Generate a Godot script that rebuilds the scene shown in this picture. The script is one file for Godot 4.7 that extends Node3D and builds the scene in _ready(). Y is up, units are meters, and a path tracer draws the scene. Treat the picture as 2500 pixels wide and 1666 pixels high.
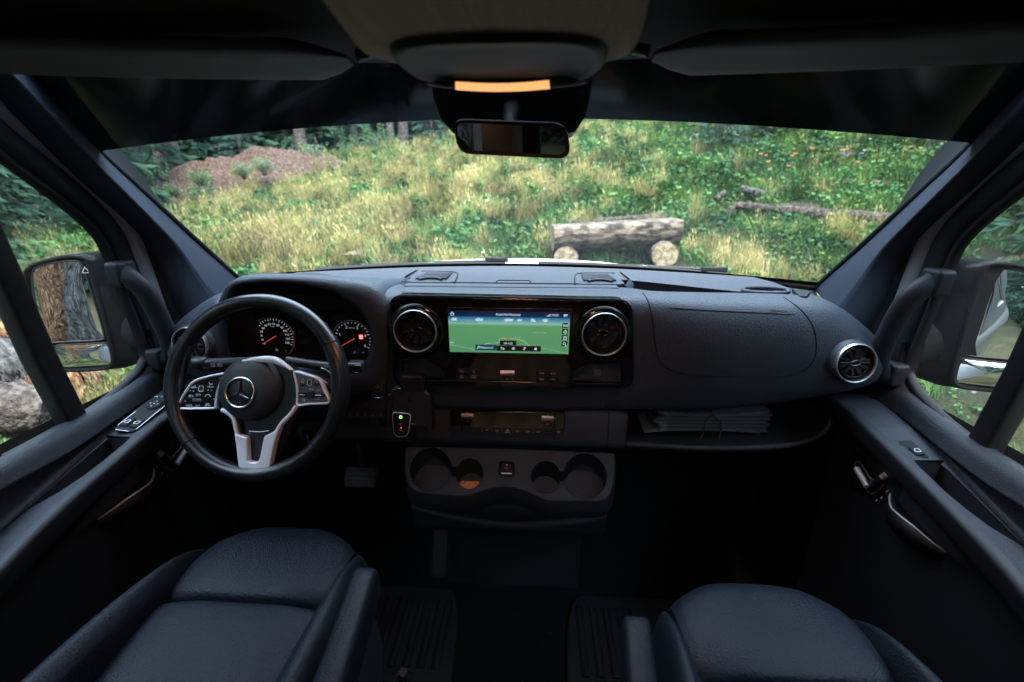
extends Node3D

const NOISE_SEED := 11
var rng := RandomNumberGenerator.new()
var M := {}
var taken := {}

# ---------------------------------------------------------------- mesh helpers
class Shape:
	var st := SurfaceTool.new()
	var g := 0
	func _init():
		st.begin(Mesh.PRIMITIVE_TRIANGLES)
	func tri(a: Vector3, b: Vector3, c: Vector3):
		st.add_vertex(a); st.add_vertex(b); st.add_vertex(c)
	func quad(a: Vector3, b: Vector3, c: Vector3, d: Vector3):
		tri(a, b, c); tri(a, c, d)
	func smooth():
		g += 1
		st.set_smooth_group(g)
	func flat():
		st.set_smooth_group(0xFFFFFFFF)
	# a sheet through rows of points
	func sheet(rows: Array, close_rows := false, close_cols := false):
		smooth()
		var n := rows.size()
		for i in (n if close_rows else n - 1):
			var a = rows[i]
			var b = rows[(i + 1) % n]
			var m: int = a.size()
			for j in (m if close_cols else m - 1):
				var k := (j + 1) % m
				quad(a[j], b[j], b[k], a[k])
		return self
	func fan(ring: Array, turn := false):
		smooth()
		var c := Vector3.ZERO
		for p in ring: c += p
		c /= ring.size()
		for i in ring.size():
			var p: Vector3 = ring[i]
			var q: Vector3 = ring[(i + 1) % ring.size()]
			if turn: tri(c, q, p)
			else: tri(c, p, q)
		return self
	# a flat face in the xy plane of a frame, with holes
	func face(outer: Array, holes: Array, xf: Transform3D, turn := false):
		smooth()
		var poly: Array = outer.duplicate()
		var pieces := [PackedVector2Array(poly.map(func(p): return p * 1000.0))]   # in millimetres: the ear clipper drops very small ears
		if holes.size():
			# cut the face into strips through the middle of each hole, then take the holes out of the strips
			var cuts := [-1e5, 1e5]
			for h in holes:
				var c := 0.0
				for v in h: c += v.x * 1000.0 / h.size()
				cuts.append(c)
			cuts.sort()
			var whole := pieces
			pieces = []
			for i in cuts.size() - 1:
				var strip := PackedVector2Array([Vector2(cuts[i], -1e5), Vector2(cuts[i + 1], -1e5), Vector2(cuts[i + 1], 1e5), Vector2(cuts[i], 1e5)])
				var todo := Geometry2D.intersect_polygons(whole[0], strip)
				for h in holes:
					var next: Array[PackedVector2Array] = []
					for q in todo: next.append_array(Geometry2D.clip_polygons(q, PackedVector2Array(h.map(func(p): return p * 1000.0))))
					todo = next
				pieces.append_array(todo)
		for piece in pieces:
			var one: PackedVector2Array = piece
			var t := Geometry2D.triangulate_polygon(one)
			if t.is_empty():
				var clean := Geometry2D.offset_polygon(one, -0.02)
				clean.sort_custom(func(p, q): return p.size() > q.size())
				if clean.size():
					one = clean[0]
					t = Geometry2D.triangulate_polygon(one)
			if t.is_empty(): push_warning("a face with %d corners could not be filled" % one.size())
			for i in range(0, t.size(), 3):
				var p := at(xf, one[t[i]] / 1000.0); var q := at(xf, one[t[i + 1]] / 1000.0); var r := at(xf, one[t[i + 2]] / 1000.0)
				if ((r - p).cross(q - p)).dot(xf.basis.z) < 0.0 != turn: tri(p, r, q)
				else: tri(p, q, r)
		return self
	static func at(xf: Transform3D, p: Vector2, z := 0.0) -> Vector3:
		return xf * Vector3(p.x, p.y, z)
	# a plate: face at z = 0 of the frame, rounded edge, sides back to -depth; holes are pockets
	func plate(outline: Array, xf: Transform3D, depth: float, bevel := 0.0, holes := [], hole_depth := 0.0, floors := true):
		var o: Array = outline.duplicate()
		if Geometry2D.is_polygon_clockwise(PackedVector2Array(o)): o.reverse()
		var rings := []
		var steps := 3 if bevel > 0.0 else 0
		for s in steps:
			var a := PI / 2 * s / steps
			rings.append(inset(o, bevel * (1.0 - sin(a))).map(func(p): return at(xf, p, -bevel * (1.0 - cos(a)))))
		rings.append(o.map(func(p): return at(xf, p, -bevel)))
		face(inset(o, bevel), holes, xf)
		if bevel > 0.0: sheet(rings, false, true)
		sheet([o.map(func(p): return at(xf, p, -bevel)), o.map(func(p): return at(xf, p, -depth))], false, true)
		face(o, holes if hole_depth > depth else [], xf.translated_local(Vector3(0, 0, -depth)), true)
		for h in holes:
			var hd := hole_depth if hole_depth > 0.0 else depth
			sheet([h.map(func(p): return at(xf, p)), h.map(func(p): return at(xf, p, -hd))], false, true)
			if floors and hole_depth > 0.0: face(h, [], xf.translated_local(Vector3(0, 0, -hd)))
		return self
	static func inset(o: Array, d: float) -> Array:
		if d == 0.0: return o
		var out := []
		var n := o.size()
		for i in n:
			var p: Vector2 = o[(i + n - 1) % n]
			var q: Vector2 = o[i]
			var r: Vector2 = o[(i + 1) % n]
			var u := (q - p).normalized()
			var v := (r - q).normalized()
			var m := (Vector2(-u.y, u.x) + Vector2(-v.y, v.x))
			var l := m.length()
			if l < 0.01: out.append(q)
			else: out.append(q + m / l * d / maxf(l / 2.0, 0.5))
		return out
	# a tube along a path, elliptic if ry is given; radius may be an array
	func tube(path: Array, r, n := 8, closed := false, ry := 0.0, up := Vector3.UP):
		var rows := []
		var m := path.size()
		for i in m:
			var a: Vector3 = path[(i + m - 1) % m] if closed else path[maxi(i - 1, 0)]
			var b: Vector3 = path[(i + 1) % m] if closed else path[mini(i + 1, m - 1)]
			var t := (b - a).normalized()
			var s := t.cross(up).normalized()
			var u := s.cross(t)
			var rx: float = r[i] if r is Array else r
			var rr := ry * rx if ry > 0.0 else rx
			var row := []
			for k in n:
				var w := TAU * k / n
				row.append(path[i] + s * rx * cos(w) + u * rr * sin(w))
			rows.append(row)
		sheet(rows, closed, true)
		if not closed:
			fan(rows[0], true); fan(rows[-1])
		return self
	# a closed profile (x = side, y = up) along a path
	func sweep(path: Array, profile: Array, up: Vector3, closed := false, scale := []):
		var rows := []
		var m := path.size()
		for i in m:
			var a: Vector3 = path[(i + m - 1) % m] if closed else path[maxi(i - 1, 0)]
			var b: Vector3 = path[(i + 1) % m] if closed else path[mini(i + 1, m - 1)]
			var t := (b - a).normalized()
			var s := t.cross(up).normalized()
			var u := s.cross(t)
			var k: float = scale[i] if scale.size() else 1.0
			rows.append(profile.map(func(p): return path[i] + s * p.x * k + u * p.y * k))
		sheet(rows, closed, true)
		if not closed:
			fan(rows[0], true); fan(rows[-1])
		return self
	# a turned shape: profile of (radius, z) about the frame's z axis
	func lathe(profile: Array, xf: Transform3D, n := 24, hard := false):
		var rings := []
		for p in profile:
			var ring := []
			for k in n:
				var w := TAU * k / n
				ring.append(xf * Vector3(p.x * cos(w), p.x * sin(w), p.y))
			rings.append(ring)
		if hard:
			for i in rings.size() - 1: sheet([rings[i], rings[i + 1]], false, true)
		else: sheet(rings, false, true)
		return self
	func box(size: Vector3, xf: Transform3D, bevel := 0.0):
		var o := [Vector2(-size.x, -size.y) / 2, Vector2(size.x, -size.y) / 2, Vector2(size.x, size.y) / 2, Vector2(-size.x, size.y) / 2]
		return plate(o, xf.translated_local(Vector3(0, 0, size.z / 2)), size.z, bevel)
	func blob(c: Vector3, r: Vector3, n := 10):
		var rows := []
		for i in n + 1:
			var a := PI * i / n
			var row := []
			for k in n * 2:
				var w := TAU * k / (n * 2)
				row.append(c + Vector3(r.x * sin(a) * cos(w), r.y * cos(a), r.z * sin(a) * sin(w)))
			rows.append(row)
		return sheet(rows, false, true)
	func done() -> ArrayMesh:
		st.generate_normals()
		st.index()
		return st.commit()

func shp() -> Shape:
	return Shape.new()

func frame(o: Vector3, xd := Vector3.RIGHT, yd := Vector3.UP) -> Transform3D:
	var xx := xd.normalized()
	var zz := xx.cross(yd).normalized()
	return Transform3D(Basis(xx, zz.cross(xx), zz), o)

func tilted(o: Vector3, degrees: float) -> Transform3D:
	var t := deg_to_rad(degrees)
	return frame(o, Vector3.RIGHT, Vector3(0, cos(t), -sin(t)))

# smooth curve through points
func cr(p: Array, n := 4, closed := false) -> Array:
	var out := []
	var m := p.size()
	for i in (m if closed else m - 1):
		var a = p[(i + m - 1) % m] if closed else p[maxi(i - 1, 0)]
		var b = p[i]
		var c = p[(i + 1) % m]
		var d = p[(i + 2) % m] if closed else p[mini(i + 2, m - 1)]
		for k in n:
			out.append(b.cubic_interpolate(c, a, d, float(k) / n))
	if not closed: out.append(p[m - 1])
	return out

func smooth_rows(rows: Array, n_along := 4, n_across := 4, close_rows := false, close_cols := false) -> Array:
	var wide := rows.map(func(r): return cr(r, n_across, close_cols))
	var cols := []
	for j in wide[0].size():
		cols.append(cr(wide.map(func(r): return r[j]), n_along, close_rows))
	var out := []
	for i in cols[0].size():
		out.append(cols.map(func(c): return c[i]))
	return out

func rrect(w: float, h: float, r: float, n := 5, o := Vector2.ZERO) -> Array:
	var out := []
	for q in 4:
		var c := Vector2((w / 2 - r) * (1 if q == 0 or q == 3 else -1), (h / 2 - r) * (1 if q < 2 else -1))
		for k in n + 1:
			out.append(o + c + Vector2.from_angle(PI / 2 * (q + float(k) / n)) * r)
	return out

func round_corners(p: Array, r: float, n := 4) -> Array:
	var out := []
	var m := p.size()
	for i in m:
		var a: Vector2 = p[(i + m - 1) % m]
		var b: Vector2 = p[i]
		var c: Vector2 = p[(i + 1) % m]
		var k := minf(r, minf(a.distance_to(b), b.distance_to(c)) * 0.48)
		var s := b + (a - b).normalized() * k
		var e := b + (c - b).normalized() * k
		for j in n + 1:
			var t := float(j) / n
			out.append(s.lerp(b, t).lerp(b.lerp(e, t), t))
	return out

func ring2(r: float, n := 24, o := Vector2.ZERO, ry := 0.0) -> Array:
	var out := []
	for k in n: out.append(o + Vector2(cos(TAU * k / n) * r, sin(TAU * k / n) * (ry if ry > 0.0 else r)))
	return out

func lift(p: Array, xf: Transform3D, z := 0.0) -> Array:
	return p.map(func(q): return xf * Vector3(q.x, q.y, z))

func flipx(p: Array) -> Array:
	return p.map(func(q): return Vector3(-q.x, q.y, q.z))

# ---------------------------------------------------------------- scene helpers
func numbered(called: String) -> String:
	if not taken.has(called):
		taken[called] = 0
		return called
	taken[called] += 1
	return "%s_%03d" % [called, taken[called]]

func tag(o: Node3D, label: String, category: String, group := "", kind := ""):
	if label: o.set_meta("label", label)
	if category: o.set_meta("category", category)
	if group: o.set_meta("group", group)
	if kind: o.set_meta("kind", kind)
	return o

func thing(called: String, label: String, category: String, base := Vector3.ZERO, group := "") -> Node3D:
	var o := Node3D.new()
	o.name = numbered(called)
	o.position = base
	add_child(o, true)
	return tag(o, label, category, group)

# a mesh given in world places becomes a part of its thing
func part(called: String, s, m: Material, parent: Node3D) -> MeshInstance3D:
	var o := MeshInstance3D.new()
	o.name = called
	o.mesh = s.done() if s is Shape else s
	o.material_override = m
	var q: Node3D = parent
	while q != self and q != null:
		o.position -= q.position
		q = q.get_parent() as Node3D
	parent.add_child(o, true)
	return o

func single(called: String, s, m: Material, label: String, category: String, group := "", kind := "") -> MeshInstance3D:
	var o := MeshInstance3D.new()
	o.name = numbered(called)
	o.mesh = s.done() if s is Shape else s
	o.material_override = m
	add_child(o, true)
	return tag(o, label, category, group, kind)

func struct(called: String, s, m: Material, label := "") -> MeshInstance3D:
	return single(called, s, m, label, "", "", "structure")

var font_cache := {}
func words(called: String, text: String, height: float, xf: Transform3D, m: Material, parent: Node3D, depth := 0.0006, bold := false, serif := false) -> MeshInstance3D:
	var t := TextMesh.new()
	var key := "Droid Serif" if serif else "Droid Sans"
	if not font_cache.has([key, bold]):
		var f := SystemFont.new()
		f.font_names = PackedStringArray([key])
		f.font_weight = 700 if bold else 400
		font_cache[[key, bold]] = f
	t.font = font_cache[[key, bold]]
	t.text = text
	t.font_size = 32
	t.pixel_size = height / 32.0
	t.depth = depth
	t.curve_step = 2.0
	var o := MeshInstance3D.new()
	o.name = called
	o.mesh = t
	o.material_override = m
	var q := Vector3.ZERO
	var r: Node3D = parent
	while r != self and r != null:
		q += r.position
		r = r.get_parent() as Node3D
	o.transform = Transform3D(xf.basis, xf.origin - q)
	parent.add_child(o, true)
	return o

# strokes (thin bars) drawn as raised print on a frame
func strokes(lines: Array, w: float, xf: Transform3D) -> Shape:
	var s := shp()
	for l in lines:
		var p: Array = l
		for i in p.size() - 1:
			var a: Vector2 = p[i]
			var b: Vector2 = p[i + 1]
			var d := (b - a).normalized() * w * 0.4
			var n := Vector2(-d.y, d.x).normalized() * w * 0.5
			s.smooth()
			s.quad(Shape.at(xf, a - d + n), Shape.at(xf, b + d + n), Shape.at(xf, b + d - n), Shape.at(xf, a - d - n))
	return s

func circle_line(c: Vector2, r: float, n := 12, a0 := 0.0, a1 := TAU) -> Array:
	var out := []
	for k in n + 1: out.append(c + Vector2.from_angle(a0 + (a1 - a0) * k / n) * r)
	return out

# ---------------------------------------------------------------- materials
func noise_tex(freq: float, normal := false, strength := 4.0, kind := FastNoiseLite.TYPE_SIMPLEX_SMOOTH, size := 256, octaves := 3, ramp = null, sd := 3) -> NoiseTexture2D:
	var n := FastNoiseLite.new()
	n.seed = sd
	n.noise_type = kind
	n.frequency = freq
	n.fractal_octaves = octaves
	var t := NoiseTexture2D.new()
	t.noise = n
	t.width = size
	t.height = size
	t.seamless = true
	t.as_normal_map = normal
	t.bump_strength = strength
	if ramp:
		var g := Gradient.new()
		g.offsets = PackedFloat32Array(ramp.map(func(r): return r[0]))
		g.colors = PackedColorArray(ramp.map(func(r): return r[1]))
		t.color_ramp = g
	return t

func mat(called: String, c: Color, rough: float, metal := 0.0, spec := 0.5) -> StandardMaterial3D:
	var m := StandardMaterial3D.new()
	m.resource_name = called
	m.albedo_color = c.linear_to_srgb()
	m.roughness = rough
	m.metallic = metal
	m.metallic_specular = spec
	M[called] = m
	return m

func grain(m: StandardMaterial3D, t: Texture2D, scale: float, amount: float):
	m.normal_enabled = true
	m.normal_texture = t
	m.normal_scale = amount
	m.uv1_triplanar = true
	m.uv1_scale = Vector3.ONE * scale
	return m

func glow(called: String, c: Color, energy: float) -> StandardMaterial3D:
	var m := mat(called, Color(0.02, 0.02, 0.02), 0.4)
	m.emission_enabled = true
	m.emission = c.linear_to_srgb()
	m.emission_energy_multiplier = energy
	return m

func woven() -> ImageTexture:
	# linen: long uneven threads running both ways
	var n := 256
	var im := Image.create(n, n, false, Image.FORMAT_RGB8)
	var r := RandomNumberGenerator.new()
	r.seed = 77
	var warp := []
	var weft := []
	for i in n:
		warp.append([r.randf(), r.randf() * 9.0])
		weft.append([r.randf(), r.randf() * 9.0])
	for y in n:
		for x in n:
			var a: float = warp[x][0] * (0.75 + 0.25 * sin(y * TAU / n * 3.0 + warp[x][1]))
			var b: float = weft[y][0] * (0.75 + 0.25 * sin(x * TAU / n * 4.0 + weft[y][1]))
			var over := (x + y) % 2 == 0
			var v := 0.74 + 0.26 * (a * 0.5 + b * 0.5) - (0.06 if over else 0.0) + r.randf_range(-0.04, 0.04)
			im.set_pixel(x, y, Color(v, v * 0.985, v * 0.96))
	return ImageTexture.create_from_image(im)

func make_materials():
	var leather := noise_tex(0.09, true, 6.0, FastNoiseLite.TYPE_CELLULAR, 256, 1)
	var fine := noise_tex(0.2, true, 3.0, FastNoiseLite.TYPE_SIMPLEX_SMOOTH, 256, 2)
	var blotch := noise_tex(0.02, false, 1.0, FastNoiseLite.TYPE_SIMPLEX_SMOOTH, 256, 4, [[0.0, Color(0.78, 0.78, 0.78)], [1.0, Color(1, 1, 1)]], 5)
	grain(mat("dash", Color(0.028, 0.036, 0.048), 0.55, 0.0, 0.42), leather, 15.0, 0.5)
	grain(mat("dash_smooth", Color(0.030, 0.035, 0.045), 0.58, 0.0, 0.42), fine, 10.0, 0.25)
	grain(mat("trim", Color(0.008, 0.0105, 0.015), 0.6, 0.0, 0.4), fine, 10.0, 0.3)
	grain(mat("pillar", Color(0.028, 0.036, 0.054), 0.75, 0.0, 0.4), fine, 14.0, 0.5)
	grain(mat("door_trim", Color(0.008, 0.012, 0.019), 0.6, 0.0, 0.45), fine, 9.0, 0.9)
	mat("matt_black", Color(0.007, 0.008, 0.010), 0.65, 0.0, 0.25)
	mat("edge_silver", Color(0.55, 0.57, 0.62), 0.4, 0.2)
	mat("plank", Color(0.34, 0.21, 0.12), 0.5)
	mat("lining", Color(0.22, 0.20, 0.18), 0.8, 0.0, 0.3)
	mat("vent_silver", Color(0.66, 0.67, 0.71), 0.30, 0.9)
	mat("dark", Color(0.005, 0.006, 0.008), 0.75, 0.0, 0.2)
	mat("rubber", Color(0.007, 0.009, 0.011), 0.6, 0.0, 0.35)
	mat("void", Color(0.004, 0.004, 0.005), 0.9, 0.0, 0.2)
	mat("gloss_black", Color(0.006, 0.006, 0.007), 0.06, 0.0, 0.5)
	mat("satin_black", Color(0.010, 0.011, 0.013), 0.5, 0.0, 0.4)
	mat("switch_black", Color(0.016, 0.018, 0.022), 0.4, 0.0, 0.5)
	mat("chrome", Color(0.72, 0.73, 0.76), 0.12, 1.0)
	mat("satin_silver", Color(0.66, 0.67, 0.71), 0.40, 0.3)
	mat("dark_chrome", Color(0.30, 0.31, 0.34), 0.22, 1.0)
	grain(mat("leather", Color(0.006, 0.009, 0.014), 0.48, 0.0, 0.26), leather, 14.0, 0.5)
	grain(mat("wheel_leather", Color(0.008, 0.0095, 0.012), 0.28, 0.0, 0.5), leather, 26.0, 0.12)
	grain(mat("hub_plastic", Color(0.012, 0.015, 0.018), 0.52, 0.0, 0.5), fine, 14.0, 0.3)
	var f := mat("headliner", Color(0.46, 0.385, 0.315), 0.95, 0.0, 0.2)
	f.albedo_texture = woven()
	f.uv1_triplanar = true
	f.uv1_scale = Vector3.ONE * 9.0
	grain(mat("roof_cloth", Color(0.030, 0.033, 0.036), 0.9, 0.0, 0.3), fine, 10.0, 0.6)
	grain(mat("visor", Color(0.014, 0.017, 0.019), 0.7, 0.0, 0.4), fine, 10.0, 0.4)
	var c := mat("carpet", Color(0.004, 0.005, 0.006), 0.95, 0.0, 0.2)
	grain(c, fine, 8.0, 1.0)
	mat("body_paint", Color(0.11, 0.125, 0.14), 0.30, 0.0, 0.5).clearcoat_enabled = true
	mat("white_paint", Color(0.80, 0.80, 0.78), 0.35, 0.0, 0.5)
	mat("door_frame", Color(0.16, 0.17, 0.18), 0.4, 0.0, 0.5)
	mat("mirror", Color(0.86, 0.88, 0.88), 0.015, 1.0)
	mat("tinted_mirror", Color(0.55, 0.58, 0.60), 0.015, 1.0)
	var gl := mat("glass", Color(1, 1, 1), 0.02, 0.0, 0.5)
	gl.transparency = BaseMaterial3D.TRANSPARENCY_ALPHA
	gl.albedo_color.a = 0.02
	var sg := mat("side_glass", Color(1, 1, 1), 0.02, 0.0, 0.28)
	sg.transparency = BaseMaterial3D.TRANSPARENCY_ALPHA
	sg.albedo_color.a = 0.02
	var pg := mat("privacy_glass", Color(0.01, 0.011, 0.012), 0.04, 0.0, 0.4)
	pg.transparency = BaseMaterial3D.TRANSPARENCY_ALPHA
	pg.albedo_color.a = 0.78
	mat("mirror_shell", Color(0.005, 0.006, 0.007), 0.8, 0.0, 0.12)
	var bd := mat("tint", Color(0.006, 0.007, 0.009), 0.12, 0.0, 0.5)
	bd.transparency = BaseMaterial3D.TRANSPARENCY_ALPHA
	bd.albedo_color.a = 0.994
	mat("print", Color(0.55, 0.58, 0.62), 0.6)
	mat("print_dim", Color(0.16, 0.17, 0.19), 0.6)
	mat("paper", Color(0.09, 0.09, 0.095), 0.8)
	mat("cord", Color(0.020, 0.016, 0.016), 0.8)
	var w := mat("coaster", Color(0.62, 0.28, 0.10), 0.7)
	w.albedo_texture = blotch
	w.uv1_triplanar = true
	w.uv1_scale = Vector3.ONE * 20
	mat("screen_glass", Color(0.01, 0.01, 0.012), 0.08, 0.0, 0.5)
	glow("lamp_glow", Color(1.0, 0.47, 0.17), 0.085)
	glow("green_led", Color(0.35, 1.0, 0.22), 0.1200)
	glow("red_led", Color(1.0, 0.10, 0.07), 0.1050)
	glow("lit_white", Color(0.85, 0.92, 1.0), 0.0638)
	glow("lit_dim", Color(0.70, 0.80, 0.95), 0.0150)
	glow("lit_red", Color(1.0, 0.10, 0.10), 0.0413)
	glow("puck_glow", Color(1.0, 0.50, 0.20), 0.6000)
	glow("lamp_red", Color(1.0, 0.07, 0.05), 0.0900)
	glow("lit_place", Color(0.62, 0.80, 0.74), 0.0338)
	glow("lit_faint", Color(0.10, 0.30, 0.33), 0.0225)
	mat("paper_dim", Color(0.022, 0.024, 0.028), 0.4)
	mat("paper_mid", Color(0.07, 0.073, 0.08), 0.45)
	mat("switch_grey", Color(0.055, 0.065, 0.085), 0.45)
	glow("cluster_print", Color(0.85, 0.92, 1.0), 0.034)


# ---------------------------------------------------------------- camera, sky, light
func set_the_scene():
	var cam := Camera3D.new()
	cam.name = "camera"
	cam.position = Vector3(0.055,1.3,0)
	cam.basis = Basis.from_euler(Vector3(deg_to_rad(-19.0), deg_to_rad(3.1), 0.0))
	cam.fov = 73.74
	cam.near = 0.02
	cam.far = 400.0
	var lens := CameraAttributesPhysical.new()
	lens.frustum_focal_length = 16.0
	lens.frustum_focus_distance = 1.15
	lens.exposure_aperture = 2.8
	lens.frustum_near = 0.02
	lens.frustum_far = 400.0
	cam.attributes = lens
	add_child(cam)
	cam.make_current()
	var env := Environment.new()
	var sky := Sky.new()
	var pm := ProceduralSkyMaterial.new()
	pm.sky_top_color = Color(0.80, 0.90, 1.0)
	pm.sky_horizon_color = Color(0.90, 0.95, 1.0)
	pm.sky_curve = 0.25
	pm.ground_bottom_color = Color(0.16, 0.18, 0.15)
	pm.ground_horizon_color = Color(0.5, 0.55, 0.55)
	pm.sun_angle_max = 1.0
	sky.sky_material = pm
	env.background_mode = Environment.BG_SKY
	env.sky = sky
	env.background_energy_multiplier = 1.0
	env.ambient_light_source = Environment.AMBIENT_SOURCE_SKY
	env.tonemap_mode = Environment.TONE_MAPPER_LINEAR
	env.tonemap_exposure = 14.0
	env.sdfgi_enabled = true
	env.ssao_enabled = true
	env.ssil_enabled = true
	var we := WorldEnvironment.new()
	we.name = "world_environment"
	we.environment = env
	add_child(we)
	var sun := DirectionalLight3D.new()
	sun.name = "sun"
	sun.light_energy = 0.25
	sun.light_color = Color(1.0, 0.95, 0.86)
	sun.light_angular_distance = 12.0
	sun.shadow_enabled = true
	sun.rotation_degrees = Vector3(-60, 8, 0)
	add_child(sun)

# ---------------------------------------------------------------- the van's shell
func van_shell():
	var s := shp()
	s.box(Vector3(1.74, 0.04, 1.50), Transform3D(Basis(), Vector3(0, -0.02, -0.60)))
	struct("van_floor", s, M.carpet, "dark carpeted cab floor between and in front of the seats")
	for i in 10:  # unseen wooden floor, added to bounce warm light onto the console cloth
		s = shp()
		s.box(Vector3(0.172, 0.04, 3.02), Transform3D(Basis(), Vector3(-0.783 + i * 0.174, -0.02, 1.665)), 0.002)
		struct("bounce_plank", s, M.plank, "brown floor board, unseen behind the seats, added to bounce warm light forward")
	s = shp()   # bulkhead under the windscreen and sloping footwell
	s.sheet([[Vector3(-0.86, 0.0, -1.18), Vector3(0.86, 0.0, -1.18)], [Vector3(-0.86, 0.22, -1.36), Vector3(0.86, 0.22, -1.36)], [Vector3(-0.86, 0.98, -1.46), Vector3(0.86, 0.98, -1.46)]])
	s.sheet([[Vector3(-0.86, 0.0, -1.22), Vector3(0.86, 0.0, -1.22)], [Vector3(-0.86, 0.22, -1.40), Vector3(0.86, 0.22, -1.40)], [Vector3(-0.86, 0.98, -1.50), Vector3(0.86, 0.98, -1.50)]])
	for k in [-1, 1]: s.box(Vector3(0.05, 1.0, 0.55), Transform3D(Basis(), Vector3(0.865 * k, 0.48, -1.24)))
	struct("van_bulkhead", s, M.carpet, "dark footwell wall under the dashboard")
	s = shp()
	for k in [-1, 1]:
		# wall behind the doors, with an opening on the driver's side rear
		s.box(Vector3(0.06, 0.95, 3.1), Transform3D(Basis(), Vector3(0.90 * k, 0.455, 1.68)))
		s.box(Vector3(0.06, 0.44, 3.1), Transform3D(Basis(), Vector3(0.90 * k, 1.79, 1.68)))
		s.box(Vector3(0.06, 0.64, 0.55), Transform3D(Basis(), Vector3(0.90 * k, 1.25, 0.405)))
		s.box(Vector3(0.06, 0.64, 1.4), Transform3D(Basis(), Vector3(0.90 * k, 1.25, 2.53)))
	struct("van_side_wall", s, M.lining, "grey lined side walls of the van behind the doors")
	s = shp()
	s.plate(rrect(1.86, 2.05, 0.01), frame(Vector3(0, 1.0, 3.17), Vector3.LEFT, Vector3.UP), 0.06, 0.0, [rrect(0.60, 0.72, 0.06, 5, Vector2(-0.40, 0.30)), rrect(0.60, 0.72, 0.06, 5, Vector2(0.40, 0.30))], 0.07, false)
	struct("van_rear_wall", s, M.trim, "dark rear wall of the van with two windows")
	# ceiling: raised living area, cab shelf, sloping header
	s = shp()
	var added_hatch := rrect(0.60, 0.56, 0.05, 4, Vector2(0, -1.05))   # unseen roof opening over the aisle, added to light the cab from above
	s.plate([Vector2(-0.93, -3.21), Vector2(0.93, -3.21), Vector2(0.93, 0.29), Vector2(-0.93, 0.29)], frame(Vector3(0, 2.03, 0), Vector3.RIGHT, Vector3(0, 0, -1)), 0.05, 0.0, [added_hatch], 0.06, false)
	s.box(Vector3(1.86, 0.48, 0.05), Transform3D(Basis(), Vector3(0, 1.77, -0.31)))
	var rows := []
	for xx in [-0.90, -0.6, -0.3, 0.0, 0.3, 0.6, 0.90]:
		var e: float = absf(xx)
		var dz := 0.13 * e * e
		rows.append([Vector3(xx, 1.56, -0.30), Vector3(xx, 1.535, -0.36), Vector3(xx, 1.505, -0.40), Vector3(xx, 1.498, -0.43), Vector3(xx, 1.515, -0.46), Vector3(xx, 1.525, -0.55),
			Vector3(xx, 1.515, -0.62), Vector3(xx, 1.50, -0.70 + dz), Vector3(xx, 1.485, -0.76 + dz), Vector3(xx, 1.483, -0.82 + dz), Vector3(xx, 1.50, -0.84 + dz), Vector3(xx, 1.57, -0.80 + dz), Vector3(xx, 1.60, -0.30)])
	s.sheet(smooth_rows(rows, 3, 2))
	struct("cab_ceiling", s, M.roof_cloth, "dark cloth headliner and storage shelf above the windscreen")
	for q in [[Vector3(-0.905, 1.25, 1.255), Vector3(0, 0, 1), "left side"], [Vector3(0.905, 1.25, 1.255), Vector3(0, 0, -1), "right side"], [Vector3(-0.40, 1.30, 3.14), Vector3(1, 0, 0), "left rear"], [Vector3(0.40, 1.30, 3.14), Vector3(1, 0, 0), "right rear"]]:
		s = shp()
		var side: bool = absf(q[0].x) > 0.5
		s.face(rrect(1.16 if side else 0.62, 0.65 if side else 0.74, 0.03), [], frame(q[0], q[1], Vector3.UP))
		single("living_area_window", s, M.privacy_glass, "dark tinted window in the %s of the van's living area" % q[2], "window", "windows of the living area")
	# A pillars
	for k in [-1.0, 1.0]:
		var edge: Array = [Vector3(-0.808,1.0271,-1.2768),Vector3(-0.808,1.0936,-1.2025),Vector3(-0.808,1.1579,-1.128),Vector3(-0.808,1.2869,-0.9979),Vector3(-0.808,1.3542,-0.9297),Vector3(-0.808,1.4179,-0.8809),Vector3(-0.808,1.4603,-0.845),Vector3(-0.808,1.5141,-0.8096)]
		var crease: Array = [Vector3(-0.785,1.0042,-1.124),Vector3(-0.785,1.0808,-1.0779),Vector3(-0.785,1.165,-1.0316),Vector3(-0.785,1.2546,-0.9566),Vector3(-0.785,1.3371,-0.8826),Vector3(-0.785,1.3958,-0.8364),Vector3(-0.785,1.4489,-0.7929),Vector3(-0.785,1.4903,-0.7593)]
		var back: Array = [Vector3(-0.815,0.9661,-1.0617),Vector3(-0.815,1.0444,-1.0447),Vector3(-0.815,1.1385,-1.0294),Vector3(-0.815,1.2187,-0.984),Vector3(-0.815,1.3116,-0.895),Vector3(-0.815,1.3684,-0.8414),Vector3(-0.815,1.4206,-0.7911),Vector3(-0.815,1.4628,-0.7583)]
		var deep := back.map(func(p): return Vector3(-0.875, p.y + 0.005, p.z + 0.002))
		var lip := edge.map(func(p): return p + Vector3(-0.006, -0.004, -0.006))
		var r := [lip, edge, [], [], crease, [], back, deep]
		r[2] = []
		for i in edge.size():
			r[2].append(edge[i].lerp(crease[i], 0.12) + Vector3(0.003, 0, 0))
			r[3].append(edge[i].lerp(crease[i], 0.9) + Vector3(0.001, 0, 0))
			r[5].append(crease[i].lerp(back[i], 0.12) + Vector3(0.001, 0, 0))
		if k > 0: r = r.map(func(a): return flipx(a).map(func(p): return Vector3(p.x * 1.016, p.y, p.z)))
		s = shp()
		s.sheet(smooth_rows(r, 2, 4))
		struct("windscreen_pillar", s, M.pillar, "blue grey padded windscreen pillar %s" % ["beside the steering wheel and driver door" if k < 0 else "beside the passenger door and right vent"])
	# outside skin: sides, bonnet, scuttle
	s = shp()
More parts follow.
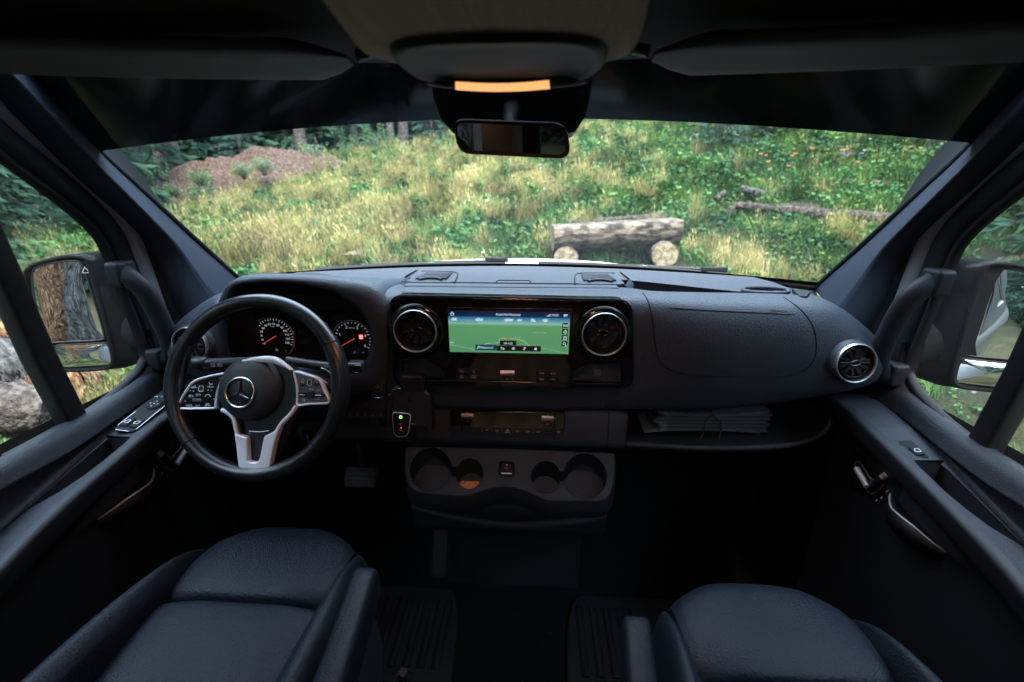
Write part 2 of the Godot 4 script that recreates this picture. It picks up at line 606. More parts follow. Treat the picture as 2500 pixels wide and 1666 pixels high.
	for k in [-1.0, 1.0]:
		var prof := [Vector2(0.90, 0.86), Vector2(0.935, 0.84), Vector2(0.965, 0.78), Vector2(0.985, 0.62), Vector2(0.985, 0.56), Vector2(0.97, 0.53), Vector2(0.975, 0.2), Vector2(0.94, -0.42)]
		var sides := []
		for zz in [-1.5, -1.1, -0.5, 0.2, 1.2, 2.2, 3.24]:
			sides.append(prof.map(func(p): return Vector3((p.x - (0.07 if zz < -1.3 else 0.0)) * k, p.y, zz)))
		s.sheet(sides)
		var up := [Vector2(0.935, 0.84), Vector2(0.95, 1.2), Vector2(0.93, 1.6), Vector2(0.86, 2.04)]
		s.sheet([0.14, 0.68].map(func(zz): return up.map(func(p): return Vector3(p.x * k, p.y, zz))))
		s.sheet([1.83, 3.24].map(func(zz): return up.map(func(p): return Vector3(p.x * k, p.y, zz))))
		s.sheet([0.14, 3.24].map(func(zz): return [Vector3(0.938 * k, 0.93, zz), Vector3(0.942 * k, 0.84, zz)]))
	s.plate([Vector2(-0.90, -3.23), Vector2(0.90, -3.23), Vector2(0.90, 0.68), Vector2(-0.90, 0.68)], frame(Vector3(0, 2.065, 0), Vector3.RIGHT, Vector3(0, 0, -1)), 0.02, 0.0, [rrect(0.60, 0.56, 0.05, 4, Vector2(0, -1.05))], 0.03, false)  # outer side of the opening added to let sky light in
	struct("van_outer_side", s, M.body_paint, "grey painted flanks and roof of the van, mirrored in the door mirrors")
	s = shp()
	rows = []
	for i in 13:
		var u := (i - 6) / 6.0
		var w := 1.0 - u * u
		rows.append([Vector3(u * 0.86, 0.97 + 0.050 * w, -1.33 - 0.20 * w), Vector3(u * 0.88, 0.975 + 0.071 * w, -1.44 - 0.22 * w), Vector3(u * 0.88, 0.93 + 0.047 * w, -1.60 - 0.24 * w), Vector3(u * 0.87, 0.78 + 0.03 * w, -1.88 - 0.26 * w), Vector3(u * 0.84, 0.45, -2.05 - 0.25 * w), Vector3(u * 0.84, -0.3, -2.1 - 0.25 * w)])
	s.sheet(smooth_rows(rows, 2, 3))
	single("bonnet", s, M.white_paint, "white bonnet edge just showing beyond the wiper blades", "bonnet")

# windscreen surface: u -1 (driver) .. 1, v 0 (scuttle) .. 1 (roof)
func screen_point(u: float, v: float, off := 0.0) -> Vector3:
	var l: Array = [Vector3(-0.805,1.0398,-1.2624), Vector3(-0.805,1.354,-0.9265), Vector3(-0.8,1.5087,-0.807)]
	var c: Array = [Vector3(0, 1.055, -1.43), Vector3(0, 1.425, -1.005), Vector3(0, 1.53, -0.86)]
	var q := func(p: Array, t: float) -> Vector3:
		return p[0].lerp(p[1], t / 0.7) if t < 0.7 else p[1].lerp(p[2], (t - 0.7) / 0.3)
	var a: Vector3 = q.call(l, v)
	var b: Vector3 = q.call(c, v)
	var w := u * u
	var p := Vector3(-a.x * u * (1.016 if u > 0.0 else 1.0), lerpf(b.y, a.y, w), lerpf(b.z, a.z, w))
	return p + Vector3(0, 0.66, -0.75) * off

func windscreen():
	var t := thing("windscreen", "wide curved windscreen looking out on the grassy slope, dark band along its top", "windscreen", Vector3(0, 1.05, -1.4))
	var s := shp()
	var rows := []
	for i in 33:
		var row := []
		for j in 15: row.append(screen_point((i - 16) / 16.0, j / 14.0 * 0.995))
		rows.append(row)
	s.sheet(rows)
	part("pane", s, M.glass, t)
	# tinted band: lower edge bows up in the middle as in the photograph
	s = shp()
	rows = []
	for i in 49:
		var u := (i - 24) / 24.0
		var row := []
		var v0 := 0.705 + (0.028 if u > 0.0 else 0.014) * u * u
		for j in 7: row.append(screen_point(u, lerpf(v0, 0.99, j / 6.0), -0.004))
		rows.append(row)
	s.sheet(rows)
	part("tint_band", s, M.tint, t)
	for k in [-1.0, 1.0]:
		s = shp()
		var pa := []
		for j in 25: pa.append(screen_point(k, j / 24.0))
		s.tube(pa, 0.006, 8)
		part("side_seal", s, M.rubber, t)
	s = shp()
	rows = []
	for i in 41:
		var row := []
		for j in 4: row.append(screen_point((i - 20) / 20.0, lerpf(0.0, 0.027, j / 3.0), -0.002))
		rows.append(row)
	s.sheet(rows)
	part("bottom_border", s, M.rubber, t)
	s = shp()
	var pb := []
	for i in 41: pb.append(screen_point((i - 20) / 20.0, 0.0) + Vector3(0, -0.004, 0))
	s.tube(pb, 0.010, 8)
	part("bottom_seal", s, M.rubber, t)
	# dusty specks caught on the glass
	s = shp()
	for i in 60:
		var p := screen_point(rng.randf_range(-0.95, 0.6), rng.randf_range(0.1, 0.69), 0.003)
		var r := rng.randf_range(0.0005, 0.0011)
		s.blob(p, Vector3(r, r, r), 3)
	part("specks", s, M.paper, t).set_meta("kind", "stuff")

func wipers():
	# scuttle panel under the wipers
	var s := shp()
	var rows := []
	for i in 25:
		var u := (i - 12) / 12.0
		var b := screen_point(u, 0.0)
		rows.append([b + Vector3(0, -0.03, 0.02), b + Vector3(0, -0.006, -0.012), b + Vector3(0, -0.008, -0.05), b + Vector3(0, -0.03, -0.10)])
	s.sheet(rows)
	struct("scuttle_panel", s, M.rubber, "black scuttle panel along the foot of the windscreen")
	var data := [[-0.62, -0.045, "black wiper lying along the left half of the windscreen foot"], [0.06, 0.60, "black wiper lying along the right half of the windscreen foot"]]
	for w in data:
		var t := thing("wiper", w[2], "wiper", Vector3(w[1], 1.05, -1.45), "windscreen wipers")
		var pa := []
		var pl := []
		var pr := []
		for i in 13:
			var f := i / 12.0
			var xx: float = lerpf(w[0], w[1], f)
			var b := screen_point(xx / 0.80, 0.010 + 0.006 * sin(f * PI), 0.012) + Vector3(0, -0.016, -0.022)
			pl.append(b + Vector3(0, 0.004, -0.004))
			pr.append(0.008 + 0.006 * (1.0 - f))
			if f > 0.25: pa.append(b + Vector3(0, 0.013 - 0.012 * (1 - f), -0.020))
		s = shp()
		s.tube(pl, pr, 6, false, 0.8, Vector3(0, 0.6, -0.8))
		part("blade", s, M.rubber, t)
		s = shp()
		s.tube(pa, 0.005, 6)
		part("arm", s, M.satin_black, t)
		s = shp()
		s.box(Vector3(0.075, 0.015, 0.016), frame(pa[-1] + Vector3(-0.03, 0.004, 0)), 0.004)
		part("arm_cap", s, M.rubber, t)
		s = shp()
		s.box(Vector3(0.035, 0.006, 0.012), frame(pa[3] + Vector3(0, 0.002, 0.012)), 0.001)
		part("clip", s, M.dark_chrome, t)

# ---------------------------------------------------------------- roof fittings
func roof_fittings():
	# sun visors
	for k in [-1.0, 1.0]:
		var t := thing("sun_visor", "dark folded sun visor above the %s side of the windscreen" % ["steering wheel" if k < 0 else "passenger"], "sun visor", Vector3(0.47 * k, 1.46, -0.72), "sun visors")
		var s := shp()
		var pa := []
		var sc := []
		for i in 21:
			var f := i / 20.0
			pa.append(Vector3((0.205 + 0.60 * f) * k, 1.462 + 0.004 * f, -0.705 + 0.07 * f * f))
			sc.append(clampf(minf(f, 1.0 - f) * 9.0 + 0.25, 0.0, 1.0))
		var prof := cr([Vector2(-0.065, 0.010), Vector2(-0.02, 0.016), Vector2(0.03, 0.013), Vector2(0.052, 0.002), Vector2(0.050, -0.012), Vector2(0.03, -0.017), Vector2(-0.02, -0.010), Vector2(-0.065, -0.004)], 3, true)
		if k > 0: prof = prof.map(func(p): return Vector2(-p.x, p.y))
		s.sweep(pa, prof, Vector3.UP, false, sc)
		part("pad", s, M.visor, t)
		s = shp()
		s.tube([Vector3(0.20 * k, 1.470, -0.715), Vector3(0.185 * k, 1.475, -0.725), Vector3(0.175 * k, 1.50, -0.735)], 0.008, 8)
		part("pivot", s, M.trim, t)
	# overhead console, cloth covered
	var t := thing("overhead_console", "brown cloth covered overhead console with a glowing amber reading strip", "overhead console", Vector3(0.01, 1.42, -0.5))
	var plan := [Vector2(-0.095, -0.26), Vector2(-0.105, -0.36), Vector2(-0.120, -0.45), Vector2(-0.134, -0.545), Vector2(-0.130, -0.60), Vector2(-0.105, -0.645), Vector2(-0.06, -0.665), Vector2(0.01, -0.672), Vector2(0.085, -0.665), Vector2(0.128, -0.645), Vector2(0.152, -0.60), Vector2(0.155, -0.545), Vector2(0.142, -0.45), Vector2(0.134, -0.36), Vector2(0.125, -0.26)]
	plan = cr(plan, 4)
	var shape := func(k: float, yy: float, dz := 0.0) -> Array:
		return plan.map(func(p): return Vector3(0.01 + (p.x - 0.01) * k, yy + (0.012 * smoothstep(-0.5, -0.67, p.y)), p.y * (1.0 - (1.0 - k) * 0.15) + dz))
	var s := shp()
	s.sheet([shape.call(0.0, 1.4245), shape.call(0.5, 1.4245), shape.call(0.85, 1.4255), shape.call(0.96, 1.428), shape.call(1.0, 1.436), shape.call(1.02, 1.448), shape.call(1.04, 1.478), shape.call(1.1, 1.535)])
	part("cloth_shell", s, M.headliner, t)
	# moulded lamp housing under its front
	s = shp()
	var oval := func(w: float, l: float, yy: float) -> Array:
		var out := []
		for i in 48:
			var a := TAU * i / 48
			var cx := signf(cos(a)) * pow(absf(cos(a)), 0.62) * w
			var cz := signf(sin(a)) * pow(absf(sin(a)), 0.75) * l
			out.append(Vector3(0.013 + cx, yy, -0.562 + cz * (1.0 - 0.12 * (cx / 0.11) ** 2 * signf(-sin(a)))))
		return out
	s.sheet([oval.call(0.112, 0.104, 1.434), oval.call(0.110, 0.102, 1.422), oval.call(0.104, 0.097, 1.418), oval.call(0.098, 0.091, 1.4195), oval.call(0.090, 0.083, 1.4235), oval.call(0.06, 0.055, 1.4238), oval.call(0.0, 0.0, 1.4238)], false, true)
	part("lamp_housing", s, M.matt_black, t)
	s = shp()
	s.tube(cr([Vector3(-0.085, 1.424, -0.628), Vector3(-0.05, 1.4215, -0.642), Vector3(0.013, 1.4205, -0.648), Vector3(0.076, 1.4215, -0.642), Vector3(0.111, 1.424, -0.628)], 5), 0.012, 12, false, 0.65)
	part("lamp_bar", s, M.trim, t)
	var lp := cr([Vector3(-0.050, 1.4172, -0.636), Vector3(-0.02, 1.4160, -0.6400), Vector3(0.009, 1.4156, -0.6415), Vector3(0.038, 1.4160, -0.6400), Vector3(0.067, 1.4172, -0.636)], 5)
	s = shp()
	s.tube(lp, 0.0068, 10, false, 0.75)
	part("glowing_lamp_strip", s, M.lamp_glow, t)
	var al := AreaLight3D.new()
	al.name = "lamp_strip_light"
	al.area_size = Vector2(0.11, 0.012)
	al.light_color = Color(1.0, 0.58, 0.28)
	al.light_energy = 0.010
	al.area_range = 4.0
	al.shadow_enabled = true
	add_child(al)
	al.global_transform = Transform3D(Basis.looking_at(Vector3(0, -1, 0.12), Vector3(0, 0, -1)), Vector3(0.009, 1.404, -0.640))
	# warm puck lights in the living area behind the camera (their reflections dot the gloss panel)
	for p in [Vector3(-0.35, 1.962, 0.75), Vector3(0.35, 1.962, 0.75), Vector3(-0.35, 1.962, 1.9), Vector3(0.35, 1.962, 1.9)]:
		var pl := thing("ceiling_lamp", "small round warm ceiling lamp in the living area behind the seats", "lamp", p, "warm ceiling lamps")
		s = shp()
		s.lathe([Vector2(0.032, 0.012), Vector2(0.036, 0.004), Vector2(0.034, 0.0), Vector2(0.026, -0.002)], frame(p, Vector3.RIGHT, Vector3(0, 0, 1)), 20)
		part("bezel", s, M.satin_silver, pl)
		s = shp()
		s.lathe([Vector2(0.026, 0.001), Vector2(0.015, 0.003), Vector2(0.0, 0.004)], frame(p, Vector3.RIGHT, Vector3(0, 0, 1)), 16)
		part("lamp_lens", s, M.puck_glow, pl)
		var o := SpotLight3D.new()
		o.name = "ceiling_lamp_light"
		o.light_color = Color(1.0, 0.68, 0.40)
		o.light_energy = 0.014
		o.light_size = 0.025
		o.spot_angle = 75.0
		o.spot_range = 6.0
		o.spot_attenuation = 2.0
		o.shadow_enabled = true
		o.position = p + Vector3(0, -0.012, 0)
		o.rotation_degrees.x = -90
		add_child(o)

func rear_mirror():
	# camera and sensor housing on the glass
	var t := thing("sensor_housing", "dark sensor cover at the top centre of the windscreen behind the mirror", "sensor housing", Vector3(0, 1.46, -0.9))
	var out: Array = [Vector2(-0.1383,1.4777),Vector2(-0.1358,1.4455),Vector2(-0.1235,1.4109),Vector2(-0.1021,1.3885),Vector2(-0.061,1.3815),Vector2(0.0063,1.3791),Vector2(0.0803,1.3828),Vector2(0.1204,1.3893),Vector2(0.1387,1.4171),Vector2(0.1443,1.4462),Vector2(0.1469,1.4747)]
	var xf := frame(Vector3(0, 0, -0.90), Vector3.RIGHT, Vector3(0, 0.94, 0.34))
	xf = Transform3D(Basis(), Vector3(0, 0, -0.90))
	var s := shp()
	s.plate(out, xf, 0.10, 0.008)
	part("cover", s, M.trim, t)
	for k in [-1, 1]:
		s = shp()
		s.plate(round_corners([Vector2(-0.0486,1.4532),Vector2(0.0006,1.4527),Vector2(-0.0004,1.4139),Vector2(-0.0429,1.4142)].map(func(p): return Vector2(p.x * k * -1.0 + (0.088 if k > 0 else -0.072) + (0.0 if k > 0 else 0.0), p.y)), 0.008), Transform3D(Basis(), Vector3(0, 0, -0.8985)), 0.004, 0.001)
		part("speaker_grille", s, M.trim, t)
		for i in 8:
			s = shp()
			s.box(Vector3(0.05, 0.0018, 0.003), frame(Vector3(0.088 if k > 0 else -0.072, 1.418 + i * 0.0052, -0.8975)), 0.0)
			part("slat", s, M.trim, t)
	s = shp()
	s.tube([Vector3(0.006, 1.425, -0.905), Vector3(0.006, 1.415, -0.86), Vector3(0.007, 1.385, -0.815)], [0.020, 0.014, 0.011], 10)
	part("mirror_stalk", s, M.satin_black, t)
	# the mirror
	var mt := thing("rear_view_mirror", "black framed rear-view mirror hanging at the windscreen top", "mirror", Vector3(0.006, 1.37, -0.80))
	var o2 := round_corners([Vector2(-0.096, 0.029), Vector2(0.090, 0.024), Vector2(0.100, -0.030), Vector2(-0.088, -0.0245)], 0.022, 6)
	var zx := Vector3(1, -0.025, 0.094).normalized()
	var mf := frame(Vector3(0.008, 1.3705, -0.80), zx, Vector3(0.0, 1, 0.073))
	s = shp()
	s.plate(o2, mf, 0.024, 0.006)
	part("mirror_frame", s, M.satin_black, mt)
	s = shp()
	s.face(Shape.inset(o2.duplicate() if not Geometry2D.is_polygon_clockwise(PackedVector2Array(o2)) else rev(o2), 0.0065), [], mf.translated_local(Vector3(0, 0, 0.0008)))
	part("mirror_glass", s, M.tinted_mirror, mt)

func rev(a: Array) -> Array:
	var b := a.duplicate()
	b.reverse()
	return b


# ---------------------------------------------------------------- doors
func mirrored(a: Array, k: float) -> Array:
	return a if k < 0 else flipx(a)

func mx(p: Vector3, k: float) -> Vector3:
	return p if k < 0 else Vector3(-p.x, p.y, p.z)

func door(k: float):
	var driver := k < 0
	var t := thing("driver_door" if driver else "passenger_door", "dark %s door with window, ledge pocket and silver pull handle" % ["driver's" if driver else "passenger's"], "door", Vector3(0.82 * k, 0.4, -0.6), "cab doors")
	var z := [0.10, -0.20, -0.35, -0.48, -0.55, -0.62, -0.70, -0.78, -0.86, -0.93, -1.0]
	var sill := [0.852, 0.852, 0.852, 0.852, 0.852, 0.852, 0.854, 0.858, 0.868, 0.880, 0.885]
	var crease := [0.80, 0.808, 0.815, 0.822, 0.825, 0.824, 0.822, 0.828, 0.838, 0.842, 0.845]
	var back := [0.64, 0.67, 0.70, 0.732, 0.750, 0.768, 0.788, 0.808, 0.830, 0.838, 0.842]
	var ridge := [0.64, 0.685, 0.715, 0.750, 0.772, 0.788, 0.802, 0.815, 0.826, 0.834, 0.836]
	var top := []
	var led := []
	var low := []
	for i in z.size():
		var zz: float = z[i]
		var b := [Vector3(-0.872, sill[i] - 0.004, zz), Vector3(-0.862, sill[i] + 0.004, zz), Vector3(-0.850, sill[i] + 0.002, zz), Vector3(-0.838, lerpf(sill[i], crease[i], 0.35) + 0.003, zz), Vector3(-0.829, crease[i] + 0.003, zz), Vector3(-0.8265, crease[i] - 0.004, zz), Vector3(-0.831, lerpf(crease[i], back[i], 0.25), zz), Vector3(-0.837, lerpf(crease[i], back[i], 0.6), zz), Vector3(-0.838, lerpf(crease[i], back[i], 0.9), zz), Vector3(-0.830, back[i], zz)]
		top.append(mirrored(b, k))
		led.append(mirrored([Vector3(-0.830, back[i], zz), Vector3(-0.755, ridge[i] + 0.003, zz)], k))
		var c := [Vector3(-0.755, ridge[i] + 0.003, zz), Vector3(-0.745, ridge[i] + 0.003, zz), Vector3(-0.738, ridge[i] - 0.001, zz), Vector3(-0.737, ridge[i] - 0.010, zz), Vector3(-0.7425, ridge[i] - 0.034, zz), Vector3(-0.7475, ridge[i] - 0.046, zz), Vector3(-0.754, ridge[i] - 0.047, zz), Vector3(-0.760, ridge[i] - 0.058, zz), Vector3(-0.772, ridge[i] - 0.075, zz), Vector3(-0.782, ridge[i] - 0.12, zz), Vector3(-0.785, 0.45, zz), Vector3(-0.78, 0.25, zz), Vector3(-0.76, 0.16, zz), Vector3(-0.80, 0.05, zz)]
		low.append(mirrored(c, k))
	var s := shp()
	s.sheet(smooth_rows(top, 3, 3))
	part("top_rail", s, M.door_trim, t)
	s = shp()
	s.sheet(smooth_rows(low, 3, 2))
	part("lower_panel", s, M.trim, t)
	s = shp()
	# ledge with a real pocket: bands before, beside and behind it
	var zr := []
	for i in z.size() - 1:
		if z[i] <= -0.78 or z[i + 1] >= -0.55: zr.append([led[i], led[i + 1]])
	for r in zr: s.sheet(r)
	var pb := [[-0.55, -0.830, -0.830], [-0.606, -0.822, -0.812], [-0.630, -0.820, -0.782], [-0.66, -0.819, -0.768], [-0.70, -0.818, -0.7600], [-0.75, -0.816, -0.7595], [-0.767, -0.813, -0.762], [-0.78, -0.830, -0.830]]
	var inner_back := []
	var inner_front := []
	var lb := []
	var lf := []
	for p in pb:
		var fz: float = p[0]
		var yb := lookup(z, back, fz) + 0.001
		var yf := lookup(z, ridge, fz) + 0.003
		var f := func(xx: float) -> Vector3: return mx(Vector3(xx, lerpf(yb, yf, (xx + 0.830) / 0.075), fz), k)
		lb.append(f.call(-0.830)); lf.append(f.call(-0.755))
		inner_back.append(f.call(p[1])); inner_front.append(f.call(p[2]))
	s.sheet([lb, inner_back]); s.sheet([inner_front, lf])
	part("ledge", s, M.door_trim, t)
	s = shp()
	var rim := inner_back.slice(1, 7) + rev(inner_front.slice(1, 7))
	var bottom := rim.map(func(p): return p + Vector3(0.004 * k * -1.0, -0.09, 0.0))
	s.sheet([rim, bottom], false, true)
	s.fan(bottom)
	part("ledge_pocket", s, M.trim, t)
	s = shp()
	s.tube(inner_back.slice(1, 7), 0.0012, 6)
	part("pocket_rim", s, M.trim, t)
	# window glass and dividing bar
	var wl: Array = [Vector3(-0.87, 0.852, 0.06), Vector3(-0.87, 0.852, -0.633), Vector3(-0.87, 0.859, -0.797), Vector3(-0.87, 0.885, -0.900), Vector3(-0.87, 0.907, -0.938), Vector3(-0.87, 0.936, -0.950), Vector3(-0.87, 1.05, -0.940), Vector3(-0.87, 1.149, -0.929), Vector3(-0.868, 1.204, -0.912), Vector3(-0.864, 1.265, -0.859), Vector3(-0.857, 1.327, -0.789), Vector3(-0.83, 1.44, -0.64), Vector3(-0.815, 1.485, -0.52), Vector3(-0.81, 1.49, 0.06)]
	var w: Array = mirrored(wl, k)
	s = shp()
	s.fan(w)
	part("window_pane", s, M.side_glass, t)
	var path := cr(w.slice(1, 13), 4)
	var outward := func(i: int, d: float, xx: float) -> Vector3:
		var a: Vector3 = path[maxi(i - 1, 0)]
		var b: Vector3 = path[mini(i + 1, path.size() - 1)]
		var tn := (b - a)
		tn.x = 0.0
		tn = tn.normalized()
		var nn := Vector3(0, tn.z, -tn.y)
		var p: Vector3 = path[i] + nn * d
		p.x = (absf(path[i].x) - xx) * k
		return p
	s = shp()
	var rows := []
	for i in path.size(): rows.append([outward.call(i, -0.004, 0.002), outward.call(i, -0.002, 0.014), outward.call(i, 0.004, 0.017), outward.call(i, 0.011, 0.015), outward.call(i, 0.013, 0.008)])
	s.sheet(rows)
	part("window_seal", s, M.rubber, t)
	s = shp()
	rows = []
	for i in range(12, path.size()): rows.append([outward.call(i, 0.012, 0.010), outward.call(i, 0.016, 0.018), outward.call(i, 0.045, 0.022), outward.call(i, 0.052, 0.020), outward.call(i, 0.054, 0.012)])
	s.sheet(rows)
	part("frame_trim", s, M.rubber, t)
	s = shp()
	rows = []
	for i in range(12, path.size()): rows.append([outward.call(i, 0.053, 0.012), outward.call(i, 0.057, 0.020), outward.call(i, 0.082, 0.026), outward.call(i, 0.088, 0.022), outward.call(i, 0.090, 0.010)])
	s.sheet(rows)
	part("frame_flange", s, M.door_frame, t)
	s = shp()
	rows = []
	for i in range(9, path.size()): rows.append([outward.call(i, 0.086, 0.006), outward.call(i, 0.092, 0.026), outward.call(i, 0.110, 0.034), outward.call(i, 0.128, 0.030), outward.call(i, 0.14, 0.014), outward.call(i, 0.20, 0.004)])
	s.sheet(rows)
	part("door_seal", s, M.rubber, t)
	# corner trim below the handle
	s = shp()
	rows = []
	for i in range(7, 18): rows.append([outward.call(i, 0.010, 0.010), outward.call(i, 0.014, 0.022), outward.call(i, 0.05, 0.030), outward.call(i, 0.10, 0.036), outward.call(i, 0.15, 0.030)])
	s.sheet(rows)
	part("corner_trim", s, M.trim, t)
	s = shp()
	s.sweep(mirrored([Vector3(-0.872, 0.825, -0.770), Vector3(-0.872, 0.86, -0.762), Vector3(-0.868, 1.0, -0.742), Vector3(-0.862, 1.15, -0.728), Vector3(-0.845, 1.46, -0.690)], k), round_corners([Vector2(-0.022, -0.016), Vector2(0.022, -0.016), Vector2(0.020, 0.018), Vector2(-0.020, 0.018)], 0.007, 3), Vector3(-k, 0, 0))
	part("window_bar", s, M.satin_black, t)
	# grab handle is fixed to the pillar, but the pull handle and switches ride on the door
	var face := frame(mx(Vector3(-0.7755, 0.70, -0.76), k), mx(Vector3(0.03, 0.02, 0.16), k) * (1.0 if not driver else 1.0), Vector3(0, 1, 0))
	var hp := cr([Vector3(-0.783, 0.689, -0.672), Vector3(-0.772, 0.694, -0.690), Vector3(-0.762, 0.700, -0.722), Vector3(-0.758, 0.700, -0.755), Vector3(-0.762, 0.698, -0.780), Vector3(-0.776, 0.702, -0.806), Vector3(-0.785, 0.706, -0.815)], 4)
	s = shp()
	var under := hp.map(func(p): return p + Vector3(0.0, -0.018 - 0.022 * sin(PI * clampf((p.z + 0.672) / -0.143, 0, 1)), 0.0))
	var inner := under.map(func(p): return p + Vector3(-0.022, 0.006, 0))
	var inner_top := hp.map(func(p): return p + Vector3(-0.012, -0.002, 0))
	s.sheet([mirrored(inner_top, k), mirrored(hp, k), mirrored(under, k), mirrored(inner, k)])
	part("pull_handle", s, M.satin_black, t)
	s = shp()
	s.tube(mirrored(hp.map(func(p): return p + Vector3(0.001, 0.001, 0)), k), 0.0017, 6)
	part("handle_edge", s, M.edge_silver, t)
	s = shp()
	s.sheet([mirrored(hp.map(func(p): return Vector3(-0.7825, p.y + 0.002, p.z)), k), mirrored(hp.map(func(p): return Vector3(-0.7825, p.y + 0.035 * sin(PI * clampf((p.z + 0.672) / -0.143, 0, 1)) + 0.002, p.z)), k)])
	part("handle_recess", s, M.trim, t)
	# seat adjuster: little silver seat shape on a black panel
	var sx := frame(mx(Vector3(-0.7835, 0.705, -0.865), k), mx(Vector3(0.02, 0.0, -1.0), k), Vector3(0, 1, 0)) if driver else frame(mx(Vector3(-0.7835, 0.705, -0.865), k), Vector3(0.02, 0, 1.0), Vector3(0, 1, 0))
	var f := 1.0 if driver else -1.0
	s = shp()
	s.plate(round_corners([Vector2(-0.055 * f, 0.055), Vector2(0.075 * f, 0.035), Vector2(0.055 * f, -0.060), Vector2(-0.035 * f, -0.040)], 0.015), sx.translated_local(Vector3(0, 0, 0.0035)), 0.006, 0.002)
	part("seat_switch_panel", s, M.gloss_black, t)
	s = shp()
	s.tube(lift([Vector2(-0.030 * f, 0.026), Vector2(-0.012 * f, -0.010)], sx, 0.008), [0.0065, 0.0075], 8)
	part("seat_switch", s, M.satin_black, t)
	s = shp()
	s.tube(lift([Vector2(-0.034 * f, 0.034), Vector2(-0.030 * f, 0.024)], sx, 0.009), [0.0055, 0.0065], 8)
	part("seat_switch_tip", s, M.satin_silver, t)
	s = shp()
	s.tube(lift([Vector2(0.0 * f, -0.020), Vector2(0.040 * f, -0.002)], sx, 0.009), [0.0065, 0.0065], 8)
	part("seat_switch_base", s, M.satin_silver, t)
	s = shp()
	s.tube(lift(cr([Vector2(-0.042 * f, 0.040), Vector2(-0.022 * f, 0.040), Vector2(-0.004 * f, 0.0), Vector2(0.044 * f, 0.012), Vector2(0.050 * f, -0.006), Vector2(0.0 * f, -0.034), Vector2(-0.022 * f, -0.014)], 4, true), sx, 0.004), 0.0009, 5, true)
	part("seat_switch_outline", s, M.print_dim, t)
	part("memory_marks", strokes([[Vector2(-0.046 * f, 0.004), Vector2(-0.043 * f, -0.002)], [Vector2(-0.038 * f, -0.018), Vector2(-0.036 * f, -0.024)], [Vector2(-0.028 * f, -0.032), Vector2(-0.026 * f, -0.038)], [Vector2(0.058 * f, 0.038), Vector2(0.062 * f, 0.038)]], 0.0018, sx.translated_local(Vector3(0, 0, 0.0045))), M.print, t)
	# window switches
	if driver:
		var a := Vector3(-0.776,0.8403,-0.7803)
		var b := Vector3(-0.78,0.8444,-0.8239)
		var c := Vector3(-0.758,0.8196,-0.7976)
		var d := Vector3(-0.772,0.8371,-0.8734)
		var sf := frame((a + c + b + d) / 4.0 + Vector3(0.002, 0.002, 0), Vector3(0.062, -0.012, 0.0), Vector3(0.0, 0.03, -0.10))
		sf = frame(Vector3(-0.784, 0.8335, -0.835), Vector3(0.045, -0.004, 0.002), Vector3(0.0, 0.017, -0.08))
		s = shp()
		s.plate(rrect(0.044, 0.115, 0.007), sf, 0.008, 0.0015)
		part("switch_panel", s, M.matt_black, t)
		for i in 2:
			s = shp()
			s.plate(rrect(0.018, 0.026, 0.004), sf.translated_local(Vector3(-0.0105 + 0.021 * i, -0.034, 0.003)), 0.006, 0.0025)
			part("window_switch", s, M.matt_black, t)
			part("window_symbol", strokes([[Vector2(-0.005, -0.003), Vector2(-0.005, 0.001), Vector2(-0.001, 0.0045), Vector2(0.005, 0.0045), Vector2(0.005, -0.003), Vector2(-0.005, -0.003)]], 0.0011, sf.translated_local(Vector3(-0.0105 + 0.021 * i, -0.034, 0.0034))), M.print, t)
		s = shp()
		s.lathe([Vector2(0.0165, 0.0), Vector2(0.0155, 0.003), Vector2(0.010, 0.004), Vector2(0.0, 0.0035)], sf.translated_local(Vector3(0, 0.026, 0)), 20)
		part("mirror_switch", s, M.matt_black, t)
		var dots := []
		for i in 4:
			var q := Vector2.from_angle(TAU * i / 4) * 0.0085
			dots.append([q - Vector2(0.0012, 0), q + Vector2(0.0012, 0)])
		dots.append([Vector2(-0.001, 0), Vector2(0.001, 0)])
		for q in [Vector2(-0.013, 0.022), Vector2(0.0, 0.024), Vector2(0.013, 0.022)]: dots.append([q + Vector2(-0.0032, -0.001), q + Vector2(0, 0.0012), q + Vector2(0.0032, -0.001)])
		part("mirror_switch_marks", strokes(dots, 0.0013, sf.translated_local(Vector3(0, 0.026, 0.0045))), M.print, t)
		part("switch_edge", strokes([[Vector2(-0.0222, -0.045), Vector2(-0.0222, 0.0)], [Vector2(-0.016, -0.0575), Vector2(0.012, -0.0575)], [Vector2(0.0222, -0.05), Vector2(0.0222, 0.05)]], 0.0008, sf.translated_local(Vector3(0, 0, 0.0006))), M.dark_chrome, t)
	else:
		var sf := frame(Vector3(0.785, 0.8195, -0.800), Vector3(0.045, 0.004, -0.002), Vector3(0.0, 0.017, -0.08))
		s = shp()
		s.plate(rrect(0.026, 0.046, 0.004), sf, 0.006, 0.001)
		part("switch_panel", s, M.matt_black, t)
		s = shp()
		s.plate(rrect(0.018, 0.022, 0.004), sf.translated_local(Vector3(0, -0.008, 0.003)), 0.006, 0.002)
		part("window_switch", s, M.matt_black, t)
		part("window_symbol", strokes([[Vector2(-0.005, -0.003), Vector2(-0.005, 0.001), Vector2(-0.001, 0.0045), Vector2(0.005, 0.0045), Vector2(0.005, -0.003), Vector2(-0.005, -0.003)]], 0.0011, sf.translated_local(Vector3(0, -0.008, 0.0034))), M.print, t)
	# grab handle on the pillar
	var gt := thing("grab_handle", "curved grab handle on the %s" % ["pillar beside the steering wheel and driver's window" if driver else "passenger side pillar beside the right window"], "grab handle", mx(Vector3(-0.83, 1.0, -0.95), k), "pillar grab handles")
